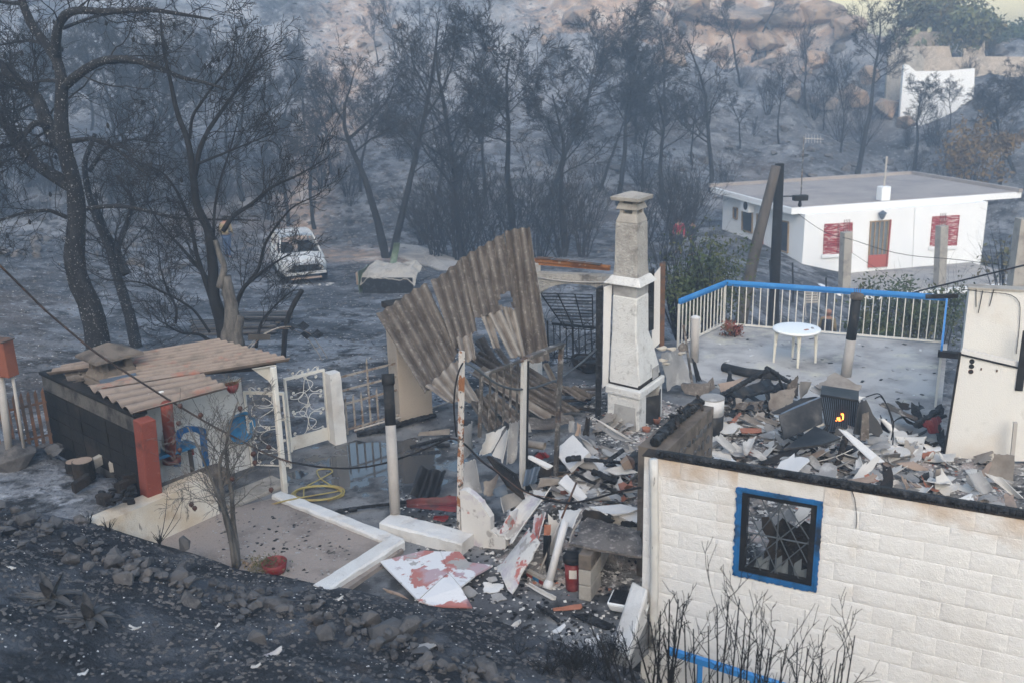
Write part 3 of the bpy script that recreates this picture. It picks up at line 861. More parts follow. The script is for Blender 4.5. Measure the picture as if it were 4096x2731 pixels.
for (v,bx,by,tx,ty,w) in [(0,870,155,835,0,.7),(2,910,130,890,-40,.7),(4,975,150,945,-60,.7),(3,1000,130,985,-60,.7),(0,1100,330,1110,60,.9),(2,1340,300,1345,60,1.),(5,1530,280,1560,30,1.1),(1,1700,200,1640,0,1.1),(3,1725,140,1740,-60,1.),(0,1460,330,1490,90,1.),(4,1850,250,1845,60,1.),(5,1790,330,1770,150,1.), (0,250,470,260,120,1.2),(2,330,480,330,100,1.3),(1,420,480,440,150,1.3),(3,480,450,470,90,1.3),(5,560,460,560,110,1.3),(4,610,430,620,150,1.2),(0,160,440,150,60,1.3),(2,60,430,50,80,1.3),(3,0,460,-20,110,1.2),(1,300,400,300,60,1.2),(5,400,380,390,60,1.1),(0,520,350,530,100,1.),(3,640,330,650,120,1.1),(2,700,300,720,90,.9),(1,110,350,100,60,1.1),(4,210,300,200,60,1.),(2,760,400,770,180,1.2),(5,830,440,850,200,1.1),(0,1000,470,1030,230,1.2),(1,1120,470,1140,200,1.2),(3,1370,440,1380,200,1.2),(2,1480,430,1470,230,1.2),(4,1590,380,1590,200,1.),(0,1700,340,1695,200,1.),(5,2180,300,2190,190,1.1),(3,2230,310,2230,200,1.2),(1,2270,350,2260,230,1.2),(2,1890,300,1900,170,1.),(0,680,230,670,60,.9),(4,560,250,560,60,.9),(5,450,240,440,50,1.)]:
	pine(v,bx,by,tx,ty,wide=w)
# right edge pine
pine(5,2420,330,2310,130,'dark burnt pine reaching in from the right edge below the pale stone wall',None,wide=1.3)
pine(1,2335,400,2270,190,'burnt pine with twisted trunk at the right edge behind the white house',None,wide=1.5)
# burnt undergrowth: many stemmed shrubs
def proto_shrub(seed,n=22,hgt=2.2,minr=.007,mc='twig_far',spread=.55):
	gr=Grower(seed)
	root=thing('burnt_shrub',(0,0,0),'burnt shrub','shrub','burnt shrubs on the hillside')
	for k in range(n):
		a=gr.r.uniform(0,6.28)
		q=gr.path((math.cos(a)*.12,math.sin(a)*.12,-.15),(math.cos(a)*spread*gr.r.random(),math.sin(a)*spread*gr.r.random(),1),hgt*gr.r.uniform(.6,1.1),6,.12,.04)
		gr.emit(q,.022,.006,k<4)
		gr.spawn(q,.02,.006,0,[(5,.25,.4,.5,.15,.12,4,.6),(4,.2,.5,.55,.2,.08,2,.6)])
	gr.build(root,'bark_dark',mc,'stem','twigs',minr=minr)
	return root
SHRUBS=[proto_shrub(41,13,2.4,spread=.8),proto_shrub(42,17,2.6,spread=.7),proto_shrub(43,12,1.6,spread=1.1)]
def shrub(v,p,sc,label=None,group='burnt shrubs on the hillside'):
	o=copy_tree(SHRUBS[v],p,RNG.uniform(0,6.28),sc)
	if label is None:
		q='high on the far slope' if p[1]>66 else 'on the slope behind the white house' if p[0]>6 else 'at the foot of the slope behind the ruin'
		label,group='low burnt shrub of thin black stems '+q,'burnt shrubs '+q
	tag(o,label,'shrub',group)
	return o
for (x,y,s) in [(1030,590,1.5),(1060,600,1.7),(1100,595,1.5),(1000,600,1.2),(1140,590,1.5),(1190,590,1.6),(1240,590,1.5),(1290,590,1.5),(1340,590,1.4),(1520,600,1.3),(1550,560,1.4),(1580,540,1.3),(1480,560,1.3),(970,560,1.0),(800,450,1.1),(740,430,1.1)]:
	p=ground(0,x,y)
	shrub(RNG.integers(2),p,s,'thicket shrub of thin black stems behind the ruined house','shrubs behind the ruined house')
for k in range(70):
	p=ground(0,RNG.uniform(600,2300),RNG.uniform(120,480),40)
	if abs(p[0]-17)<11 and abs(p[1]-44)<8:
		continue
	shrub(RNG.integers(3),p,RNG.uniform(.5,1.2))
for k in range(40):
	p=ground(0,RNG.uniform(0,640),RNG.uniform(380,520),26)
	shrub(RNG.integers(3),p,RNG.uniform(.6,1.3),'low burnt shrub under the burnt pines left of the road','burnt shrubs left of the road')
# the big pine on the left, built from its own limbs
def hero(name,label,Y,trunk,r0,r1,limbs,spec,mt='bark_burnt',mc='twig_burnt',base_drop=.4,minr=.0055,dY=0.0,seed=5,cones=0,extra=None):
	gr=Grower(seed)
	P=np.array([gy(n,x,y,Y) for n,x,y in trunk])
	P[0,2]-=base_drop
	root=thing(name,(P[0][0],P[0][1],P[0][2]+base_drop),label,'tree')
	tp=smooth_path(P,40)
	gr.emit(tp,r0,r1,True)
	gr.paths[-1]=(tp,np.interp(np.linspace(0,1,40),[0,.06,1],[r0*1.25,r0,r1]))
	if extra:
		gr.spawn(tp,r0*.5,r1,0,extra)
	for (pts,ra,rb,bend) in limbs:
		Q=np.array([gy(n,x,y,Y+bend*i/(len(pts)-1)) for i,(n,x,y) in enumerate(pts)])
		q=smooth_path(Q,26)
		gr.emit(q,ra,rb,True)
		gr.spawn(q,ra*.6,rb,0,spec)
	gr.build(root,mt,mc,minr=minr)
	if cones:
		proto=MB().lathe((0,0,0),[(.004,-.045),(.022,-.03),(.026,-.005),(.018,.025),(.004,.045)],8)
		me=proto.mesh('cone','bark_dark')
		tips=np.array(gr.tips)
		for i in gr.r.choice(len(tips),min(cones,len(tips)),replace=False):
			inst(me,'cone',root,tips[i],None,(1.2,)*3)
	return root
BIGSPEC=[(14,.12,2.5,.8,.24,.05,9,.36),(6,.2,.5,.75,.28,.03,5,.5),(5,.2,.55,.7,.28,.02,3,.6)]
hero('burnt_pine','tall burnt pine with thick speckled bark and wide limbs at left',19.0, [(4,655,820),(4,650,700),(4,600,520),(4,520,380),(4,495,220),(4,510,60),(1,520,1400),(1,500,1240),(1,440,1040),(1,410,850),(1,410,680),(1,425,560),(1,400,430),(1,360,340),(1,250,240),(1,180,110),(1,130,-60)],.26,.07, [([(1,380,380),(1,370,260),(1,400,130),(1,480,60),(1,700,80),(1,1000,60),(1,1250,100),(1,1430,130)],.10,.02,-1.0), ([(1,430,580),(1,560,470),(1,700,395),(1,850,390),(1,1050,440),(1,1200,520),(1,1350,545),(1,1520,600)],.10,.02,-1.5), ([(1,440,1020),(1,330,860),(1,250,650),(1,150,560),(1,0,430),(1,-120,330)],.15,.06,.8), ([(1,480,1250),(1,250,1110),(1,100,950),(1,0,780),(1,-80,600)],.14,.06,1.2), ([(1,320,850),(1,240,820),(1,130,930),(1,60,985),(1,-60,990)],.07,.03,-.8), ([(1,590,1400),(1,760,1380),(1,900,1395),(1,1200,1470),(1,1500,1475),(1,1750,1480)],.05,.012,-1.0), ([(1,450,1460),(1,330,1410),(1,150,1430),(1,-30,1490)],.05,.02,-.6), ([(1,420,1010),(1,300,960),(1,210,990),(1,150,1100)],.05,.02,-1.0), ([(1,450,950),(1,620,930),(1,760,980),(1,900,1100),(1,1000,1180)],.06,.012,-1.6), ([(1,400,540),(1,280,540),(1,160,570),(1,-20,570)],.04,.015,.6), ([(1,420,190),(1,600,120),(1,780,80),(1,950,130)],.04,.01,.7), ([(1,300,290),(1,180,270),(1,60,290),(1,-40,310)],.04,.012,1.0), ([(1,140,20),(1,60,20),(1,-60,0)],.05,.02,0.5)],BIGSPEC,cones=90)
hero('burnt_pine','slim burnt pine leaning left just behind the tall speckled one',22.5, [(4,930,850),(4,880,640),(4,820,440),(4,770,300),(4,740,150),(4,680,40),(1,600,1330),(1,560,1100),(1,640,900)],.16,.05, [([(4,850,330),(4,780,180),(4,700,20),(1,640,1350)],.12,.05,.4),([(4,760,260),(4,800,120),(4,850,0),(1,900,1350),(1,780,1180)],.09,.03,.3),([(1,600,1150),(1,700,1000),(1,900,930),(1,1050,960)],.06,.02,0)],BIGSPEC,seed=6)
hero('burnt_fork_tree','many stemmed burnt fruit tree with split pale stump behind the shed roof',18.0, [(4,1500,780),(4,1490,650),(4,1440,520),(4,1430,250),(4,1400,0),(1,1310,1400),(1,1310,1250),(1,1285,1080),(1,1270,940),(1,1190,780),(1,1150,560),(1,1090,300),(1,1080,90)],.13,.015, [([(1,1310,1180),(1,1340,1000),(1,1400,870),(1,1500,730),(1,1680,480),(1,1760,310)],.055,.012,.5), ([(1,1275,930),(1,1290,780),(1,1400,620),(1,1560,430),(1,1580,260)],.035,.01,-.5), ([(4,1520,700),(4,1490,560),(4,1440,420),(4,1350,300),(4,1200,130),(4,1080,0),(1,980,1350)],.06,.012,.8), ([(4,1560,690),(4,1590,520),(4,1640,410),(4,1780,300),(4,1880,230),(4,1960,190)],.06,.012,-.6), ([(4,1640,420),(4,1740,300),(4,1780,120),(4,1860,0),(1,1960,1390),(1,2150,1300)],.04,.01,-.3), ([(4,1440,560),(4,1380,380),(4,1310,160),(4,1290,0),(1,1200,1300),(1,1100,1150),(1,900,1080)],.055,.012,.4), ([(4,1500,40),(1,1560,1450),(1,1680,1380),(1,1830,1250),(1,2000,1180),(1,2200,1060)],.05,.01,-.2), ([(4,1430,350),(1,1440,1400),(1,1480,1200),(1,1550,1000),(1,1600,800)],.04,.01,.9), ([(4,1400,770),(4,1340,730),(4,1220,725),(4,1150,690),(4,1095,650)],.035,.012,-.5), ([(4,1720,820),(4,1750,660),(4,1800,590),(4,1900,490),(4,1980,430)],.035,.01,.2), ([(4,1180,660),(4,1190,560),(4,1130,450),(4,1080,300),(4,1060,120)],.03,.008,.2), ([(4,1410,720),(4,1300,560),(4,1160,480),(4,950,380),(4,700,370),(4,600,310)],.03,.008,-.4), ([(1,1330,1100),(1,1480,1040),(1,1700,950),(1,1850,890)],.03,.008,-.8)], [(13,.2,2.3,.6,.2,.09,8,.45),(5,.2,.5,.65,.22,.06,5,.55),(4,.2,.5,.65,.22,.04,3,.6)],mt='bark_dark',seed=9)
_Y2=float(ground(0,893,592)[1])
TW=[(14,.1,2.6,.8,.2,.06,8,.4),(7,.2,.5,.75,.24,.04,5,.5),(6,.2,.55,.7,.24,.02,3,.6)]
hero('burnt_pine','burnt pine with curved trunk leaning left above the covered cart',_Y2, [(0,890,592),(0,868,510),(0,838,410),(0,805,335),(0,790,290),(0,792,235)],.19,.06, [([(0,800,325),(0,760,310),(0,720,330),(0,680,345)],.06,.02,-1),([(0,800,320),(0,850,275),(0,890,230),(0,905,190)],.08,.02,.8),([(0,792,280),(0,760,230),(0,740,190)],.06,.015,.5),([(0,792,240),(0,805,200),(0,815,160)],.05,.015,-.5),([(0,815,350),(0,850,320),(0,900,300)],.05,.015,-1)],TW,mt='bark_dark',mc='twig_far',seed=15,minr=.0075)
hero('burnt_pine','tall straight burnt pine leaning right above the covered cart',_Y2+.6, [(0,893,595),(0,922,500),(0,945,400),(0,968,300),(0,988,200),(0,1000,120),(0,1008,50)],.17,.03, [([(0,955,350),(0,920,310),(0,890,290)],.05,.015,-.6),([(0,975,270),(0,1010,220),(0,1040,150),(0,1045,80)],.06,.015,.5),([(0,985,215),(0,950,150),(0,940,90)],.05,.015,.3),([(0,965,310),(0,1010,290),(0,1050,260)],.05,.012,-.4),([(0,998,140),(0,1020,90),(0,1030,40)],.04,.012,0),([(0,945,400),(0,985,370),(0,1020,365)],.035,.01,.4)],TW,mt='bark_dark',mc='twig_far',seed=16,minr=.0075)
# pale split stump and the sawn black stem beside it
_st=thing('split_stump',gy(4,1550,800,17.8),'pale ash covered split stump standing in the many stemmed tree','stump')
_p=smooth_path([gy(4,x,y,17.8) for x,y in ((1545,830),(1550,700),(1560,560),(1530,450),(1520,340))],14)
MB().tube(_p,np.interp(np.linspace(0,1,14),[0,.5,1],[.19,.14,.10]),10,wob=.12).build('trunk','bark_grey',_st,smooth=True)
_p=smooth_path([gy(4,x,y,17.75) for x,y in ((1480,420),(1490,340),(1520,280),(1470,200),(1450,100))],12)
MB().tube(_p,np.linspace(.075,.05,12),8,wob=.15).build('snag','bark_grey',_st,smooth=True)
_p=smooth_path([gy(4,x,y,17.75) for x,y in ((1610,820),(1600,700),(1620,610))],8)
MB().tube(_p,np.linspace(.11,.07,8),8,wob=.2).build('side_trunk','bark_grey',_st,smooth=True)
_p=smooth_path([gy(4,x,y,16.6) for x,y in ((1905,880),(1915,700),(1950,570),(2030,435))],14)
MB().tube(_p,np.linspace(.05,.045,14),8,wob=.1).build('burnt_pole','bark_dark',label='bare black leaning stem sawn off behind the gate',cat='stump',smooth=True)
for r_ in SPARE+SHRUBS:
	for ch in list(r_.children):
		bpy.data.objects.remove(ch)
	bpy.data.objects.remove(r_)
# ------------------------------------------------------------------ yard, kerbs, shed, gate
E1,E2,U,WD=hang(48),hang(-42),hang(-25),hang(65)
Z=V(0,0,1)
def slab(name,poly,z,thick,matn,kind='structure',**k):
	P=[V(p[0],p[1],z-thick) for p in poly]
	return MB().prism(P,thick).build(name,matn,kind=kind,**k)
# wet concrete courtyard in front of the gate, one sheet with the floor of the house
YARD=[g(7,1480,590,0),(-4.35,11.3,0),(-5.75,12.75,0),(-5.0,14.2,0),(-3.6,14.1,0),(-2.85,14.9,0),(-1.5,16.0,0),(.6,17.9,0),(1.6,19.2,0),(4.15,19.9,0),(4.0,18.1,0),(6.6,13.2,0),(8.2,12.4,0),(6.5,7.0,0),(1.56,9.36,0),(1.2,8.9,0),(0.6,8.2,0),(-1.3,9.2,0),(-2.3,9.6,0)]
def yard_material():
	m=mat('yard_floor',(0.18,0.182,0.186),[((0.075,0.075,0.08),0.8,0.46,0.62),((0.30,0.29,0.27),2.4,0.55,0.7,0.6),((0.03,0.03,0.031),1.7,0.48,0.60,0.9),((0.03,0.03,0.03),24,0.60,0.68,0.8),((0.5,0.48,0.46),40,0.66,0.72,0.8)],0.85,0.006,40)
	N,L=m.node_tree.nodes,m.node_tree.links
	bs=N["Principled BSDF"]
	src=bs.inputs["Base Color"].links[0].from_socket
	geo=N.new("ShaderNodeNewGeometry")
	mp=N.new("ShaderNodeMapping")
	mp.inputs["Location"].default_value=(2.05/1.5,-13.55/1.05,0)
	mp.inputs["Scale"].default_value=(1/1.5,1/1.05,0)
	L.new(geo.outputs["Position"],mp.inputs[0])
	ln=N.new("ShaderNodeVectorMath")
	ln.operation='LENGTH'
	L.new(mp.outputs[0],ln.inputs[0])
	nz=N.new("ShaderNodeTexNoise")
	nz.inputs["Scale"].default_value=2.2
	nz.inputs["Detail"].default_value=4
	L.new(geo.outputs["Position"],nz.inputs["Vector"])
	s1=N.new("ShaderNodeMath")
	s1.operation='MULTIPLY_ADD'
	s1.inputs[1].default_value,s1.inputs[2].default_value=2.6,-1.3
	L.new(nz.outputs[0],s1.inputs[0])
	s2=N.new("ShaderNodeMath")
	s2.operation='ADD'
	L.new(s1.outputs[0],s2.inputs[0])
	L.new(ln.outputs["Value"],s2.inputs[1])
	mr=N.new("ShaderNodeMapRange")
	mr.inputs[1].default_value,mr.inputs[2].default_value,mr.inputs[3].default_value,mr.inputs[4].default_value=0.72,0.95,1.0,0.0
	L.new(s2.outputs[0],mr.inputs[0])
	mx=N.new("ShaderNodeMix")
	mx.data_type='RGBA'
	L.new(mr.outputs[0],mx.inputs[0])
	L.new(src,mx.inputs[6])
	mx.inputs[7].default_value=(0.05,0.052,0.055,1)
	L.new(mx.outputs[2],bs.inputs["Base Color"])
	rr=N.new("ShaderNodeMapRange")
	rr.inputs[3].default_value,rr.inputs[4].default_value=0.85,0.03
	L.new(mr.outputs[0],rr.inputs[0])
	L.new(rr.outputs[0],bs.inputs["Roughness"])
	sp=N.new("ShaderNodeMapRange")
	sp.inputs[3].default_value,sp.inputs[4].default_value=0.3,0.7
	L.new(mr.outputs[0],sp.inputs[0])
	L.new(sp.outputs[0],bs.inputs["Specular IOR Level"])
	bm_=next(n for n in N if n.type=='BUMP')
	bd=N.new("ShaderNodeMapRange")
	bd.inputs[3].default_value,bd.inputs[4].default_value=1.0,0.04
	L.new(mr.outputs[0],bd.inputs[0])
	L.new(bd.outputs[0],bm_.inputs["Strength"])
yard_material()
slab('courtyard_floor',YARD,0.0,0.5,'yard_floor')
# planting bed (lower) with kerbs round it
bed=[g(7,600,560,-.25),g(7,1400,690,-.25),(-4.2,11.9,-.25),(-3.45,12.35,-.25),(-1.55,10.85,-.25),(-2.3,9.6,-.25),(-5.5,9.5,-.25)]
MB().prism([V(p[0],p[1],-.34) for p in ((-5.6,9.3),(-5.3,10.2),(-4.3,11.85),(-3.45,12.35),(-1.45,10.75),(-2.3,9.4))],.4).build('planting_bed','earth_bed',kind='structure')
def kerb(name,a,b,w,z0,z1,label,matn='whitewash'):
	d=unit(V(b[0]-a[0],b[1]-a[1],0))
	m=MB()
	L=math.hypot(b[0]-a[0],b[1]-a[1])
	n=max(3,int(L/.12))
	sd=np.cross(Z,d)
	P=[]
	for i in range(n+1):
		c=V(a[0],a[1],0)+d*L*i/n
		j=RNG.uniform(-.008,.008,6)
		P.append([c-sd*(w/2+j[0])+Z*z0,c-sd*(w/2+j[1])+Z*(z1-.02+j[4]),c-sd*(w/2-.025)+Z*(z1+j[2]),c+sd*(w/2-.025)+Z*(z1+j[3]),c+sd*(w/2+j[1])+Z*(z1-.02+j[5]),c+sd*(w/2+j[0])+Z*z0])
	P=np.array(P)
	m.grid(P)
	m.f.append(np.array([[m.n-6+k for k in range(6)]]))
	m.f.append(np.array([[5-k for k in range(6)]]))
	return m.build(name,matn,label=label,cat='kerb')
ka,kb,kc=g(7,1860,285,.12),g(8,395,600,.12),g(8,-120,930,.12)
kerb('kerb',ka,kb+(kb-ka)*.02,.2,-.3,.12,'long white kerb between the planting bed and the courtyard')
kerb('kerb',kb-unit(kc-kb)*.02,kc,.24,-.3,.14,'thick white kerb running from the corner towards the stone row')
kerb('plinth',g(8,330,450,.17),g(8,880,590,.17),.34,-.1,.17,'low white plinth under the vent pipe beside the door post','whitewash')
# step at the far corner of the bed
MB().box(g(7,1700,330,-.1),1.0,.45,.3,E1).build('step','concrete_grey',label='worn concrete step at the far corner of the planting bed',cat='step',bevel=.02)
# white retaining wall below the shed ledge
ra,rb=g(7,480,560,.58),g(7,1400,168,.6)
d_=unit(V(*(rb-ra)[:2],0))
n_=np.cross(d_,Z)
mb=MB()
Lr=np.linalg.norm((rb-ra)[:2])
P=[]
for i in range(26):
	c=ra+d_*Lr*i/25
	P.append([V(c[0],c[1],0)+n_*(.10+.10*(z-.6)/-1)*1.0+Z*(z+(RNG.uniform(-.004,.004) if z==.6 else 0)) for z in (-.5,-.3,-.1,.1,.3,.5,.6)]+[V(c[0],c[1],.605)-n_*.2,V(c[0],c[1],-.5)-n_*.2])
P=np.array(P)
mb.grid(P)
mb.f.append(np.array([[mb.n-9+k for k in range(9)]]))
mb.f.append(np.array([[8-k for k in range(9)]]))
mb.build('retaining_wall','whitewash_stained',label='stained whitewashed retaining wall below the red painted ledge',cat='wall')
# ---- barbecue shed
shed=thing('barbecue_shed',g('A1',1600,1568,.6),'low shed with sooty block wall, red posts and corrugated roof','shed')
wa,wb=g(7,1015,300,.6)-E1*.02,None
DW=-E2
wa=V(-4.83,11.38,.6)+DW*.17
# ledge
MB().box(V(-4.52,11.92,.47),1.1,.34,.22,E1).build('ledge','concrete_sooty',shed,bevel=.015)
wall_core=MB().box(wa+DW*1.42+E1*.10+Z*.42,2.84,.15,1.26,DW).build('wall','mortar',shed)
_blk=MB().box((0,0,0),.385,.05,.185).mesh('block','sooty_block')
bev=None
for r_i in range(5):
	zz=.53+r_i*.2-.1
	k=0
	x=.2 if r_i % 2==0 else 0.0
	while x<2.84:
		w_=.2 if x==0.0 else min(.4,2.84-x+.2)
		cx=x+(0.1 if x==0.0 else 0.0)
		c=wa+DW*cx+E1*(.012+RNG.uniform(-.006,.006))+Z*(zz-.6+.1-0)
		if not (r_i==0 and .9<cx<1.7):
			inst(_blk,'block',wall_core,c,(DW,np.cross(Z,DW),Z),(w_/.4,1,1))
		x+=.2 if x==0.0 else .4
MB().box(wa+DW*1.42+E1*.10+Z*1.075,2.9,.2,.05,DW).build('coping','sooty_block',shed,bevel=.015)
# red posts
def lean_post(name,b,t,w,matn,parent,n=4,rad=None):
	q=smooth_path([b,(b+t)/2,t],8)
	m=MB()
	if n==4:
		m.beam(b,t,w,w,hint=E1)
	else:
		m.tube(q,rad,n)
	return m.build(name,matn,parent,smooth=(n>4),bevel=(.012 if n==4 else 0))
p1b,p1t=[q+E2*.07-E1*.05 for q in (g(7,1025,292,.55),g('A1',1518,955,1.66))]
lean_post('post',p1b,p1t,.21,'red_wall',shed)
p2b,p2t=g('A1',1795,1410,.58),g('A1',1740,830,1.75)
m_=lean_post('post',p2b,p2t,.1,'red_wall',shed,14,.078)
MB().lathe(p2b-Z*.02,[(.13,0),(.135,.06),(.09,.12),(.08,.16)],16).build('post_foot','red_wall',shed,smooth=True)
# white post with bracket at the right end
p3b,p3t=g(7,1915,290,0.0),g(4,1835,950,1.88)
lean_post('post',p3b,p3t,.075,'metal_white',shed)
P=[g(4,1690,960,1.85),g(4,1850,935,1.88),g(4,1840,1090,1.55),g(4,1800,1040,1.62),g(4,1760,985,1.75)]
MB().prism(P,.03,E2).build('bracket','metal_white',shed)
# rear white wall with blue paint
wr0,wr1=V(-4.18,13.62,0),V(-5.25,12.45,0)
dw=unit(wr1-wr0)
nw=np.cross(Z,dw)
nw=nw if np.dot(nw,CAMP-wr0)>0 else-nw
rw=MB().box((wr0+wr1)/2+Z*.72,np.linalg.norm(wr1-wr0),.14,1.5,dw).build('rear_wall','whitewash',shed)
def on_rear(n,x,y,off=.075):
	p=gv(n,x,y,wr0+nw*off,dw)
	return p
# blue painted arch: uprights and curved head as thin paint relief
out=[('A1',1820,1470),('A1',1820,1180),('A1',1850,1090),('A1',1950,1045),('A1',2060,1050),('A1',2150,1075),('A1',2190,1470)]
inn=[('A1',1890,1470),('A1',1890,1190),('A1',1915,1130),('A1',1965,1110),('A1',2040,1110),('A1',2085,1130),('A1',2120,1470)]
O_,I_=np.array([on_rear(*q) for q in out]),np.array([on_rear(*q) for q in inn])
mb=MB()
mb.grid(np.stack([O_,I_],1),.008)
mb.build('blue_arch','blue_paint',rw)
# blue bench, bottles, tap on it
bench=thing('wash_bench',on_rear('A1',1800,1330,.3),'blue wash bench between the red posts against the white wall','bench')
bt=(on_rear('A1',1640,1290,.2)+on_rear('A1',1960,1290,.2))/2
MB().box(bt,.62,.34,.05,dw).build('top','blue_plastic',bench,bevel=.01)
for sgn in (-1,1):
	MB().beam(bt+dw*.26*sgn,V(*(bt+dw*.26*sgn)[:2],0),.05).build('leg','pole_wood',bench)
for q,(x,y0,y1) in enumerate([(1635,1240,1010),(1690,1225,1000)]):
	b_=bt+dw*(.24-.14*q)+Z*.025+nw*.02
	bo=MB().lathe(b_,[(.045,0),(.05,.02),(.05,.17),(.035,.22),(.016,.25),(.016,.28)],14).build('bottle','pvc_white',smooth=True,label=['clear plastic bottle with red cap beside the square red post','clear plastic bottle against the round red post'][q],cat='bottle')
	MB().lathe(b_+Z*.281,[(.018,0),(.018,.025)],10).build('cap','red_plastic',bo)
tp=on_rear('A1',1975,1250,.16)
tap=thing('water_tap',tp-Z*.3,'blue water tap with red fitting in front of the blue arch','tap')
MB().lathe(tp,[(.045,-.03),(.05,0),(.045,.05)],12,axis=nw).build('head','blue_plastic',tap)
MB().tube([tp+nw*.05,tp+nw*.09-Z*.05,tp+nw*.09-Z*.12],.018,8).build('spout','red_plastic',tap)
MB().tube([tp-Z*.02,tp-Z*.3,V(tp[0],tp[1],.0)],.014,8).build('riser','metal_white',tap)
# blue basin hanging on the end of the white wall
bc=on_rear('A2',125,1050,.10)
bz=MB().lathe(bc,[(.10,-.01),(.17,.0),(.235,.13),(.25,.13),(.245,.115),(.19,.015),(.10,.006)],28,axis=unit(nw+V(.5,-.2,0))).build('basin','blue_plastic',smooth=True,label='round blue plastic basin hung on the shed wall',cat='basin')
# hanging pot of the dry plant under the roof
pc=g(4,1560,1080,1.55)
pot=thing('hanging_pot',pc-Z*.1,'red pot of withered grass hanging under the roof edge','plant pot')
MB().lathe(pc-Z*.09,[(.05,0),(.085,.06),(.10,.13),(.09,.13),(.07,.06)],14).build('pot','red_plastic',pot,smooth=True)
gr=Grower(77)
for k in range(60):
	a=gr.r.uniform(0,6.28)
	gr.emit(gr.path(pc+V(math.cos(a)*.05,math.sin(a)*.05,.03),(math.cos(a)*.8,math.sin(a)*.8,.9),gr.r.uniform(.08,.2),4,.1,-.15),.003,.001)
MB().segs(np.concatenate(gr.A),np.concatenate(gr.B),np.concatenate(gr.ra),np.concatenate(gr.rb)).build('grass','leaf_tan',pot)
# ---- corrugated sheets
def corr(corners,waves,name,matn,parent=None,amp=.036,jag=(.0,.0,.0,.0),holes=(),sag=0.0,thick=.009,rows=14,label=None,cat=None,group=None,twist=None):
	"""corners TL,TR,BR,BL in world; the waves run from the top edge to the bottom edge. jag = ragged depth at top,right,bottom,left"""
	TL,TR,BR,BL=[np.asarray(c,float) for c in corners]
	nc=max(9,int(waves*8)+1)
	s=np.linspace(0,1,nc)
	off=RNG.uniform(0,1)
	def rag(n,a,f):
		x=np.arange(n)/max(n-1,1)
		return a*(vnoise(x*f+off*50,x*0+3.3+off*9,4)+.5+.5*(vnoise(x*f*3.1+off*70,x*0+1.1,8)))
	t0,t1=rag(nc,jag[0],6),1-rag(nc,jag[2],6)
	tt=np.linspace(0,1,rows)
	l0,r1=rag(rows,jag[3],5),rag(rows,jag[1],5)
	P=np.zeros((nc,rows,3))
	nrm=unit(np.cross(TR-TL,BL-TL))
	if np.dot(nrm,CAMP-TL)<0:
		nrm=-nrm
	for j,t in enumerate(tt):
		ss=l0[j]+(1-l0[j]-r1[j])*s
		tj=t0+(t1-t0)*t
		top=TL[None]+(TR-TL)[None]*ss[:,None]
		bot=BL[None]+(BR-BL)[None]*ss[:,None]
		P[:,j]=top+(bot-top)*tj[:,None]+nrm[None]*(amp*np.sin(ss*waves*2*math.pi+off)[:,None]+sag*(4*t*(1-t))+(twist or 0)*(vnoise(ss*1.7+off*9,ss*0+t*1.5,6))[:,None])
	keep=np.ones((nc-1,rows-1),bool)
	for (hs,ht,rs,rt) in holes:
		S_,T_=np.meshgrid((s[:-1]+s[1:])/2,(tt[:-1]+tt[1:])/2,indexing='ij')
		keep &=~(((S_-hs)/rs)**2+((T_-ht)/rt)**2<1+.8*vnoise(S_*14,T_*14,2))
	o=MB().grid(P,thick,keep).build(name,matn,parent,smooth=False,label=label,cat=cat,group=group)
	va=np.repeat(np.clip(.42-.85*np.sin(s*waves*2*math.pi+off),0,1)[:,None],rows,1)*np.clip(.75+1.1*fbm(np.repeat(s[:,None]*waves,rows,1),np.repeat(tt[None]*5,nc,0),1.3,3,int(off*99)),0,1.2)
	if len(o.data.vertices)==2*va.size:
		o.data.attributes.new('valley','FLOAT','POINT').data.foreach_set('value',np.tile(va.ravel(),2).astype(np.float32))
	return o
# roof of the shed: sheets are parts of its roof
zr=1.74
RS=[([g(4,860,868,1.86),g(4,1475,772,1.93),g(4,1955,900,1.93),g(4,880,1060,1.80)][:2],0)]
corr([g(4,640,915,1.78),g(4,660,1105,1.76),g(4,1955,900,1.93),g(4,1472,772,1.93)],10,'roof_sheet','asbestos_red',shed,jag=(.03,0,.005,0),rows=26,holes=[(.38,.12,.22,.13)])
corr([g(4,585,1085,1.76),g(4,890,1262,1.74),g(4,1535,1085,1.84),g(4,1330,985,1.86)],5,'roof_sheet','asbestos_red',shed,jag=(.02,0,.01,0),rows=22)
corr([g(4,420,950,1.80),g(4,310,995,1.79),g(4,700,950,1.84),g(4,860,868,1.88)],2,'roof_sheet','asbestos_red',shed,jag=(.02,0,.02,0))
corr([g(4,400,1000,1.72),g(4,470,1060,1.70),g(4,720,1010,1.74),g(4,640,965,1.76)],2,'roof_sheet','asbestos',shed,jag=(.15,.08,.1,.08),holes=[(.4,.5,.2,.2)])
for q in ((560,1000),(780,1030)):
	MB().beam(g(4,430,q[1]+20,1.66),g(4,1850,q[1]-85,1.84),.06,.08).build('rafter','charred_brown',shed)
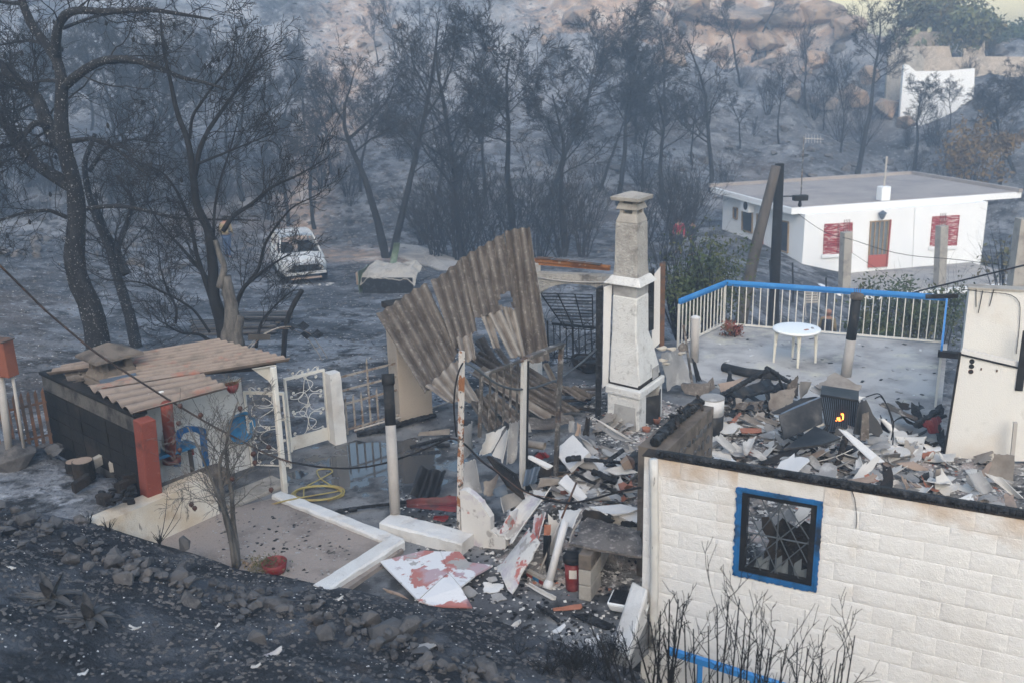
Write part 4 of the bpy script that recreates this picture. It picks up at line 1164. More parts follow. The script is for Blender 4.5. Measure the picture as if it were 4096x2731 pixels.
# chimney of the shed
cc=g(4,765,1060,1.62)
ch=thing('shed_chimney',cc,'squat concrete chimney with pyramid cap on the shed roof','chimney')
A_,B_=E1,-E2
def frust(m,c,w0,d0,w1,d1,z0,z1,ax=A_,ay=B_):
	P=[c+ax*sx*w/2+ay*sy*d/2+Z*z for (w,d,z) in ((w0,d0,z0),(w1,d1,z1)) for sx,sy in ((-1,-1),(1,-1),(1,1),(-1,1))]
	return m.add(P,[(3,2,1,0),(4,5,6,7)]+[(i,(i+1) % 4,4+(i+1) % 4,4+i) for i in range(4)])
frust(MB(),cc,.74,.66,.60,.54,-.3,.14).build('base','concrete_sooty',ch,bevel=.03)
frust(MB(),cc,.60,.54,.48,.42,.14,.27).build('shoulder','concrete_sooty',ch,bevel=.03)
for sx in (-1,1):
	for sy in (-1,1):
		frust(MB(),cc+A_*sx*.18+B_*sy*.15,.12,.12,.09,.09,.25,.43).build('pillar','concrete_sooty',ch,bevel=.02)
frust(frust(MB(),cc,.72,.68,.70,.66,.42,.46),cc,.70,.66,.03,.03,.461,.62).build('cap','concrete_sooty',ch,bevel=.01)
MB().beam(g(4,670,1050,1.80),g(4,915,1000,1.83),.10,.03).build('flashing','metal_blue',label='dark metal flashing strip lying against the shed chimney',cat='metal strip')
# barrel-like logs and litter left of the shed
for (x,y,s,lab) in [(570,170,.14,'short sawn log standing upright beside the sooty wall'),(500,120,.11,'short sawn log lying behind the upright one')]:
	c=g(7,x,y,.72)
	lg=thing('log',c,lab,'log')
	MB().lathe(c,[(s,-.05),(s*1.03,.04),(s*.98,.22 if s>.12 else .1)],16).build('bark','charred_brown',lg,smooth=False)
	MB().lathe(c+Z*(.221 if s>.12 else .101),[(s*.9,0),(s*.9,.004)],16).build('cut_face','board_tan',lg)
for k in range(16):
	c=g(7,780+RNG.uniform(-110,150),330+RNG.uniform(-50,40),.74)
	a,b_=frame(V(*RNG.normal(size=2),RNG.normal()*.3))
	MB().box(c+Z*RNG.uniform(0,.08),RNG.uniform(.05,.16),RNG.uniform(.04,.09),RNG.uniform(.03,.06),a).build('charcoal_lump','charred',label='lump of charcoal in the heap at the foot of the sooty wall',cat='charcoal',group='charcoal heap by the shed',bevel=.012)
for k,(x,y) in enumerate([(680,60),(770,80),(800,40),(700,330),(830,240),(880,190),(545,220)]):
	c=g(7,x,y,.76)
	MB().box(c,.24,.10,.14,unit(V(RNG.normal(),RNG.normal(),.3*RNG.normal()))).build('broken_block','concrete_grey' if k<3 else 'charred_brown',label='broken concrete block piece in the litter beside the sooty wall',cat='block',group='broken blocks by the shed',bevel=.01)
for k in range(8):
	c=g('A1',300+RNG.uniform(-120,330),1290+RNG.uniform(-50,60),.74)
	rock(c,RNG.uniform(.14,.3),'charred stone heaped at the left foot of the sooty wall','stones by the sooty wall')
rock(g('A1',180,1480,.6),.95,'broad flat brown rock at the left edge under the metal pole',None,cat='rock',name='rock')
# electricity cabinet on two tubes at the left edge
cb=thing('meter_cabinet',g('A1',60,1420,.74),'rust red metal cabinet on two tubes at the left edge','cabinet')
b0,b1=g('A1',110,1420,.72),g('A1',268,1400,.72)
hc=gy(4,18,890,b0[1])
MB().box(hc,.30,.18,.50,hang(-20)).build('case','orange_box',cb,bevel=.01)
MB().box(hc+Z*.256,.33,.21,.015,hang(-20)).build('lid','rust',cb)
MB().tube([b0-Z*.05,hc+V(-.08,0,-.2)],.052,14).build('tube','pipe_pale',cb,smooth=True)
MB().tube([b1-Z*.05,hc+V(.09,0,-.2)],.022,10).build('tube','pipe_pale',cb,smooth=True)
# picket fences
def fence(name,label,a,b,rails,xs,z0,zt,w=.03,matn='fence_rust',spear=True,zf=None):
	root=thing(name,a,label,'fence')
	d=unit(V(b[0]-a[0],b[1]-a[1],0))
	L=np.linalg.norm((b-a)[:2])
	sl=(b[2]-a[2])/L
	for h in rails:
		MB().beam(a+Z*h,a+d*L+Z*(h+sl*L),.016,.034,hint=Z).build('rail',matn,root)
	for k,x in enumerate(xs):
		h0,h1=z0,zt if not callable(zt) else zt(k)
		c=a+d*x*L+Z*sl*x*L+np.cross(Z,d)*-.014
		m=MB().beam(c+Z*h0,c+Z*h1,w,.010,hint=np.cross(Z,d))
		if spear:
			m.add([c+Z*h1-d*w/2,c+Z*h1+d*w/2,c+Z*(h1+.07)+d*w*.3],[(0,1,2)])
		m.build('picket',matn,root)
	return root
fl,fr=g('A1',-60,1360,.72),g('A1',560,1210,.80)
fence('iron_fence','rusty picket fence between the red cabinet and the shed',fl,fr,(.12,.62),[(.12+.12*i) for i in range(8)],-.02,.78,.045,'rust')
ga,gb=g('A2',700,1335,0),g('A2',1085,1220,0)
GD=unit(V(*(gb-ga)[:2],0))
fa,fb=g('A2',1250,1165,0),g('A2',2000,945,0)
fence('iron_fence','low white iron fence with spear pickets right of the gate post',fa,fb,(.12,.58,.82,1.06),[.04+.105*i for i in range(9)],.04,lambda k:1.22 if k==3 else .66,.032)
# pipe along the foot of the fence
MB().tube([g('A2',1350,1095,.1),g('A2',1800,965,.1),g('A2',2352,800,.1)],.016,8).build('water_pipe','pipe_pale',smooth=True,label='thin pale pipe along the foot of the white fence',cat='pipe')
# gate post
gp=(g('A2',1110,1262,0)+g('A2',1240,1200,0))/2+V(0,.06,0)
m_=MB()
Pp=[]
for i in range(10):
	z=1.22*i/9
	for (sx,sy) in ((-1,-1),(0,-1.05),(1,-1),(1.05,0),(1,1),(0,1.05),(-1,1),(-1.05,0)):
		w_=.105+RNG.uniform(-.006,.006)-(.012 if i==9 else 0)
		Pp.append(gp+GD*sx*w_+np.cross(Z,GD)*sy*w_+Z*z)
Pp=np.array(Pp)
F_=[(i*8+j,i*8+(j+1) % 8,(i+1)*8+(j+1) % 8,(i+1)*8+j) for i in range(9) for j in range(8)]+[tuple(range(72,80))]
m_.add(Pp,F_)
m_.build('gate_post','whitewash',label='rough whitewashed masonry post between gate and fence',cat='post')
# gate leaves with scrollwork
def spiral(c,u,v,r,turns,a0,n=18):
	t=np.linspace(0,1,n)
	return np.array([c+(u*math.cos(a0+turns*2*math.pi*x)+v*math.sin(a0+turns*2*math.pi*x))*r*(1-.75*x) for x in t])
def s_scroll(a,b,u,v,bulge,r):
	"""S curve from a to b with curled ends"""
	d=b-a
	t=np.linspace(0,1,16)
	nrm=unit(u*np.dot(d,v)-v*np.dot(d,u))
	mid=np.array([a+d*x+nrm*bulge*math.sin(2*math.pi*x) for x in t])
	def curl(p,dirv,sgn):
		out,q,ang,st=[],p.copy(),math.atan2(np.dot(dirv,v),np.dot(dirv,u)),r*.5
		for k in range(14):
			ang+=sgn*.52*(1+k*.06)
			q=q+(u*math.cos(ang)+v*math.sin(ang))*st
			st*=.93
			out.append(q)
		return np.array(out)
	h=curl(mid[0],mid[0]-mid[1],-1)[::-1]
	e=curl(mid[-1],mid[-1]-mid[-2],-1)
	return np.concatenate([h,mid,e])
def gate_leaf(label,a,d,w,h,panel=.22,flip=1):
	root=thing('gate_leaf',a,label,'gate')
	for x in (0,w):
		MB().beam(a+d*x+Z*.03,a+d*x+Z*h,.045,.03,hint=d).build('stile','metal_white',root)
	MB().beam(a+Z*(h-.02),a+d*w+Z*(h-.02),.03,.045).build('rail','metal_white',root)
	if panel:
		MB().box(a+d*w/2+Z*(.05+panel/2),w-.03,.012,panel,d).build('panel','metal_white',root)
	z0=.05+panel
	hh=h-z0-.04
	k=0
	for fx0,fz0,fx1,fz1,bu in [(.12,.02,.85,.32,.10),(.85,.04,.15,.40,-.10),(.15,.36,.88,.62,.11),(.9,.38,.2,.72,-.10),(.12,.66,.80,.97,.10),(.88,.70,.3,.98,-.08),(.5,.05,.5,.5,.14),(.5,.5,.5,.95,-.14)]:
		q=s_scroll(a+d*w*fx0+Z*(z0+hh*fz0),a+d*w*fx1+Z*(z0+hh*fz1),d,Z,bu*flip,.035)
		MB().tube(q,.0065,5).build('scroll','metal_white',root,smooth=True)
	for fx in (.35,.75):
		q=s_scroll(a+d*w*(fx-.15)+Z*(h+.02),a+d*w*(fx+.12)+Z*(h+.05),d,Z,.02,.03)
		MB().tube(q,.006,5).build('scroll','metal_white',root,smooth=True)
	return root
gate_leaf('white iron gate leaf with scrollwork hinged on the masonry post',ga,GD,.68,1.28)
l2a,l2b=g('A2',690,1505,0),g('A2',290,1470,.03)
gate_leaf('second white scrollwork gate leaf standing open behind the shed post',l2a,unit(V(*(l2b-l2a)[:2],0)),np.linalg.norm((l2b-l2a)[:2]),1.27,0.02,-1)
# arch of two rods above the gate, with two charred leaves of sheet
arch=thing('gate_arch',gp+Z*1.22,'thin curved double rod arch rising above the gate post','arch')
AP=[(4,2200,892),(4,2165,830),(4,2090,730),(4,1990,680),(4,1880,680),(4,1780,730),(4,1700,800),(4,1660,850)]
q1=smooth_path([gv(n,x,y,ga,GD) for n,x,y in AP],30)
q2=smooth_path([gv(n,x-35,y+12,ga+np.cross(Z,GD)*.12,GD) for n,x,y in AP],30)
MB().tube(q1,.006,6).build('rod','fence_rust',arch,smooth=True)
MB().tube(q2,.006,6).build('rod','fence_rust',arch,smooth=True)
for i in (4,9,22,26):
	MB().tube([q1[i],q2[i]],.005,6).build('rung','fence_rust',arch)
MB().beam(q1[24]-GD*.2+Z*.05,q1[24]+GD*.15-Z*.02,.02,.09).build('name_board','pole_wood',arch)
for i in (8,13):
	c=q1[i]+Z*.02
	m_=MB().grid(np.array([[c+GD*(u-.5)*.3+np.cross(Z,GD)*v*.10+Z*(.03*math.sin(u*7)+.02*v) for v in (-1,0,1)] for u in np.linspace(0,1,7)]),.006)
	m_.build('scorched_scrap','charred',label=['black scrap of sheet hanging on the right of the gate arch','black scrap of sheet hanging on the top of the gate arch'][i>9],cat='scrap')
# stucco pillar right of the fence
tc=V(-1.80,15.62,0)
pil=thing('stucco_pillar',tc,'broad tan stucco pillar behind the slumped roof sheets','pillar')
MB().box(tc+Z*1.0,.62,.42,2.0,E1 if False else hang(30)).build('shaft','stucco_tan',pil,bevel=.015)
MB().box(tc+Z*2.03,.70,.48,.10,hang(30)).build('cap','charred_brown',pil,bevel=.01)
# grey vent pipe standing on the plinth
vp=g(8,388,425,.17)
vent=thing('vent_pipe',vp,'pale vent pipe with scorched dark top standing on the white plinth','pipe')
vt=g('A2',1700,470,2.02)
ax=unit(vt-vp)
Lv=np.linalg.norm(vt-vp)
MB().tube([vp,vp+ax*Lv*.62],.072,20).build('pipe','pipe_pale',vent,smooth=True)
MB().tube([vp+ax*(Lv*.62),vp+ax*Lv*.93],.0725,20).build('scorched_pipe','pipe_sooty',vent,smooth=True)
MB().lathe(vp+ax*Lv*.90,[(.074,0),(.088,.02),(.088,.15),(.076,.15),(.076,.03)],20,axis=ax).build('socket','pipe_sooty',vent,smooth=True)
# ------------------------------------------------------------------ the ruined house
# ---- near block wall with window (right foreground)
NW0=g(0,1480,1042,1.92)
NWD=hang(-27)
NWN=np.cross(NWD,Z)
NWN=NWN if np.dot(NWN,CAMP-NW0)>0 else-NWN
NB=V(NW0[0],NW0[1],0)
def nw(n,x,y,off=0.0):
	return gv(n,x,y,NB+NWN*off,NWD)
def nwc(p):
	q=p-NB
	return np.dot(q,NWD),q[2]
win=[nw(0,1694,1118),nw(0,1888,1147),nw(0,1878,1362),nw(0,1685,1312)]
wl,wr_=np.mean([nwc(win[0])[0],nwc(win[3])[0]]),np.mean([nwc(win[1])[0],nwc(win[2])[0]])
wt,wb_=np.mean([nwc(win[0])[1],nwc(win[1])[1]]),np.mean([nwc(win[2])[1],nwc(win[3])[1]])
NTOP=1.90
house=thing('ruined_house',NB,'roofless burnt house with white block wall and blue window','house')
def wall_panel(name,mb,a0,a1,z0,z1,off,th,base=NB,D=NWD,Nn=NWN):
	c=base+D*(a0+a1)/2+Z*(z0+z1)/2+Nn*(off-th/2)
	mb.box(c,a1-a0,th,z1-z0,D,-Nn)
NL=5.6
mb=MB()
i0,i1,j0,j1=wl+.05,wr_-.05,wb_+.05,wt-.05
wall_panel('core',mb,0,i0,-1.8,NTOP,0,.2)
wall_panel('core',mb,i1,NL,-1.8,NTOP,0,.2)
wall_panel('core',mb,i0,i1,-1.8,j0,0,.2)
wall_panel('core',mb,i0,i1,j1,NTOP,0,.2)
nwall=mb.build('block_wall','mortar_white',house)
# each block its own piece; the lime wash rounds them into one another
def block_mesh(w,h,t=.03,seed=0):
	r=np.random.default_rng(seed)
	us_,vs2=[np.array([0,.004,.011,L_*.3,L_*.5,L_*.7,L_-.011,L_-.004,L_])/L_ for L_ in (w,h)]
	nx,nz=9,9
	P=np.zeros((nx,nz,3))
	for i in range(nx):
		for j in range(nz):
			u,v=us_[i],vs2[j]
			e=min(u*w,(1-u)*w,v*h,(1-v)*h)
			dep=t*min(1,(e/.011))**.6 if e>0 else 0
			P[i,j]=((u-.5)*w,-dep+.0012*r.normal()*(e>0),(v-.5)*h)
	return MB().grid(P).mesh('block','block_plaster',smooth=True)
BLK=[block_mesh(.400,.200,.0036,k) for k in range(5)]
HBLK=[block_mesh(.200,.200,.0036,20+k) for k in range(2)]
row=0
z=NTOP-.2
while z>-1.0:
	x=0.0
	if row % 2:
		x=-.2
	while x<NL:
		a0,a1=max(x,0),min(x+.4,NL)
		cz=z+.1
		segs_=[(a0,a1)]
		if z+.2>wb_-.02 and z<wt+.02:
			segs_=[(a0,min(a1,wl)),(max(a0,wr_),a1)]
		for (s0,s1) in segs_:
			if s1-s0>.05:
				w_=s1-s0
				me=BLK[RNG.integers(5)] if w_>.25 else HBLK[RNG.integers(2)]
				k=(.4 if w_>.25 else .2)
				inst(me,'block',nwall,NB+NWD*(s0+s1)/2+Z*cz+NWN*(.002+RNG.uniform(0,.0025)),(NWD,-NWN,Z),(w_/k,1,1))
		x+=.4
	z-=.2
	row+=1
# filler pieces beside the window where courses meet it
mb=MB()
wall_panel('fill',mb,wl,i0+.001,wb_,wt,.012,.03)
wall_panel('fill',mb,i1-.001,wr_,wb_,wt,.012,.03)
wall_panel('fill',mb,i0,i1,j1,wt,.012,.03)
wall_panel('fill',mb,i0,i1,wb_,j0,.012,.03)
mb.build('window_border','blue_paint',nwall)
# painted border is uneven: ragged strips
def ragged(name,a,b,w,parent,matn,n=40,off=.022):
	d=unit(b-a)
	sd=np.cross(NWN,d)
	P=[]
	for i in range(n+1):
		t=i/n
		c=a+(b-a)*t+NWN*off
		P.append([c-sd*(w/2+RNG.uniform(-.012,.012)),c+sd*(w/2)])
	MB().grid(np.array(P),.004).build(name,matn,parent)
WP=lambda a,zz,off=0:NB+NWD*a+Z*zz+NWN*off
for a,b in (((wl+.01,wt),(wl+.01,wb_)),((wr_-.01,wb_),(wr_-.01,wt)),((wl,wb_+.01),(wr_,wb_+.01)),((wr_,wt-.01),(wl,wt-.01))):
	ragged('paint_edge',WP(*a),WP(*b),.03,nwall,'blue_paint')
# window: reveal, grille of crossing bars, broken sooty panes
wn_=thing('window_frame_unit',WP((wl+wr_)/2,wb_),'burnt window with star pattern grille in a blue painted border','window')
for (a0,z0,a1,z1) in ((i0,j0,i0,j1),(i1,j0,i1,j1)):
	MB().beam(WP(a0+(.03 if a0==i0 else-.03),z0,-.05),WP(a1+(.03 if a0==i0 else-.03),z1,-.05),.06,.09,hint=NWN).build('jamb','metal_black',wn_)
for zz in (j0+.025,j1-.025):
	MB().beam(WP(i0+.06,zz,-.05),WP(i1-.06,zz,-.05),.09,.05,hint=Z).build('rail','metal_black',wn_)
ca,cz=(i0+i1)/2,(j0+j1)/2
hw,hh=(i1-i0)/2-.05,(j1-j0)/2-.04
for (dx,dz) in ((1,0),(0,1)):
	MB().tube([WP(ca-hw*dx,cz-hh*dz,-.02),WP(ca+hw*dx,cz+hh*dz,-.02)],.008,6).build('bar','cable_grey',wn_)
for (x0,z0,x1,z1) in ((-.55,1,.75,-1),(-.1,1,1,-.55),(-1,.75,.1,-1),(-1,.2,-.45,-1),(.2,1,1,.1),(-1,-.5,.15,1),(-1,-1,1,.85),(-.15,-1,1,.1)):
	MB().tube([WP(ca+hw*x0,cz+hh*z0,-.015),WP(ca+hw*x1,cz+hh*z1,-.015)],.006,6).build('bar','cable_grey',wn_)
# thin dark glass shards left in the lower part
for k in range(9):
	a=i0+.08+(i1-i0-.16)*k/9
	P=[WP(a,j0+.05,-.06),WP(a+.09,j0+.05,-.06),WP(a+.08+RNG.uniform(-.02,.02),j0+.05+RNG.uniform(.08,.24),-.06),WP(a+.02,j0+.05+RNG.uniform(.06,.22),-.06)]
	MB().prism(P,.003,NWN).build('glass_shard','glass_grey' if k % 3 else 'glass_dark',wn_)
# charred wall plate on top
def char_beam(name,pts,w,h,label=None,parent=None,cat='beam',group=None,seg=.05,matn='charred',hint=Z):
	"""cracked charcoal beam: a chain of uneven blocks in one mesh"""
	pts=smooth_path(pts,max(4,int(sum(np.linalg.norm(np.diff(np.asarray(pts,float),axis=0),axis=1))/seg)))
	mb=MB()
	for a,b in zip(pts[:-1],pts[1:]):
		x,y=frame(b-a,hint)
		c=(a+b)/2+x*RNG.uniform(-.08,.08)*w+y*RNG.uniform(-.06,.06)*h
		L=np.linalg.norm(b-a)*RNG.uniform(.86,.99)
		k0,k1=RNG.uniform(.8,1.05,2)
		zc=unit(b-a)
		P=[]
		for s_,k in ((-1,.82),(-.7,1),(.7,1),(1,.82)):
			for t in np.arange(8)*math.pi/4+.39:
				P.append(c+zc*L/2*s_+x*math.cos(t)*w*.56*k*k0*RNG.uniform(.9,1.08)+y*math.sin(t)*h*.56*k*k1*RNG.uniform(.9,1.08))
		F=[(i*8+j,i*8+(j+1) % 8,i*8+8+(j+1) % 8,i*8+8+j) for i in range(3) for j in range(8)]+[tuple(range(8))[::-1],tuple(range(24,32))]
		mb.add(P,F)
	mb.tube(pts,w*.40,6)
	return mb.build(name,matn,parent,label=label,cat=cat if parent is None else None,group=group)
char_beam('wall_plate',[WP(.12,NTOP+.03,-.06),WP(1.5,NTOP+.035,-.06),WP(3,NTOP+.03,-.06),WP(NL,NTOP+.03,-.06)],.11,.07,parent=house)
MB().beam(WP(-.02,NTOP+.006,-.09),WP(NL,NTOP+.006,-.09),.012,.2,hint=NWN).build('roofing_felt','charred_brown',house)
# corner: painted drain pipe and return wall towards the back
pp0,pp1=nw(8,2125,60,.06),nw(8,2120,1330,.06)
MB().tube(smooth_path([pp0,(pp0+pp1)/2+NWD*.015,pp1],8),.045,14).build('drain_pipe','pvc_white',house,smooth=True)
RD=hang(58)
RW=.3
rw_=MB().box(NB+RD*RW/2+NWD*.10+Z*.9,RW,.2,1.8,RD).build('return_wall','block_plaster',house)
# stub of stone faced inner wall with charred timber on it
sw0,sw1=g('A4',300,1260,1.72),g('A4',780,830,1.72)
SD=unit(V(*(sw1-sw0)[:2],0))
SL=np.linalg.norm((sw1-sw0)[:2])
SN=np.cross(SD,Z)
stub=MB().box(V(*((sw0+sw1)/2)[:2],.86),SL+.1,.34,1.7,SD).build('inner_wall','concrete_sooty',house)
for r_ in range(7):
	k=0
	x=SL-.02-(.05 if r_ % 2 else 0)
	while x>SL*.1:
		wd=RNG.uniform(.10,.17)
		P=[]
		me=ROCKS[RNG.integers(6)]
		o=inst(me,'facing_stone',stub,V(*sw0[:2],0)+SD*(x-wd/2)+SN*.175+Z*(1.52-r_*.19),(SD,SN,Z),(wd*1.1,.06,.2))
		x-=wd+.015
	x=-.12
	while x<.14:
		inst(ROCKS[RNG.integers(6)],'facing_stone',stub,V(*sw1[:2],0)+SD*.055+SN*x+Z*(1.52-r_*.19),(SN,SD,Z),(.15,.05,.2))
		x+=.13
char_beam('wall_plate',[sw0+Z*.04,(sw0+sw1)/2+Z*.08,sw1+Z*.05],.13,.10,parent=house)
for k in range(10):
	t=RNG.uniform(.3,1)
	c=sw0+(sw1-sw0)*t+SN*RNG.uniform(-.14,.05)+Z*RNG.uniform(.05,.12)
	MB().box(c,RNG.uniform(.1,.3),RNG.uniform(.03,.07),RNG.uniform(.02,.04),unit(SD+V(*RNG.normal(size=3))*.5)).build('charred_splinter','charred_brown',label='charred splinter of wood lying on the stone faced inner wall',cat='wood',group='splinters on the inner wall',bevel=.006)
# ---- fireplace and chimney
mz=.72
mL,mF,mR=g(5,1787,1085,mz),g(5,2032,1142,mz),g(5,2218,1008,mz)
FA,FB=unit(V(*(mF-mL)[:2],0)),unit(V(*(mR-mF)[:2],0))
WA,WB=.68,1.02
FC=V(*mF[:2],0)-FA*WA/2+FB*WB/2
fp=thing('fireplace_chimney',FC,'white stucco fireplace with tapering hood and tall chimney stack','fireplace')
def quadz(cx,wa,wb,z,da=0,db=0):
	c=FC+FA*da+FB*db
	return [c+FA*sx*wa/2+FB*sy*wb/2+Z*z for sx,sy in ((-1,-1),(1,-1),(1,1),(-1,1))]
def loft(name,rings,matn,parent=fp,bevel=.02,sub=1):
	mb=MB()
	P=np.concatenate([np.array(r) for r in rings])
	F=[(i*4+j,i*4+(j+1) % 4,i*4+4+(j+1) % 4,i*4+4+j) for i in range(len(rings)-1) for j in range(4)]+[(3,2,1,0),tuple(range(len(P)-4,len(P)))]
	mb.add(P,F)
	return mb.build(name,matn,parent,bevel=bevel)
# firebox: side cheeks, back, opening on the right face
loft('cheek',[quadz(0,.62,.30,0,0,-.33),quadz(0,.62,.30,mz-.08,0,-.33)],'stucco')
loft('cheek',[quadz(0,.62,.12,0,0,.42),quadz(0,.62,.12,mz-.08,0,.42)],'stucco')
loft('firebox_back',[quadz(0,.16,.6,0,-.23,.09),quadz(0,.16,.6,mz-.08,-.23,.09)],'concrete_sooty')
loft('hearth',[quadz(0,.5,.55,-.02,.05,.09),quadz(0,.5,.55,.05,.05,.09)],'charred_brown')
loft('bare_plaster',[quadz(0,.45,.012,.05,.04,-.486),quadz(0,.40,.012,.47,.04,-.486)],'plaster_bare',bevel=0)
for q,a in ((-.10,35),(.22,-20)):
	c=FC+FA*.34+FB*(q+.09)+Z*.30
	MB().box(c,.26,.012,.5,unit(FB+FA*math.sin(math.radians(a)))).build('firebox_door','tin_dark',fp)
loft('mantel',[quadz(0,WA,WB,mz-.09),quadz(0,WA,WB,mz+.05)],'stucco',bevel=.025)
loft('hood',[quadz(0,.60,.86,mz+.05,-.02,.02),quadz(0,.585,.82,mz+.25,-.02,.0),quadz(0,.52,.60,mz+.72,-.04,-.08),quadz(0,.48,.50,mz+.90,-.05,-.12),quadz(0,.46,.48,2.28,-.05,-.12)],'stucco',bevel=.03)
loft('scorched_band',[quadz(0,.61,.87,mz+.052,-.02,.02),quadz(0,.605,.84,mz+.12,-.02,.015)],'charred_brown',bevel=.005)
MB().box(FC+FA*.285+FB*.22+Z*(mz+.17),.012,.24,.2,FA,FB).build('plaster_scar','plaster_bare',fp)
loft('neck',[quadz(0,.44,.46,2.26,-.05,-.12),quadz(0,.45,.47,2.48,-.05,-.12)],'plaster_bare',bevel=.01)
loft('roof_collar',[quadz(0,.72,.70,2.47,-.07,-.10),quadz(0,.60,.58,2.54,-.05,-.12),quadz(0,.52,.50,2.60,-.05,-.12)],'stucco',bevel=.02)
loft('stack',[quadz(0,.47,.47,2.55,-.05,-.12),quadz(0,.43,.43,2.8,-.05,-.12),quadz(0,.41,.41,3.46,-.05,-.12)],'stucco_grey',bevel=.02)
loft('stack_top',[quadz(0,.41,.41,3.46,-.05,-.12),quadz(0,.31,.31,3.60,-.05,-.12)],'concrete_grey',bevel=.015)
for sx in (-1,1):
	for sy in (-1,1):
		frust(MB(),FC+FA*(-.05+sx*.115)+FB*(-.12+sy*.115),.07,.07,.06,.06,3.595,3.69,FA,FB).build('cap_leg','concrete_grey',fp)
loft('cap_ring',[quadz(0,.40,.40,3.67,-.05,-.12),quadz(0,.33,.33,3.76,-.05,-.12)],'concrete_grey',bevel=.01)
for sx in (-1,1):
	for sy in (-1,1):
		frust(MB(),FC+FA*(-.05+sx*.12)+FB*(-.12+sy*.12),.07,.07,.06,.06,3.755,3.82,FA,FB).build('cap_leg','concrete_grey',fp)
loft('cap',[quadz(0,.52,.52,3.81,-.05,-.12),quadz(0,.54,.54,3.87,-.05,-.12),quadz(0,.05,.05,3.94,-.05,-.12)],'concrete_grey',bevel=.008)
# burnt door linings either side of the chimney
def strip(name,n,quad,Y,matn,label,cat='board',th=.03):
	P=[gy(n,x,y,Y if not hasattr(Y,'__len__') else Y[i]) for i,(x,y) in enumerate(quad)]
	nn=unit(np.cross(P[1]-P[0],P[2]-P[0]))
	return MB().prism(P,th,nn).build(name,matn,label=label,cat=cat)
strip('burnt_post',5,[(1740,430),(1785,410),(1770,1270),(1735,1290)],15.05,'charred','black charred door post left of the white chimney','post',.09)
strip('leaning_board',5,[(1790,420),(1845,395),(1820,1060),(1780,1090)],14.95,'board_white','tall white board leaning against the left of the chimney')
strip('burnt_post',5,[(2168,262),(2204,248),(2196,800),(2165,835)],15.75,'rust','brown steel upright right of the chimney','post',.07)
strip('leaning_board',5,[(2130,330),(2170,280),(2165,790),(2115,840),(2110,560)],15.7,'board_white','cracked white board strip between the chimney and the brown upright')
strip('burnt_lining',5,[(2085,330),(2130,290),(2125,700),(2072,720)],15.65,'charred','black charred lining behind the right side of the chimney','board',.06)
# ---- arch wall behind
AW0=V(.45,17.35,0)
AWD=hang(-30)
def aw(n,x,y,off=0.0):
	nn=np.cross(AWD,Z)
	nn=nn if np.dot(nn,CAMP-AW0)>0 else-nn
	return gv(n,x,y,AW0+nn*off,AWD)
archw=thing('arch_wall',AW0,'stucco arch wall with rusty steel lintel left of the chimney','wall')
top_=[(1310,312),(1450,318),(1600,325),(1750,330),(1860,340)]
bot_=[(1310,520),(1345,470),(1400,430),(1470,400),(1550,385),(1640,388),(1720,400),(1800,425),(1860,460)]
pt=np.array([aw(5,*q) for q in top_])
pb=np.array([aw(5,*q) for q in bot_])
us=np.linspace(0,1,24)
T_=np.stack([np.interp(us,np.linspace(0,1,len(pt)),pt[:,i]) for i in range(3)],-1)
B_=np.stack([np.interp(us,np.linspace(0,1,len(pb)),pb[:,i]) for i in range(3)],-1)
MB().grid(np.stack([T_,T_*.5+B_*.5,B_],1),.2).build('arch','stucco_grey',archw)
MB().box(aw(5,1325,700)+AWD*-.05,.3,.22,2.6,AWD).build('pier','stucco',archw,bevel=.02)
MB().box(aw(5,1900,700)+AWD*.1,.3,.22,2.6,AWD).build('pier','stucco',archw,bevel=.02)
for k,(y0,y1,mt_) in enumerate(((268,300,'rust_orange'),(245,285,'rust_orange'))):
	MB().beam(aw(5,1325,y0,-.05+.06*k)+Z*.04,aw(5,1830,y1+10,-.05+.06*k)+Z*.04,.06,.05).build('steel_lintel',mt_,archw)
for k in range(4):
	a,b=aw(5,1340+110*k,235+12*k,.05),aw(5,1440+110*k,240+14*k,.05)
	MB().beam(a+Z*.05,b+Z*.05,.12,.012).build('rusty_flashing','rust',archw)
MB().tube(smooth_path([aw(5,1350,350,.13),aw(5,1500,378,.13),aw(5,1700,385,.13),aw(5,1850,382,.13)],10),.014,8).build('conduit','pipe_pale',archw,smooth=True)
# iron railing and leaning window grille seen through the arch
IR0,IR1=g(5,1395,905,0),g(5,1760,915,0)
IRD=unit(V(*(IR1-IR0)[:2],0))
ir=thing('iron_railing',IR0,'black iron railing seen through the arch behind the house','railing')
def irp(x,y):
	return gv(5,x,y,IR0,IRD)
MB().beam(irp(1440,660),irp(1760,690),.05,.05).build('top_rail','metal_black',ir)
MB().beam(irp(1400,885),irp(1760,900),.03,.03).build('bottom_rail','metal_black',ir)
for k in range(9):
	x=1410+k*42
	MB().beam(irp(x,640 if k % 4==0 else 675),irp(x+6,893),.022 if k % 4 else .04).build('bar','metal_black',ir)
gl=thing('window_grille',irp(1560,660),'black iron window grille leaning in the arch opening','grille')
c4=[irp(1400,420),irp(1740,430),irp(1745,660),irp(1560,650)]
off_=V(-.25,-.9,0)
c4=[c+off_*.5 for c in c4]
for k in range(12):
	t=k/11
	MB().beam(c4[0]+(c4[3]-c4[0])*t,c4[1]+(c4[2]-c4[1])*t,.016).build('bar','metal_black',gl)
for k in range(4):
	t=k/3
	MB().beam(c4[0]+(c4[1]-c4[0])*t,c4[3]+(c4[2]-c4[3])*t,.024).build('upright','metal_black',gl)
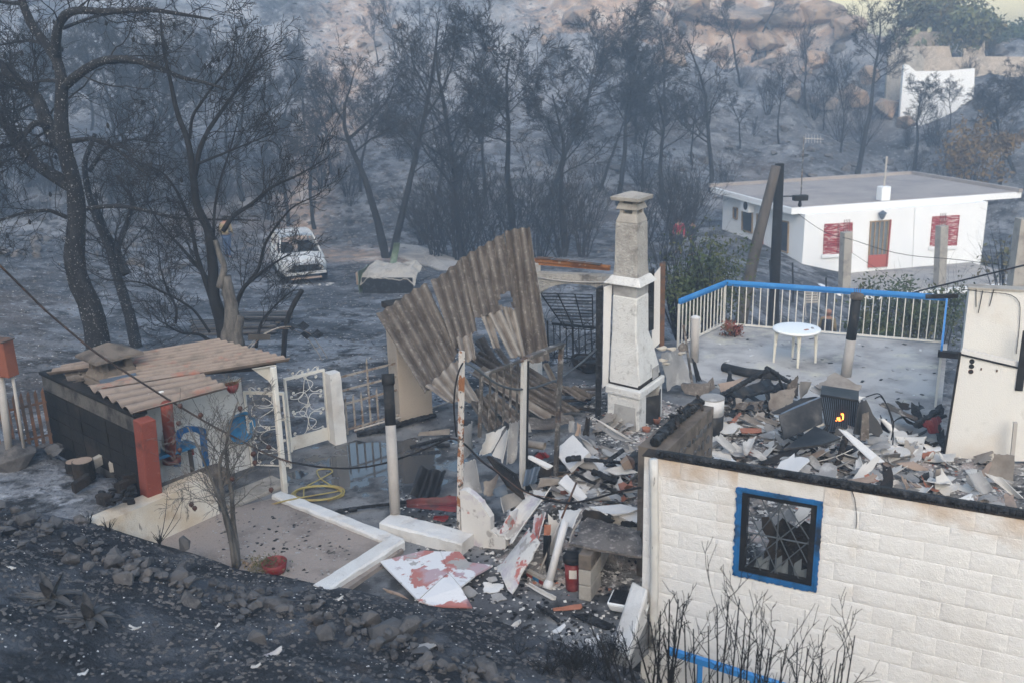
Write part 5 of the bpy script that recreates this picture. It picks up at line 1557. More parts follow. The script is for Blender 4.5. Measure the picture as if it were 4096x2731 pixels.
# scorched climber in the arch
gr=Grower(91)
rt_=thing('burnt_climber',irp(1500,900),'tangle of burnt climbing stems in the arch opening','plant')
for k in range(14):
	p=irp(1410+25*k,900)+off_*gr.r.uniform(.1,.5)
	q=gr.path(p,(gr.r.normal()*.4,0,1),gr.r.uniform(.9,1.9),14,.35,.03)
	gr.emit(q,.010,.005)
	gr.spawn(q,.008,.004,0,[(5,.2,.3,.8,.35,.02,4,.7),(3,.2,.4,.7,.3,0,2,.7)])
MB().segs(np.concatenate(gr.A),np.concatenate(gr.B),np.concatenate(gr.ra),np.concatenate(gr.rb)).build('stems','twig_burnt',rt_)
# flower pots on the floor behind
for k,(x,y) in enumerate(((1640,935),(1690,960))):
	c=g(5,x,y+20,.0)
	pt_=thing('flower_pot',c,['round terracotta pot of burnt earth by the iron railing, rear one','round terracotta pot of burnt earth by the iron railing, front one'][k],'pot')
	MB().lathe(c,[(.13,0),(.19,.1),(.22,.24),(.20,.24),(.19,.2)],16).build('pot','charred_brown',pt_,smooth=True)
	MB().lathe(c+Z*.2,[(.19,0),(.1,.02)],12).build('soil','charred',pt_)
# ---- slumped corrugated sheets (each a thing)
def C5(*pts):
	return [gy(5,x,y,Y) for x,y,Y in pts]
SH=[ ([(262,600,15.0),(600,382,15.3),(820,862,14.5),(600,1150,14.0)],5.5,'leftmost slumped corrugated sheet with white peeled streaks',dict(jag=(.015,.02,.03,0))), ([(625,372,15.25),(838,232,15.4),(945,725,14.7),(790,850,14.45)],3.5,'second slumped corrugated sheet from the left',dict(jag=(.015,.03,.05,.02))), ([(826,232,15.45),(1120,52,15.6),(1215,560,14.9),(925,640,14.8)],5,'corrugated sheet with a torn hole beside the rightmost one',dict(jag=(.01,.05,.04,.02),holes=[(.80,.88,.2,.11)])), ([(1120,36,15.7),(1292,10,15.7),(1432,925,14.75),(1228,950,14.75)],3.0,'tallest rightmost corrugated sheet of the slumped roof',dict(jag=(.01,.02,.03,.04),rows=20)), ([(1010,600,14.85),(1095,560,14.9),(1245,885,14.5),(1165,905,14.45)],1.5,'pale clean strip of corrugated sheet below the torn hole',dict(jag=(.06,.05,.06,.05))), ([(1100,545,15.0),(1190,545,15.0),(1270,900,14.7),(1215,890,14.6)],1.5,'brown torn strip of corrugated sheet next to the pale one',dict(jag=(.1,.05,.06,.05))), ([(955,600,14.85),(1020,592,14.9),(1095,830,14.5),(1045,850,14.45)],1,'brown narrow strip of corrugated sheet left of the pale clean one',dict(jag=(.06,.04,.08,.04))), ([(590,1090,14.05),(800,890,14.35),(965,1190,13.7),(745,1200,13.8)],4,'pale clean lower end of corrugated sheet behind the door post',dict(jag=(.05,.05,.06,.02))), ([(800,770,14.5),(900,715,14.6),(935,900,14.3),(840,935,14.2)],2,'short pale corrugated end below the second slumped sheet',dict(jag=(.05,.05,.1,.05))), ]
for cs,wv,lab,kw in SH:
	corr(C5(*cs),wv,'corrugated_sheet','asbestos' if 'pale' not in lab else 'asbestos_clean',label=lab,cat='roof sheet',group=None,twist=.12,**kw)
FL=[ ([(855,885),(960,845),(1640,1250),(1510,1285)],(.85,.95,.2,.12),2.2,'long corrugated sheet fallen across the floor towards the chimney','asbestos'), ([(870,985),(970,945),(1520,1280),(1380,1310)],(.7,.75,.08,.06),2,'second long fallen corrugated sheet below the first','asbestos_clean'), ([(900,1010),(1000,1000),(1330,1240),(1280,1290)],(.5,.5,.1,.08),2,'short fallen corrugated sheet end behind the barred frame','asbestos'), ([(842,1112),(945,1095),(1120,1345),(1010,1390)],(.55,.6,.05,.05),2.5,'fallen corrugated piece directly behind the peeling post','asbestos'), ([(1250,1300),(1590,1275),(1605,1335),(1270,1390)],(.2,.2,.12,.12),1.5,'corrugated piece lying crosswise in front of the chimney','asbestos'), ([(1330,1060),(1420,1045),(1600,1110),(1520,1140)],(.5,.5,.3,.3),2,'ragged corrugated piece half buried in front of the arch','asbestos'), ([(960,1150),(1060,1120),(1300,1330),(1180,1370)],(.4,.45,.12,.1),2.5,'broad fallen corrugated piece behind the barred frame foot','asbestos'), ([(1150,960),(1260,930),(1560,1120),(1450,1160)],(.6,.65,.3,.28),2.5,'broad fallen corrugated piece under the tall sheet','asbestos'), ([(1090,1080),(1180,1040),(1480,1200),(1400,1240)],(.42,.48,.2,.18),2,'fallen corrugated piece between the two long ones','asbestos'), ([(1480,1090),(1600,1080),(1740,1150),(1620,1190)],(.4,.4,.22,.2),2.5,'scorched corrugated piece at the foot of the black post','asbestos'), ([(920,780),(985,740),(1080,900),(1010,930)],(1.0,1.05,.6,.55),1.5,'torn corrugated end below the gap in the slumped sheets','asbestos'), ([(1040,840),(1085,815),(1210,980),(1160,1000)],(.9,.9,.5,.5),1.5,'narrow corrugated piece leaning under the tall sheet','asbestos'), ([(1370,930),(1410,920),(1470,1040),(1430,1060)],(.5,.5,.1,.1),1.0,'half round ridge tile under the tall corrugated sheet','asbestos_clean'), ]
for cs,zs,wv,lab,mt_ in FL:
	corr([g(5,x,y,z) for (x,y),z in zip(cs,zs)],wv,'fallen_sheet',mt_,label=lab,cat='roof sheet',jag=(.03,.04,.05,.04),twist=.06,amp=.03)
for k,(x0,y0,x1,y1,z) in enumerate(((900,830,1000,950,.5),(935,790,1090,930,.6),(1290,1130,1740,1130,.25),(1290,1190,1700,1165,.2),(1300,1110,1740,1095,.3),(1420,1200,1730,1240,.12))):
	MB().beam(g(5,x0,y0,z),g(5,x1,y1,z-.05),.09,.035).build('fallen_plank','charred_brown' if k % 2 else 'asbestos',label=['grey board end sticking up under the slumped sheets','second grey board end under the slumped sheets','scorched plank lying before the arch, middle one','scorched plank lying before the arch, lowest one','scorched plank lying before the arch, top one','scorched plank end at the foot of the chimney'][k],cat='plank')
# ---- burnt metal door and window frames
FP0=g(8,820,602,0)
FD=hang(50)
def fpz(n,x,y,off=0.0):
	return gv(n,x,y,FP0+np.cross(FD,Z)*off,FD)
dp=MB().beam(FP0,fpz('A3',385,268),.06,.05,hint=FD).build('door_post','metal_peeling',label='tall steel post with white and orange peeling paint',cat='post')
fr_=thing('barred_frame',V(*fpz('A3',570,1160)[:2],0),'burnt barred steel frame beside the peeling post','frame')
MB().beam(fpz('A3',585,520),fpz('A3',1045,350),.05,.035).build('top_rail','metal_burnt',fr_)
for x0,x1,y0,y1,w_ in ((590,570,520,1165,.05),(685,668,490,1110,.022),(755,738,475,1080,.022),(828,815,450,1050,.022),(900,885,425,1010,.022),(975,955,400,980,.022)):
	MB().beam(fpz('A3',x0,y0),fpz('A3',x1,y1),w_,.025,hint=FD).build('bar','metal_burnt',fr_)
df=thing('door_frame',V(*fpz('A3',1020,1568)[:2],0),'open burnt steel door frame with white upright in the middle','door frame')
MB().beam(fpz('A3',1050,345),fpz('A3',1440,195),.09,.05).build('head','metal_burnt',df)
MB().beam(fpz('A3',1035,350),V(*fpz('A3',1005,1500)[:2],0.02),.075,.05,hint=np.cross(FD,Z)).build('jamb','board_pale',df)
MB().beam(fpz('A3',1066,350,-.03),V(*fpz('A3',1036,1500)[:2],0.02),.045,.05,hint=FD).build('jamb','metal_black',df)
MB().beam(fpz('A3',1425,200),V(*fpz('A3',1360,1480)[:2],0.02),.06,.05,hint=FD).build('jamb','metal_burnt',df)
# ---- low broken wall by the door post
LW0,LW1=g(8,835,605,0),g(8,1140,680,0)
LWD=unit(V(*(LW1-LW0)[:2],0))
def lw(x,y,off=0.0):
	return gv(8,x,y,LW0+np.cross(LWD,Z)*off,LWD)
pts_t=[(835,255),(880,265),(930,300),(975,340),(1010,400),(1040,440),(1035,520),(1075,560),(1140,585)]
tt=np.array([lw(*q) for q in pts_t])
us=np.linspace(0,1,30)
T_=np.stack([np.interp(us,np.linspace(0,1,len(tt)),tt[:,i]) for i in range(3)],-1)
T_[:,2]+=RNG.uniform(-.012,.012,30)
B_=T_.copy()
B_[:,2]=-.02
MB().grid(np.stack([T_+(B_-T_)*f for f in (0,.15,.3,.5,.75,1)],1),.10).build('broken_wall','pink_worn',label='low jagged white wall remnant beside the peeling post',cat='wall')
# ---- right inner wall with switch holes
RB=g(6,1845,1500,0)
RWD=hang(-20)
RN=np.cross(RWD,Z)
RN=RN if np.dot(RN,CAMP-RB)>0 else-RN
def rwp(n,x,y,off=0.0):
	return gv(n,x,y,RB+RN*off,RWD)
rwall=thing('plaster_wall',RB,'tall pale plastered wall with scorched left edge at the right','wall')
tz=rwp(6,1915,425)[2]
MB().box(RB+RWD*1.1+Z*tz/2-RN*.1+RWD*.03,2.2,.2,tz,RWD).build('face','plaster_interior',rwall)
MB().box(RB+RWD*1.1+Z*(tz+.012)-RN*.1+RWD*.03,2.24,.24,.03,RWD).build('coping','concrete_grey',rwall)
for k,(x,y,x2,y2) in enumerate(((2030,430,2030,550),(2075,440,2045,590),(2150,430,2120,545))):
	MB().tube([rwp(6,x,y,.02),rwp(6,x2,y2,.03)],.006,6).build('dangling_wire','cable_burnt',rwall)
MB().tube(smooth_path([rwp(6,1920,430,.02),rwp(6,2030,440,.05),rwp(6,2100,455,.05),rwp(6,2250,455,.04),rwp(6,2330,500,.03),rwp(6,2320,700,.02),rwp(6,2300,860,.02)],20),.005,6).build('cable','cable_burnt',rwall)
part_=thing('low_partition',rwp('A5',1400,1500,.35),'lower pale partition wall edged with dark steel, three switch holes','wall')
def pw(x,y,off=.35):
	return rwp('A5',x,y,off)
Pq=[pw(1605,345),pw(2420,540),pw(2420,1600),pw(1410,1600)]
MB().prism(Pq,.1,-RN).build('face','plaster_interior',part_)
MB().beam(pw(1600,322,.30),pw(2420,512,.30),.14,.035,hint=RN).build('top_trim','board_white',part_)
MB().beam(pw(1602,338,.36),pw(2420,530,.36),.035,.02).build('edge_angle','metal_black',part_)
MB().beam(pw(1598,315,.36),pw(1395,1590,.36),.035,.03,hint=RWD).build('edge_angle','metal_black',part_)
for k,(x,y) in enumerate(((1735,422),(1730,480),(1722,542))):
	c=pw(x,y,.352)
	o_=MB().lathe(c,[(.036,-.004),(.036,.006),(.030,.006),(.030,-.03)],18,axis=RN,cap=False).build('switch_box','rust' if k==2 else 'charred_brown',part_)
	MB().lathe(c+RN*.003,[(.03,0),(.03,.002)],18,axis=RN).build('hole','metal_black',o_)
for (x,y) in ((1845,512),(2030,532)):
	MB().box(pw(x,y,.357),.02,.012,.035,RWD).build('wall_plug','rust',part_)
MB().box(rwp('A5',2335,420,.36),.10,.03,.9,RWD).build('window_jamb','metal_black',part_)
# leaning post right and scorched beam end
MB().beam(pw(2250,1140,.6),V(*pw(2210,1600,.6)[:2],-.0),.07,.05,hint=RWD).build('short_post','pipe_pale',label='short pale post with blackened top before the partition',cat='post')
MB().beam(rwp(6,1690,480,.05),rwp(6,1905,475,.05),.05,.06).build('beam_stub','charred',label='charred roof beam stub sticking out of the plastered wall',cat='beam')
# ------------------------------------------------------------------ terrace
TB0,TB1=g(6,335,678,0),g(6,1800,805,0)
TL2=g(6,165,760,0)
TR2=g(6,1755,1222,0)
BDIR,LDIR,RDIR=unit(TB1-TB0),unit(TL2-TB0),unit(TR2-TB1)
TER=[TB0-BDIR*.12+V(0,.15,0),TB1+BDIR*.15+V(0,.1,0),TR2+BDIR*.1+RDIR*.3,V(6.75,13.6,0),V(4.2,15.6,0),V(3.3,18.0,0),TL2+LDIR*1.2]
slab('terrace_floor',[(p[0],p[1]) for p in TER],.012,3.6,'concrete_terrace')
def railing(name,label,a,b,h=1.0,gap=.155,w=.12):
	root=thing(name,a,label,'railing')
	d=unit(b-a)
	L=np.linalg.norm(b-a)
	MB().beam(a+Z*(h+.02),b+Z*(h+.02),.035,w).build('handrail','blue_rail',root)
	MB().beam(a+Z*(h-.02),b+Z*(h-.02),.035,.05).build('under_rail','blue_rail',root)
	MB().beam(a+Z*.07,b+Z*.07,.03,.04).build('bottom_rail','metal_white',root)
	n=int(L/gap)
	for k in range(n+1):
		c=a+d*(L*k/n)
		w_=.04 if k in (0,n) else .02
		MB().beam(c+Z*(.01 if k in (0,n) else .08),c+Z*(h-.03),w_,w_,hint=d).build('baluster','metal_white',root)
	return root
railing('terrace_railing','long white railing with blue handrail along the back of the terrace',TB0,TB1)
railing('terrace_railing','short blue topped railing on the left side of the terrace',TL2+LDIR*.9,TB0-BDIR*.02+V(0,-.06,0))
rr=railing('terrace_railing','blue topped railing on the right side of the terrace, seen end on',TB1+RDIR*.06,TR2,w=.2)
MB().beam(TR2+Z*.98-BDIR*.05,TR2+Z*.98+BDIR*.42,.12,.10).build('end_block','charred_brown',rr)
# sheet panel leaning by the right railing
# round plastic table
tc=(g(6,668,920,.012)+g(6,950,922,.012)+g(6,830,958,.012)+g(6,795,885,.012))/4
tb=thing('plastic_table',tc,'round white plastic garden table on the terrace','table')
th=.72
MB().lathe(tc+Z*th,[(.0,.0),(.40,.0),(.455,-.006),(.465,-.02),(.46,-.045),(.44,-.045),(.44,-.02),(.0,-.018)],40,cap=False).build('tabletop','plastic_table',tb,smooth=True)
for k,(x,y) in enumerate(((668,920),(950,922),(830,958),(795,885))):
	b=g(6,x,y,.012)
	t=tc+(b-tc)*.93+Z*(th-.03)
	m_=MB()
	ax_,ay_=frame(t-b)
	m_.tube([b,b+(t-b)*.3,b+(t-b)*.75,t],[.022,.026,.036,.05],6)
	m_.build('leg','table_leg',tb,smooth=False)
	tri=[t-Z*.0,tc+(t-tc)*.45+Z*(0),t-Z*.16]
MB().lathe(tc+Z*(th-.10),[(.33,0),(.42,.06)],32,cap=False).build('skirt','plastic_table',tb,smooth=True)
for k,(x,y) in enumerate(((890,702),(930,690))):
	MB().box(g(6,x,y,.735),.10,.05,.01,hang(30+50*k)).build('roof_shard','tile_terracotta' if k==0 else 'board_grey',label=['reddish shard lying on the white plastic table','grey shard lying on the white plastic table'][k],cat='shard')
# white post at the left of the terrace, sooty post in the middle
w0=g(6,135,915,.012)
wp_=thing('terrace_post',w0,'short pale round post at the left edge of the terrace','post')
MB().tube([w0,w0+Z*.92],.088,18).build('shaft','pipe_pale',wp_,smooth=True)
MB().lathe(w0+Z*.92,[(.092,0),(.085,.02),(.03,.045)],14).build('plaster_top','board_white',wp_)
s0,s1=g(6,1155,1010,.012),None
s1=s0+Z*1.62+V(.09,0,0)
sp_=thing('sooty_post',s0,'tall round post, pale below and black with soot above, on the terrace','post')
MB().tube([s0,s0+(s1-s0)*.45],[.10,.095],18).build('lower_shaft','pipe_pale',sp_,smooth=True)
MB().tube([s0+(s1-s0)*.45,s0+(s1-s0)*.94],[.095,.088],18).build('upper_shaft','pipe_sooty',sp_,smooth=True)
MB().lathe(s0+(s1-s0)*.93,[(.09,0),(.118,.01),(.118,.10),(.09,.11)],18,axis=s1-s0).build('collar','concrete_sooty',sp_,smooth=True)
for k in range(4):
	MB().tube([s1+V(-.05+.03*k,0,-.05),s1+V(-.06+.04*k,0,.1)],.006,5).build('rebar','rust',sp_)
# fallen round pipe, steel stake
MB().tube([g(6,330,950,.1),g(6,480,985,.1),g(6,700,1010,.1)],.085,16).build('fallen_pipe','pipe_sooty',smooth=True,label='sooty round pipe lying across the terrace edge',cat='pipe')
st0,st1=g(6,128,1100,.0),None
MB().beam(g('A4',710,660,.1),gy('A4',612,0,16.4),.05,.04).build('leaning_stake','metal_burnt',label='thin burnt steel stake leaning left of the terrace post',cat='stake')
# shards over the terrace
SHARDP=[]
for k in range(70):
	x,y=RNG.uniform(250,1750),RNG.uniform(760,1180)
	p=g(6,x,y,.018)
	q=RNG.random()
	MB().box(p,RNG.uniform(.03,.13),RNG.uniform(.02,.06),.008,hang(RNG.uniform(0,360))).build('roof_shard',('board_grey','charred','board_white','board_grey')[int(q*4)],label='small shard of broken roofing on the terrace floor',cat='shard',group='shards on the terrace')
# bougainvillea corner plant and green shrub outside the left railing
def leafy(name,label,c,rx,ry,rz,n,size,matn,stems=8,cat='shrub',seed=3,group=None,root_z=None,wood='twig_burnt'):
	r=np.random.default_rng(seed)
	c=np.asarray(c,float)
	root=thing(name,V(c[0],c[1],root_z if root_z is not None else c[2]-rz),label,cat,group)
	gr=Grower(seed)
	for k in range(stems):
		a=r.uniform(0,6.28)
		p0=V(c[0]+r.normal()*.05,c[1]+r.normal()*.05,ORIG[root.name][2]-.05)
		e=c+V(math.cos(a)*rx,math.sin(a)*ry,0)*r.uniform(.2,.8)+Z*rz*r.uniform(0,.7)
		q=smooth_path([p0,(p0+e)/2+r.normal(size=3)*.1*rx+Z*.2*rz,e],8)
		gr.emit(q,.012+.012*rz,.004,True)
		gr.spawn(q,.01,.004,0,[(6,.25,.45,.7,.2,.04,4,.6)])
	gr.build(root,'bark_dark',wood,'stem','twigs')
	ncl=max(5,n//60)
	u=r.normal(size=(ncl,3))
	u/=np.linalg.norm(u,axis=1,keepdims=True)
	cl=c+u*(r.random((ncl,1))**.45)*V(rx,ry,rz)
	k=r.integers(0,ncl,n)
	P=cl[k]+r.normal(size=(n,3))*np.array([rx,ry,rz])*.16
	d1=r.normal(size=(n,3)); d1/=np.linalg.norm(d1,axis=1,keepdims=True)
	d2=np.cross(d1,r.normal(size=(n,3))); d2/=(np.linalg.norm(d2,axis=1,keepdims=True)+1e-9)
	s_=size*r.uniform(.6,1.3,(n,1))
	vv=np.stack([P-d1*s_,P+d2*s_*.45,P+d1*s_,P-d2*s_*.45],1).reshape(-1,3)
	MB().add(vv,np.arange(n*4).reshape(n,4)).build('foliage',matn,root)
	return root
leafy('garden_plant','low plant with reddish leaves in the left corner of the terrace',g(6,390,700,.16),.42,.3,.18,700,.035,'leaf_red',8,'plant',21,root_z=.012)
p=gy(6,230,330,21.4)
leafy('leafy_shrub','half scorched green shrub outside the left corner of the terrace',p,1.1,.8,1.3,3800,.05,'leaf_green',20,'shrub',22,root_z=float(terrain_h(p[0],p[1])))
p=gy(6,60,330,22.5)
o_=leafy('leafy_shrub','mostly bare dark shrub left of the green one beside the terrace',p,1.25,.9,1.25,300,.05,'leaf_green',46,'shrub',23,root_z=float(terrain_h(p[0],p[1])))
for k,(x,y,Y,rx,rz,lab) in enumerate(((1600,620,23.5,1.3,.95,'green shrub behind the right half of the back railing'),(1450,560,24.5,1.0,.9,'hazy green shrub behind the middle of the back railing'),(1780,560,24.5,1.0,1.0,'green shrub at the right end behind the back railing'),(1340,690,23.0,.6,.4,'low green weeds below the back railing near the firefighter'))):
	p=gy(6,x,y,Y)
	leafy('garden_shrub',lab,p,rx,.8,rz,1500,.06,'leaf_green',12,'shrub',30+k,root_z=float(terrain_h(p[0],p[1])))
# ------------------------------------------------------------------ white house beyond the terrace
HZ=-3.4
HC=g('A7',735,832,HZ)
HF,HS=hang(14),hang(104)
def hf(x,y,off=0.0,n='A7'):
	nn=np.cross(HF,Z)
	return gv(n,x,y,HC+nn*off,HF)
def hs(x,y,off=0.0,n='A7'):
	return gv(n,x,y,HC-HF*off,HS)
HW=np.dot(hf(2040,700)-HC,HF)
HDp=7.6
WH=2.72
wh=thing('white_house',HC,'flat roofed white house with red shutters beyond the terrace','house')
MB().box(HC+HF*HW/2+HS*HDp/2+Z*(WH/2-.1),HW,HDp,WH+.2,HF).build('walls','house_white',wh)
zt=HZ+WH+.26
RQ=[g('A7',665,332,zt),g('A7',2335,214,zt),None,g('A7',78,176,zt)]
RQ[2]=RQ[1]+RQ[3]-RQ[0]
MB().prism([p-Z*.26 for p in RQ],.26).build('roof_slab','house_white',wh)
ins=[RQ[i]+unit(RQ[(i+1) % 4]-RQ[i])*.12+unit(RQ[(i-1) % 4]-RQ[i])*.12 for i in range(4)]
roof_=MB().prism([p+Z*.003 for p in ins],.02).build('roof_top','roof_slab',wh)
for a,b in ((RQ[3],RQ[2]),(RQ[1],RQ[2])):
	MB().beam(a+Z*.09+(RQ[0]-RQ[2])*.012,b+Z*.09+(RQ[0]-RQ[2])*.012,.2,.17).build('parapet','roof_slab',wh)
def panel(name,q,matn,parent,fn,off=.02,th=.03,n='A7'):
	P=[fn(x,y,off) for x,y in q]
	nn=np.cross(HF,Z) if fn is hf else-HF
	return MB().prism(P,th,nn).build(name,matn,parent)
def shutter(q):
	"""q: TL,TR,BR,BL pixels on the front"""
	TL,TR,BR,BL=[V(*p) for p in q]
	fr=panel('window',q,'glass_dark',wh,hf,.005,.01)
	for s0,s1 in ((0,.49),(.51,1)):
		c=[TL+(TR-TL)*s0,TL+(TR-TL)*s1,BL+(BR-BL)*s1,BL+(BR-BL)*s0]
		sh=panel('shutter',c,'shutter_red',fr,hf,.02,.02)
		W3=[hf(*p,.04) for p in c]
		nn=np.cross(HF,Z)
		for a,b in ((0,1),(1,2),(2,3),(3,0)):
			inw=(W3[0]+W3[1]+W3[2]+W3[3])/4
			pa,pb=W3[a]+(inw-W3[a])*.07,W3[b]+(inw-W3[b])*.07
			MB().beam(pa,pb,.03,.07,hint=nn).build('frame','shutter_red',sh)
		for k in range(13):
			t=.09+.82*k/12
			a,b=W3[0]+(W3[3]-W3[0])*t,W3[1]+(W3[2]-W3[1])*t
			d=b-a
			MB().beam(a+d*.1,b-d*.1,.03,.045,hint=unit(nn+Z)).build('slat','shutter_red',sh)
	MB().beam(hf(*(BL+V(-8,8)),.08),hf(*(BR+V(8,8)),.08),.06,.14,hint=Z).build('sill','house_white',fr)
shutter([(903,445),(1108,433),(1103,660),(892,672)])
shutter([(1688,390),(1885,380),(1862,605),(1668,613)])
dq=[(1237,425),(1375,415),(1345,755),(1217,762)]
dr=panel('door',dq,'glass_grey',wh,hf,.01,.02)
D0,D1,D2,D3=[hf(*p,.05) for p in dq]
for t in (0.03,.26,.5,.74,.97):
	MB().beam(D0+(D1-D0)*t,(D0+(D3-D0)*.72)+(D1+(D2-D1)*.72-D0-(D3-D0)*.72)*t,.07,.04,hint=HF).build('mullion','door_wood',dr)
MB().beam(D0-Z*.03,D1-Z*.03,.07,.05).build('head','door_wood',dr)
lo=[D0+(D3-D0)*.73,D1+(D2-D1)*.73,D2,D3]
MB().prism(lo,.03,np.cross(HF,Z)).build('lower_panel','door_red',dr)
MB().beam(D1+HF*.06,D2+HF*.06,.08,.06,hint=HF).build('jamb','door_red',dr)
lm=MB().lathe(hf(1322,408,.22),[(.05,-.02),(.10,.06),(.16,.22),(.18,.25),(.03,.36)],6).build('wall_lamp','metal_blue',wh)
MB().beam(hf(1322,372,.02),hf(1322,374,.24),.04).build('bracket','metal_black',lm)
MB().tube([hf(1562,325,.03),hf(1548,650,.03),hf(1542,765,.03)],.025,8).build('downpipe','house_white',wh)
for q in (((585,420),(642,432),(636,655),(580,636)),((306,345),(380,352),(378,512),(304,488)),((243,325),(270,330),(268,412),(241,400)),((414,372),(440,376),(437,470),(412,462))):
	w_=panel('window',q,'glass_dark',wh,hs,.005,.02)
	P=[hs(x,y,.04) for x,y in q]
	for i in range(4):
		MB().beam(P[i],P[(i+1) % 4],.05,.06,hint=-HF).build('frame','door_wood',w_)
panel('side_door',((436,540),(462,545),(458,690),(432,678)),'door_red',wh,hs,.01,.03)
ac=MB().box(hs(345,312,.2),.8,.32,.55,HS).build('air_conditioner','house_white',wh)
MB().lathe(hs(330,312,.37),[(.2,0),(.2,.01)],16,axis=-HF).build('fan','metal_black',ac)
# roof fittings
vb=g('A7',1328,272,zt+.02)
rv=thing('roof_vent',vb,'white vent block with thin pipe on the white house roof','vent')
MB().box(vb+Z*.3,.45,.4,.62,HF).build('block','house_white',rv,bevel=.03)
MB().tube([vb+Z*.5,vb+Z*1.9],.045,8).build('pipe','pipe_pale',rv)
ab=g('A7',733,232,zt+.02)
an=thing('tv_antenna',ab,'tall television antenna on the white house roof','antenna')
at_=gy(3,872,930,ab[1])
MB().tube([ab,at_+Z*.1],.03,6).build('mast','metal_burnt',an)
b1=gy(3,1006,935,ab[1])
MB().tube([at_,b1],.018,5).build('boom','pipe_pale',an)
for k in range(6):
	c=at_+(b1-at_)*(.1+.15*k)
	e=V(.25,.9,0)*(.5-.03*k)
	MB().tube([c-e-Z*.16,c+e+Z*.16],.012,4).build('element','pipe_pale',an)
# platform, its front wall and concrete posts
pf=[g('A7',1015,962,HZ),g('A7',2420,850,HZ),g('A7',2420,850,HZ)+HS*9,HC-HF*2.6+HS*8,HC-HF*2.6-HS*1.5]
slab('house_platform',[(p[0],p[1]) for p in pf],HZ+.01,.9,'concrete_path')
MB().box((pf[0]+pf[1])/2-HS*.1-Z*.35,np.linalg.norm(pf[1]-pf[0]),.16,.62,unit(pf[1]-pf[0])).build('platform_wall','house_white',label='low white wall along the front of the white house platform',cat='wall')
a_,b_=g('A7',560,905,HZ+.3),g('A7',860,895,HZ+.3)
MB().box((a_+b_)/2-Z*.35,np.linalg.norm(b_-a_),.18,.9,unit(b_-a_)).build('yard_wall','house_white',label='low white yard wall left below the white house corner',cat='wall')
b2=g('A7',1010,965,HZ+.3)
MB().box((b_+b2)/2-Z*.35,np.linalg.norm(b2-b_),.18,.9,unit(b2-b_)).build('yard_wall','house_white',label='short white yard wall joining the platform corner',cat='wall')
for k,(xb,yb,xt,yt) in enumerate(((1045,930,1062,502),(1738,885,1757,456))):
	b=g('A7',xb,yb,HZ)
	t=gy('A7',xt,yt,b[1])
	cp=thing('concrete_post',b,['bare concrete post with rebar before the left shutters','bare concrete post with rebar before the right shutters'][k],'post')
	MB().beam(b-Z*.05,t,.36,.36,hint=HF).build('shaft','concrete_grey',cp,bevel=.02)
	for q in range(4):
		c=t+HF*(-.12+.08*q)
		MB().tube([c-Z*.05,c+Z*.5],.012,4).build('rebar','rust',cp)
# wire mesh fence posts in front
for k,(x,yt,yb) in enumerate(((505,705,1060),(672,725,1050),(916,832,1100),(1185,895,1110))):
	Yf=33-k*.8
	b=gy('A7',x+2,yb,Yf)
	b[2]=terrain_h(b[0],b[1])-.05
	MB().tube([b,gy('A7',x,yt,Yf)],.03,6).build('fence_post','metal_black',label=['first','second','third','fourth'][k]+' thin dark fence post from the left below the white house',cat='post')
# small white folding chair leaning by the yard wall
fc=gy('A7',820,1060,31)
fc[2]=terrain_h(fc[0],fc[1])
chs=thing('folding_chair',fc,'white folding chair leaning by the low white yard wall','chair')
t_=gy('A7',815,935,31.2)
for dx in (-.22,.22):
	MB().beam(fc+V(dx,0,0),t_+V(dx,.1,0),.03).build('leg','concrete_grey',chs)
for k in range(5):
	q=t_+(fc-t_)*(.03+.09*k)
	MB().beam(q+V(-.22,.05,0),q+V(.22,.05,0),.03,.06).build('slat','concrete_grey',chs)
# ---- utility poles
pA=gy('A7',290,1150,27.0)
pA[2]=terrain_h(pA[0],pA[1])-.1
MB().tube(smooth_path([pA,gy('A7',400,620,26.9),gy('A7',505,230,26.8),gy('A7',553,25,26.7)],10),np.linspace(.20,.13,10),10).build('leaning_pole','pole_wood',smooth=True,label='leaning grey wooden pole in front of the white house',cat='pole')
pB=gy('A7',533,1180,27.3)
pB[2]=terrain_h(pB[0],pB[1])-.1
up_=thing('utility_pole',pB+Z*.1,'upright charred black utility pole in front of the white house','pole')
top=gy('A7',577,8,27.3)
MB().tube(smooth_path([pB,(pB+top)/2,top],8),np.linspace(.16,.13,8),10,wob=.04).build('shaft','bark_dark',up_,smooth=True)
cbx=gy('A7',728,255,27.2)
MB().box(cbx,.42,.2,.16,hang(8)).build('junction_box','metal_black',up_,bevel=.02)
MB().beam(gy('A7',595,245,27.3),cbx-V(.15,0,-.05),.03).build('arm','metal_black',up_)
MB().lathe(cbx-Z*.22,[(.02,-.05),(.06,0),(.04,.1),(.03,.16)],8).build('insulator','metal_black',up_)
def wire(label,pts,r=.008,matn='cable_burnt',n=24,name='cable'):
	return MB().tube(smooth_path(pts,n),r,5).build(name,matn,smooth=True,label=label,cat='cable')
wire('black wire drooping from the white house corner to the right shutters',[hf(712,372,.2),hf(780,430,.3),hf(925,520,.6),gy('A7',1100,556,36),gy('A7',1340,640,34),gy('A7',1560,685,33),gy('A7',1780,692,32),gy('A7',2000,720,31),gy('A7',2380,770,30)],.012)
wire('thick dark cable crossing low before the platform at the right',[gy('A7',1450,970,24),gy('A7',1650,915,23),gy('A7',1900,855,22),gy('A7',2352,745,21),gy('A7',2500,705,20.6)],.022)
wire('thin wire from the left concrete post down to the platform',[gy('A7',1095,650,36),gy('A7',1250,750,35),gy('A7',1440,865,34)],.008)
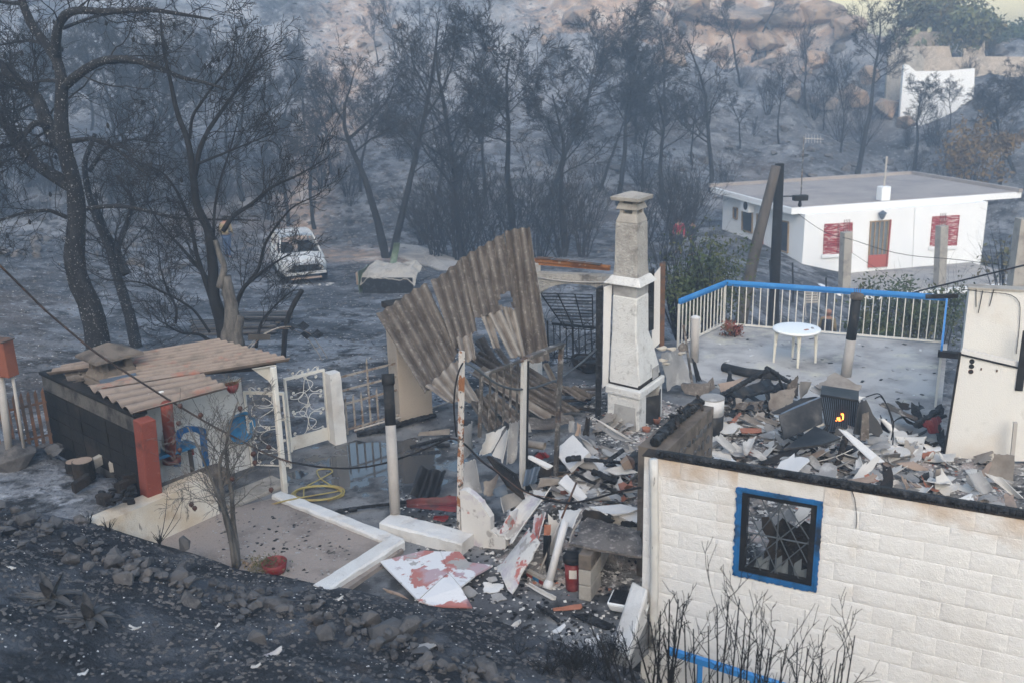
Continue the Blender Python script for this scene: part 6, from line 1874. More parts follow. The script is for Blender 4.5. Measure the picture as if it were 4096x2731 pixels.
# ---- burnt car
CF=g(0,705,646,-1.5)
CF[2]=terrain_h(CF[0],CF[1])
cfw=unit(V(.34,-.94,0))
csd=np.cross(Z,cfw)
car=thing('burnt_car',CF-cfw*2.05,'burnt out pale hatchback on bare rims on the track','car')
def cp_(x,y,z):
	return CF-cfw*2.05+cfw*x+csd*y+Z*z
# lower shell: stations along the length: (x, half width, z bottom, z belt)
ST=[(-2.02,.72,.45,.86),(-1.9,.80,.34,.93),(-1.2,.83,.25,.95),(0,.84,.24,.93),(.75,.84,.24,.92),(1.05,.83,.25,.90),(1.55,.80,.27,.84),(1.9,.74,.34,.74),(2.05,.62,.42,.66)]
rings=[]
for x,w_,zb,zt_ in ST:
	zm=(zb+zt_)/2
	rings.append([cp_(x,y,z) for y,z in ((-w_*.86,zb),(-w_,zb+.12),(-w_*1.01,zm),(-w_*.97,zt_-.05),(-w_*.90,zt_),(-w_*.5,zt_+(.05 if x>.9 else 0)),(w_*.5,zt_+(.05 if x>.9 else 0)),(w_*.90,zt_),(w_*.97,zt_-.05),(w_*1.01,zm),(w_,zb+.12),(w_*.86,zb))])
Rg=np.array(rings)
keep=np.ones((len(ST)-1,11),bool)
keep[0:4,4:7]=False
mb=MB()
mb.grid(Rg,.03,keep)
body=mb.build('body','car_paint',car,smooth=True)
MB().grid(np.array([[cp_(x,y,.32) for y in (-.75,.75)] for x in (-1.9,1.9)]),.02).build('floor_pan','metal_burnt',car)
# cabin: roof and pillars
rf=np.array([[cp_(x,y,z-.05*(abs(y)/.62)**2) for y in np.linspace(-.62,.62,7)] for x,z in ((-1.75,1.42),(-1.3,1.52),(-.6,1.56),(-.05,1.54),(.3,1.47))])
roof_c=MB().grid(rf,.03).build('roof','car_paint',car,smooth=True)
for s_ in (-1,1):
	for nm,a,b,w_ in (('front_pillar',(1.0,.74,.92),(.28,.60,1.45),.07),('door_pillar',(-.05,.79,.92),(-.12,.62,1.5),.07),('rear_pillar',(-1.05,.79,.93),(-1.0,.62,1.5),.07),('tail_pillar',(-1.95,.72,.90),(-1.72,.60,1.40),.10),('roof_rail',(.28,.60,1.45),(-1.72,.60,1.42),.05)):
		MB().beam(cp_(a[0],a[1]*s_,a[2]),cp_(b[0],b[1]*s_,b[2]),w_,.05,hint=csd).build(nm,'car_paint',car,bevel=.01)
	dr_=MB().beam(cp_(.9,.845*s_,.5),cp_(.88,.84*s_,.9),.012,.012).build('door_gap','metal_black',car)
	MB().beam(cp_(-.08,.85*s_,.3),cp_(-.08,.85*s_,.9),.012,.012).build('door_gap','metal_black',car)
	for xx in (-1.28,1.28):
		c=cp_(xx,.70*s_,.26)
		wl_=MB().lathe(c,[(.05,-.08),(.24,-.09),(.26,-.06),(.22,0),(.26,.06),(.24,.09),(.05,.08)],18,axis=csd*s_).build('wheel','metal_burnt',car,smooth=True)
		MB().lathe(cp_(xx,.72*s_,.30),[(.33,-.13),(.33,.11)],18,axis=csd*s_,cap=False).build('wheel_well','metal_black',wl_)
		MB().lathe(c+csd*s_*.10,[(.06,0),(.14,.005),(.14,.015)],12,axis=csd*s_).build('hub','charred',wl_)
	hl=MB().lathe(cp_(1.93,.55*s_,.60),[(.13,-.05),(.12,.02),(.06,-.02)],14,axis=cfw).build('headlight','metal_burnt',car)
	MB().lathe(cp_(1.95,.55*s_,.60),[(.05,0),(.05,.01)],10,axis=cfw).build('bulb_hole','board_pale',hl)
	MB().box(cp_(.15,.38*s_,.82),.14,.44,.6,cfw).build('seat_frame','metal_black',car,bevel=.04)
	MB().box(cp_(-.9,.38*s_,.78),.12,.46,.55,cfw).build('seat_frame','metal_black',car,bevel=.04)
MB().box(cp_(1.99,0,.60),.08,.84,.16,cfw).build('grille_opening','metal_black',car)
MB().beam(cp_(2.06,-.72,.40),cp_(2.06,.72,.40),.12,.10).build('bumper_beam','car_paint',car,bevel=.02)
MB().beam(cp_(2.02,-.55,.22),cp_(2.02,.55,.22),.10,.06).build('crossmember','board_tan',car)
MB().box(cp_(.72,0,.86),.3,1.4,.16,cfw).build('dashboard','metal_black',car)
MB().tube([cp_(.5,.38+.17*math.cos(t),.98+.17*math.sin(t)) for t in np.linspace(0,6.28,16)],.014,5).build('steering_wheel','metal_black',car)
# pale ash spill in front of the car
for k in range(14):
	p=CF+cfw*RNG.uniform(.0,.6)+csd*RNG.uniform(-.9,.9)
	p[2]=terrain_h(p[0],p[1])
	MB().box(p+Z*.01,RNG.uniform(.08,.25),RNG.uniform(.05,.1),.015,hang(RNG.uniform(0,360))).build('car_fragment','board_pale',label='pale melted fragment on the track before the burnt car',cat='fragment',group='fragments before the car')
# ---- covered heap / burnt cart
KC=g(0,890,668,-1.4)
KC[2]=terrain_h(KC[0],KC[1])
kt=thing('burnt_cart',KC,'collapsed cart with black front panel under a crumpled pale sheet','cart')
kd=hang(-8)
kn=np.cross(Z,kd)
MB().box(KC+Z*.26+kn*.05,1.75,.06,.56,kd).build('front_panel','charred',kt,bevel=.01)
us,vs_=np.linspace(-1,1,16),np.linspace(0,1,10)
P=np.array([[KC+kd*u*.95+kn*(v*1.7)+Z*(.58+.35*math.sin(v*2.6)+.22*vnoise(u*3,v*4,3)+.1*vnoise(u*8,v*9,5)-.12-.35*max(0,abs(u)-.75)*2) for v in vs_] for u in us])
MB().grid(P,.02).build('cover_sheet','concrete_grey',kt)
P=np.array([[KC+kd*(-.95-.03*math.sin(v*9))+kn*(v*1.2-.05)+Z*(z*.75)+kd*.06*vnoise(v*6,z*4,1) for z in (0,.3,.6,1)] for v in vs_])
MB().grid(P,.02).build('green_side','cloth_green',kt,smooth=True)
P=np.array([[KC+kn*1.75+kd*u*.35+Z*(.6+v*.8)+kd*.2*v for v in (0,.5,1)] for u in us[:6]])
MB().grid(P,.03).build('crumpled_end','cloth_green',kt,smooth=True)
MB().box(KC-kd*1.12+kn*.5+Z*.42,.12,.3,.45,kd).build('fuel_can','board_tan',label='small tan can standing at the left of the burnt cart',cat='can',bevel=.03)
# concrete track right of the cart
tr0,tr1=[ground(0,x,y,24) for x,y in ((900,575),(1080,615))]
trp=[ground(0,x,y,24) for x,y in ((905,560),(960,565),(1060,600),(1060,640),(985,612),(915,590))]
MB().prism([V(p[0],p[1],p[2]-.02) for p in trp],.06).build('concrete_track','concrete_path',kind='structure')
# ---- stack of planks behind the fork tree
for k in range(22):
	row_,lay=k % 8,k//8
	a=g(4,1265+row_*6-lay*3,560+row_*11-lay*25,-.35)+Z*(lay*.10)
	b=g(4,1935+row_*-10-RNG.uniform(0,80),640+row_*7-lay*30,-.6)+Z*(lay*.10)
	if k>=16:
		a,b=g(4,1560,540-(k-16)*8,-.3)+Z*.12,g(4,1960,600-(k-16)*14,-.5)+Z*.12
	a[2]=terrain_h(a[0],a[1])+.05+lay*.09
	b[2]=terrain_h(b[0],b[1])+.05+lay*.09+RNG.uniform(0,.03)
	MB().beam(a,b,.11,.045).build('stacked_plank',('charred_brown','asbestos','charred','pole_wood')[k % 4],label='scorched plank in the stack lying behind the split stump',cat='plank',group='planks stacked behind the stump')
# ---- walls, garden and green trees at the top right
def wall_px(name,label,Y,poly,th,matn,drop=1.5):
	P=[gy(3,x,y,Y) for x,y in poly]
	for (x,y),q in zip(poly,P):
		if y>=480:
			q[2]=min(q[2],terrain_h(q[0],q[1])-.4)
	return MB().prism(P,th,V(0.1,1,0)).build(name,matn,label=label,cat='wall')
wall_px('garden_wall','smooth pale rendered wall with curved left end at upper right',66,[(1540,560),(1545,432),(1575,435),(1625,478),(1830,476),(2022,458),(2010,760),(1560,760)],.35,'house_white')
wall_px('garden_wall','lower pale rendered wall at the right edge behind a pine',66.8,[(2030,540),(2150,535),(2480,560),(2480,900),(2020,900)],.35,'house_white')
wall_px('rubble_wall','long rough stone wall above the pale rendered wall',69,[(1675,398),(1850,385),(2090,378),(2480,382),(2480,620),(1675,620)],.5,'stone_wall')
wall_px('concrete_wall','stepped grey block wall left of the stone wall',68.5,[(1440,325),(1615,312),(1682,392),(1682,560),(1440,480)],.4,'concrete_grey')
wall_px('rubble_wall','middle stone terrace wall below the brown tree',72,[(1610,310),(1850,308),(1870,392),(1860,480),(1610,480)],.5,'stone_wall')
wall_px('rubble_wall','uppermost pale stone terrace wall near the cactus',75,[(1460,200),(1600,178),(1640,212),(1830,212),(1830,420),(1460,420)],.5,'stone_wall')
wall_px('rubble_wall','short stone wall piece right of the grey trunk',71,[(1945,325),(2060,320),(2090,275),(2090,480),(1945,480)],.5,'stone_wall')
def big_tree(label,x,y,Y,rx,rz,n,matn,seed,ls=.2,bx=None):
	p=gy(3,x,y,Y)
	return leafy('green_tree',label,p,rx,rx*.8,rz,n,ls,matn,9,'tree',seed,None,float(min(terrain_h(p[0],p[1]),p[2]-rz-.3)),'twig_far')
big_tree('large olive brown pine crown against the bright sky',1790,90,76,2.9,2.4,4200,'leaf_olive',61)
big_tree('grey green tree leaning right beside the stone wall',1990,200,72,1.9,1.6,2600,'leaf_olive',62)
big_tree('dark green tree behind the uppermost stone wall',1690,150,79,2.2,1.6,2200,'leaf_green',63)
big_tree('bright green tree at the top right corner, left of two',2170,290,78,2.0,1.5,2200,'leaf_green',64)
big_tree('bright green tree cut by the right frame edge',2330,260,80,2.4,1.9,2600,'leaf_green',65)
big_tree('rusty brown scorched bush below the right edge pine',2000,1010,52,2.0,2.4,1500,'leaf_tan',66,.14)
big_tree('small rusty scorched bush right of the larger one',2230,950,53,1.0,1.0,700,'leaf_tan',67,.14)
p=gy(6,2250,190,33)
leafy('garden_shrub','sparse yellow green shrub right of the white house at the edge',p,1.4,1,1.6,500,.09,'leaf_olive',14,'shrub',68,root_z=float(terrain_h(p[0],p[1])))
MB().box(gy(6,2335,180,30)-Z*1.0,.5,.4,4.2,hang(0)).build('concrete_post','concrete_grey',label='tall grey concrete post at the right edge beside the white house',cat='post')
# prickly pear
pc=gy(3,1535,300,74)
pk=thing('prickly_pear',V(pc[0],pc[1],pc[2]-.6),'clump of pale prickly pear pads by the upper walls','cactus')
for k in range(34):
	c=pc+V(RNG.normal()*.75,RNG.normal()*.3,abs(RNG.normal())*.75-.3)
	a=unit(V(RNG.normal(),RNG.normal()*.5,1.2))
	x_,y_=frame(a)
	P=[c+a*(.26*math.sin(t)+.2)+x_*.17*math.cos(t)-y_*.02 for t in np.linspace(0,6.28,10)[:-1]]
	MB().prism(P,.05,y_).build('pad','cactus',pk)
# ---- people
def person(label,p,face,h,top,legs,seed=1,walk=.1,hair='hair',pack=None,arms=((.12,-.1),(.12,.15))):
	"""body one skinned figure; shirt and trousers are children. face = heading angle"""
	p=np.asarray(p,float)
	f=hang(face)
	s=np.cross(Z,f)
	root=thing('person',p,label,'person')
	def J(a,b,c):
		return p+f*a*h+s*b*h+Z*c*h
	J_=dict(pel=J(0,0,.53),belly=J(.0,0,.62),chest=J(.01,0,.74),neckb=J(.0,0,.82),neck=J(.005,0,.86),head=J(.015,0,.93),crown=J(.01,0,.975))
	ch=[('pel','belly'),('belly','chest'),('chest','neckb'),('neckb','neck'),('neck','head'),('head','crown')]
	R_=dict(pel=.078,belly=.072,chest=.085,neckb=.05,neck=.031,head=.052,crown=.032)
	for sd,nm in ((-1,'r'),(1,'l')):
		e=arms[0 if sd<0 else 1]
		J_['sh'+nm]=J(0,.10*sd,.80)
		J_['el'+nm]=J(-.02,.14*sd,.64)
		J_['wr'+nm]=J(e[0],.13*sd+e[1]*.1,.52)
		J_['ha'+nm]=J(e[0]+.02,.13*sd,.475)
		J_['hi'+nm]=J(0,.052*sd,.50)
		J_['kn'+nm]=J(walk*sd*.5+.01,.055*sd,.28)
		J_['an'+nm]=J(walk*sd-.02,.055*sd,.04)
		J_['to'+nm]=J(walk*sd+.07,.06*sd,.018)
		R_.update({'sh'+nm:.045,'el'+nm:.03,'wr'+nm:.02,'ha'+nm:.022,'hi'+nm:.06,'kn'+nm:.038,'an'+nm:.025,'to'+nm:.018})
		ch+=[('neckb','sh'+nm),('sh'+nm,'el'+nm),('el'+nm,'wr'+nm),('wr'+nm,'ha'+nm),('pel','hi'+nm),('hi'+nm,'kn'+nm),('kn'+nm,'an'+nm),('an'+nm,'to'+nm)]
	def skin(name,keys,edges,k,matn):
		me=bpy.data.meshes.new(name)
		me.from_pydata([tuple(J_[q]-p) for q in keys],[(keys.index(a),keys.index(b)) for a,b in edges],[])
		me.materials.append(M[matn])
		o=bpy.data.objects.new(name,me)
		COL.objects.link(o)
		o.parent=root
		ORIG[o.name]=p
		m=o.modifiers.new('skin','SKIN')
		m.use_smooth_shade=True
		for i,q in enumerate(keys):
			r=R_[q]*h*k
			me.skin_vertices[0].data[i].radius=(r,r)
		me.skin_vertices[0].data[0].use_root=True
		sb=o.modifiers.new('sub','SUBSURF')
		sb.levels=sb.render_levels=2
		return o
	skin('body',list(J_),ch,1.0,'skin')
	tk=['pel','belly','chest','neckb','shr','elr','shl','ell','wrr','wrl']
	skin('shirt',tk,[e for e in ch if e[0] in tk and e[1] in tk],1.16,top)
	lk=['pel','hir','hil','knr','knl','anr','anl']
	skin('trousers',lk,[e for e in ch if e[0] in lk and e[1] in lk],1.16,legs)
	MB().lathe(J_['head']-f*.012*h+Z*.005*h,[(.050*h,-.035*h),(.060*h,.0),(.060*h,.02*h),(.045*h,.05*h),(.01*h,.062*h)],12).build('hair',hair,root,smooth=True)
	for sd in (-1,1):
		MB().lathe(J_['an'+('r' if sd<0 else 'l')]-Z*.045*h+f*.03*h,[(.03*h,0),(.032*h,.03*h),(.02*h,.05*h)],10).build('shoe','metal_black',root)
	if pack:
		MB().box(J(-.11,0,.70),.10*h,.17*h,.24*h,f).build('backpack',pack,root,bevel=.03)
	return root
p=g(4,1535,205,-1.65); p[2]=terrain_h(p[0],p[1])
person('person in jeans with tan backpack walking on the track, seen from behind',p,95,1.75,'jacket_tan','jeans',pack='jacket_tan')
p=gy(6,1030,700,27.5); p[2]=terrain_h(p[0],p[1])
ff_h=(gy(6,1015,622,27.5)[2]-p[2])
person('firefighter in tan jacket with black air pack below the terrace railing',p,60,float(np.clip(ff_h,1.6,1.9)),'jacket_tan','jacket_dark',hair='skin',pack='jacket_dark')
for k,(x,y,Y,tp,lab) in enumerate(((122,118,40,'jacket_dark','person in dark top standing behind the green shrub'),(30,125,41,'shirt_red','person in red top standing behind the bare shrub'))):
	hd=gy(6,x,y,Y)
	z0=float(terrain_h(hd[0],hd[1]))
	person(lab,V(hd[0],hd[1],z0),200+60*k,float(np.clip(hd[2]-z0+.1,1.6,1.85)),tp,'jacket_dark')
# ------------------------------------------------------------------ rubble inside the ruin
ROOM=np.array([(-.62,11.05),(.55,12.7),(1.35,14.3),(1.2,17.0),(2.0,17.0),(2.9,15.8),(4.4,15.4),(6.65,13.45),(7.9,12.75),(6.25,7.05),(1.62,9.35),(1.1,9.6),(.1,9.9)])
def inside(x,y,poly=ROOM):
	x,y=np.asarray(x,float),np.asarray(y,float)
	r=np.zeros(x.shape,bool)
	n=len(poly)
	for i in range(n):
		(x0,y0),(x1,y1)=poly[i],poly[(i+1) % n]
		c=((y0>y) !=(y1>y)) & (x<(x1-x0)*(y-y0)/(y1-y0+1e-12)+x0)
		r ^=c
	return r
def edge_d(x,y,poly=ROOM):
	d=np.full(np.shape(x),1e9)
	n=len(poly)
	for i in range(n):
		a,b=poly[i],poly[(i+1) % n]
		t=np.clip(((x-a[0])*(b[0]-a[0])+(y-a[1])*(b[1]-a[1]))/((b[0]-a[0])**2+(b[1]-a[1])**2),0,1)
		d=np.minimum(d,np.hypot(x-a[0]-t*(b[0]-a[0]),y-a[1]-t*(b[1]-a[1])))
	return d
def rub_h(x,y):
	x,y=np.asarray(x,float),np.asarray(y,float)
	h=.10+.30*fbm(x,y,.9,3,77)+.10*fbm(x,y,4,2,78)+.28*np.exp(-((x-4.6)/1.3)**2-((y-11.6)/1.3)**2)+.25*np.exp(-((x-.9)/.7)**2-((y-11.2)/.8)**2)
	return np.where(inside(x,y),np.maximum(h,.03)*sst(0,.5,edge_d(x,y))+.006,.004)
xs,ys=np.arange(-.7,8.0,.07),np.arange(7.0,17.1,.07)
X_,Y_=np.meshgrid(xs,ys,indexing='ij')
H_=rub_h(X_,Y_)
kp=inside((X_[:-1,:-1]+X_[1:,1:])/2,(Y_[:-1,:-1]+Y_[1:,1:])/2)
MB().grid(np.stack([X_,Y_,H_],-1)[:,::-1],0,kp[:,::-1]).build('rubble_bed','rubble_floor',kind='stuff',label='grey bed of crushed plaster and ash inside the ruin',cat='rubble')
def room_pts(n):
	x,y=RNG.uniform(-.6,7.9,n*3),RNG.uniform(7.2,17,n*3)
	k=inside(x,y)
	x,y=x[k][:n],y[k][:n]
	return np.stack([x,y,rub_h(x,y)],-1)
for nm,mt_,n,a,b,lab in (('plaster_crumbs','board_pale',3200,.012,.05,'pale plaster crumbs strewn through the ruin'),('char_crumbs','charred',1800,.012,.05,'black charcoal crumbs strewn through the ruin'),('tile_crumbs','tile_terracotta',500,.012,.04,'reddish tile crumbs strewn through the ruin')):
	scatter_stuff(nm,mt_,room_pts(n),a,b,label=lab,cat='rubble',flat=.4)
# litter of flakes over the open yard in front and round the kerb
def yard_pts(n,tile,x0,x1,y0,y1,z=.004):
	return np.array([g(tile,RNG.uniform(x0,x1),RNG.uniform(y0,y1),z) for _ in range(n)])
_yp=np.concatenate([yard_pts(1100,8,480,1900,560,1350),yard_pts(250,8,400,800,300,620),yard_pts(200,5,500,1700,1150,1560),yard_pts(160,5,600,1740,950,1250)])
_yp=_yp[_yp[:,1]>np.interp(_yp[:,0],CX,CY)+.05]
k=RNG.choice([0,0,0,1,2,2],len(_yp))
scatter_stuff('yard_ash','charred',_yp[k==0],.01,.04,label='black cinders littering the yard before the ruin',cat='rubble',flat=.4)
scatter_stuff('yard_flakes','board_pale',_yp[k==1],.008,.03,label='pale plaster flakes littering the yard before the ruin',cat='rubble',flat=.3)
scatter_stuff('yard_pink_flakes','pink_worn',_yp[k==2],.008,.03,label='pinkish paint flakes littering the yard before the ruin',cat='rubble',flat=.3)
_bp=yard_pts(420,7,1430,2352,420,860,-.0) ; _bp[:,2]=.058
scatter_stuff('bed_flakes','board_grey',_bp[:300],.008,.03,label='grey flakes scattered on the planting bed',cat='rubble',flat=.3)
scatter_stuff('bed_cinders','charred',_bp[300:],.01,.035,label='black cinders scattered on the planting bed',cat='rubble',flat=.5)
def sheet(P4,th=.010,curl=0.0,jag=.05,nx=9,ny=7,wob=.01,seed=None):
	"""bent ragged board between four world corners TL,TR,BR,BL"""
	TL,TR,BR,BL=[np.asarray(q,float) for q in P4]
	r=np.random.default_rng(seed if seed is not None else int(RNG.integers(1e9)))
	u,v=np.meshgrid(np.linspace(0,1,nx),np.linspace(0,1,ny),indexing='ij')
	def rag(n):
		a=r.uniform(0,1,n)
		return a*a*jag
	l,rr_,t,b=rag(ny),rag(ny),rag(nx),rag(nx)
	uu=l[None,:]+u*(1-l-rr_)[None,:]
	vv=t[:,None]+v*(1-t-b)[:,None]
	c=r.integers(0,4)
	k=r.uniform(0,2.2*jag)
	du=np.where(((u<.5)==(c in (0,3))),1,0)*np.where(((v<.5)==(c in (0,1))),1,0)
	uu=uu+(.5-uu)*k*du*np.abs(u-.5)*2*np.abs(v-.5)*2
	vv=vv+(.5-vv)*k*du*np.abs(u-.5)*2*np.abs(v-.5)*2
	top=TL+(TR-TL)*uu[...,None]
	bot=BL+(BR-BL)*uu[...,None]
	P=top+(bot-top)*vv[...,None]
	n=unit(np.cross(TR-TL,BL-TL))
	if n[2]<0:
		n=-n
	ph=r.uniform(0,3)
	P=P+n*(curl*(4*(uu-.5)**2-.5)+wob*np.sin(uu*5+ph)*np.cos(vv*4+ph))[...,None]
	return MB().grid(P,th)
def board_px(n,pts,matn,label,th=.012,curl=0.0,jag=.05,name='loose_panel',cat='board',group=None):
	"""pts: four (x, y, z or 'Y'+value) corners TL TR BR BL in photo pixels"""
	P=[g(n,x,y,z) if not isinstance(z,tuple) else gy(n,x,y,z[0]) for x,y,z in pts]
	return sheet(P,th,curl,jag).build(name,matn,smooth=False,label=label,cat=cat,group=group)
def up(n,tl,tr,br,bl,zb,lean=0.0):
	b0,b1=g(n,*bl,zb),g(n,*br,zb)
	return [(tl[0],tl[1],(b0[1]+lean,)),(tr[0],tr[1],(b1[1]+lean,)),(br[0],br[1],zb),(bl[0],bl[1],zb)]
# hand placed pieces, left part of the ruin
BB=[ ('A6',up('A6',(820,480),(1110,335),(680,985),(480,890),.22,.55),'pink_worn','large curled cream panel leaning in the heap above the long pale one',.012,.10,.10), ('A6',up('A6',(640,620),(740,560),(700,760),(520,880),.3,.15),'pink_plaster','red and grey broken panel between the low wall and the cream one',.012,.04,.15), ('A6',up('A6',(835,775),(918,930),(640,1515),(462,1205),.02,.35),'pink_worn','long curled pale panel standing in front of the heap',.014,-.08,.06), ('A6',[(350,1370,.06),(610,1380,.06),(520,1480,.02),(340,1485,.02)],'board_white','small pale panel piece lying before the long curled one',.012,.02,.12), ('A6',up('A6',(900,660),(1010,640),(860,1205),(795,1100),.08,.2),'pink_worn','narrow pinkish panel strip behind the long curled one',.012,.04,.1), ('A6',up('A6',(1020,650),(1140,740),(1190,1220),(1040,1200),.02,.3),'board_pale','pale upright board behind the broom handle',.012,.02,.06), ('A6',up('A6',(1130,620),(1390,600),(1290,830),(1150,730),.55,.2),'board_white','white board piece behind the leaning white pipe',.014,.03,.1), ('A6',up('A6',(150,110),(270,90),(350,450),(130,400),.35,.2),'board_grey','large grey blue board standing behind the low jagged wall',.012,.03,.06), ('A6',up('A6',(500,480),(720,420),(740,560),(540,660),.4,.1),'board_grey','brown grey curled board in the middle of the left heap',.012,.08,.08), ('A6',up('A6',(360,320),(520,230),(450,500),(350,470),.45,.1),'asbestos_clean','tan board sliver standing in the left heap',.012,.03,.15), ('A6',up('A6',(430,400),(610,320),(600,460),(470,500),.5,.1),'metal_blue','dark grey board behind the tan sliver',.012,.03,.1), ('A3',up('A3',(860,1090),(890,1060),(830,1450),(700,1370),.45,.2),'board_pale','tall pale torn board in the left heap below the barred frame',.010,.05,.12), ('A3',up('A3',(640,1130),(850,1040),(700,1330),(560,1360),.5,.2),'board_pale','wide pale torn sheet below the barred frame',.010,.07,.1), ('A3',up('A3',(880,1010),(990,980),(960,1440),(850,1450),.45,.2),'board_grey','grey upright sheet beside the white door upright',.010,.05,.08), ('A3',up('A3',(990,1000),(1080,980),(1115,1110),(1020,1125),.9,.05),'board_grey','small square grey board hung on the white door upright',.010,.02,.06), ('A3',up('A3',(410,1050),(500,985),(520,1270),(390,1420),.4,.1),'board_grey','curled grey sheet with black drips behind the peeling post',.010,.06,.08), ('A3',up('A3',(420,1430),(520,1380),(560,1568),(415,1568),.5,.1),'board_pale','pale rounded board below the curled grey sheet',.010,.05,.08), ('A3',[(1560,1150,.62),(1735,1345,.55),(1520,1530,.35),(1345,1320,.42)],'board_white','thick white sandy slab lying tilted in the middle heap',.07,.0,.04), ('A3',[(1590,1110,.6),(1680,1200,.6),(1810,1330,.45),(1740,1370,.42)],'board_grey','grey board edge behind the thick white slab',.012,.04,.08), ('A3',[(1735,950,.6),(1780,960,.6),(2190,1215,.35),(2050,1150,.38)],'board_pale','long pale board sliver pointing at the fireplace',.012,.02,.08), ('A3',[(1800,1050,.42),(2000,1090,.42),(2200,1220,.3),(1960,1190,.3)],'board_grey','grey board under the long pale sliver',.012,.02,.1), ('A3',up('A3',(1500,980),(1570,1000),(1560,1120),(1500,1120),.5,.1),'board_grey','small grey upright board in the middle heap, left of two',.010,.02,.1), ('A3',up('A3',(1600,1010),(1630,1040),(1640,1170),(1570,1150),.45,.1),'board_tan','small brown upright board in the middle heap, right of two',.010,.03,.1), ('A3',up('A3',(1690,950),(1730,960),(1720,1160),(1650,1150),.4,.1),'charred_brown','dark upright board left of the long pale sliver',.012,.03,.1), ('A6',[(780,60,.62),(850,55,.62),(1080,160,.5),(1020,195,.48)],'board_white','pale plank lying across the middle heap',.03,.0,.02), ('A6',[(1130,335,.78),(1215,240,.82),(1430,490,.6),(1370,545,.58)],'board_white','smooth blue white plank leaning above the white pipe',.035,.0,.02), ('A6',[(1450,590,.72),(1800,560,.72),(2010,620,.70),(1640,680,.70)],'board_white','broad white slab behind the sooty counter, left piece',.02,.02,.06), ('A6',[(1700,640,.66),(2010,640,.66),(2010,770,.62),(1780,700,.62)],'board_white','broad white slab behind the sooty counter, right piece',.02,.02,.06), ('A6',[(1320,140,.4),(1480,90,.45),(1560,200,.3),(1400,190,.3)],'board_grey','grey tile shaped board among charred beams',.015,.0,.03), ('A6',[(1380,250,.3),(1440,200,.35),(1570,280,.25),(1470,330,.25)],'board_grey','second grey board below the charred beams',.015,.0,.05), ('A6',[(1600,200,.35),(1800,150,.4),(1990,230,.3),(1740,260,.28)],'board_white','white sooty slab beside the fallen lantern',.03,.0,.08), ('A6',[(950,290,.7),(1150,285,.7),(1130,345,.62),(900,390,.6)],'asbestos_clean','yellowed box top behind the curled cream panel',.05,.0,.02), ('A6',up('A6',(985,770),(1055,770),(1050,880),(980,880),.55,.02),'tile_terracotta','orange upper end of the black plank behind the broom',.02,0,.03), ('A6',up('A6',(985,880),(1050,880),(1010,1320),(965,1170),.02,.1),'charred','black charred plank behind the broom handle',.025,0,.06), ('A6',up('A6',(1390,600),(1700,660),(1760,780),(1370,730),.6,.05),'charred_brown','brown burnt edge strip above the sooty counter',.02,.03,.15), ('A6',up('A6',(1790,730),(1900,725),(2000,800),(1780,790),.62,.05),'charred','black curled metal flap on the sooty counter',.01,.03,.12), ('A6',[(790,1400,.06),(830,1390,.07),(1120,1540,.03),(1060,1560,.02)],'board_pale','curved pale roof strip lying at the foot of the white pipe',.012,.05,.05), ('A6',[(110,1440,.05),(200,1400,.05),(300,1500,.02),(190,1540,.02)],'board_grey','dark grey board beside the pink slab',.01,0,.08), ('A6',[(370,1340,.12),(480,1300,.12),(500,1360,.1),(420,1370,.1)],'board_grey','small grey shard above the pale panel piece',.01,0,.1), ('A6',[(440,1500,.03),(540,1480,.03),(600,1560,.01),(450,1568,.01)],'board_grey','dark grey shard at the right of the pink slab',.01,0,.1), (8,[(1030,970,.02),(1100,960,.02),(1110,1010,.01),(1040,1030,.01)],'board_grey','grey square shard on the yard near the pink slab',.01,0,.08), (8,[(1160,1180,.02),(1230,1130,.03),(1240,1160,.02),(1180,1190,.01)],'board_pale','pale shard at the bank edge below the white pipe',.01,0,.1), (8,[(1440,1060,.05),(1640,1030,.05),(1650,1070,.02),(1450,1080,.02)],'tile_terracotta','orange strip of board on the yard below the red bin',.012,.02,.06), (8,[(1560,1100,.04),(1700,1100,.04),(1890,1190,.01),(1800,1210,.01)],'charred','long black board on the yard before the counter',.012,.01,.06), (8,[(1640,1260,.03),(1760,1240,.03),(1770,1290,.01),(1680,1310,.01)],'board_white','crumpled white shard near the buttress',.01,.04,.15), (8,[(300,925,.03),(420,960,.03),(480,1000,.01),(330,950,.01)],'board_tan','thin brown edge of board under the pink slab',.012,0,.05), ]
for n,pts,mt_,lab,th_,cu,jg in BB:
	board_px(n,pts,mt_,lab,th_,cu,jg)
# pink slab, flat on the yard, in two cracked pieces
for pl,lab in (([(285,755,.05),(585,682,.10),(690,690,.12),(745,830,.12),(690,880,.11),(540,1015,.04)],'pink and white painted slab on the yard, larger left piece'),([(692,688,.125),(820,690,.12),(880,760,.09),(1045,782,.06),(940,840,.09),(830,925,.12),(748,832,.13)],'pink and white painted slab on the yard, upper right piece'),([(690,884,.115),(748,836,.125),(828,930,.12),(870,1000,.06),(905,1062,.03),(650,1055,.03),(545,1020,.04)],'pink and white painted slab on the yard, lower piece')):
	P=[g(8,*q) for q in pl]
	MB().prism(P,.022).build('painted_slab','pink_plaster',label=lab,cat='slab')
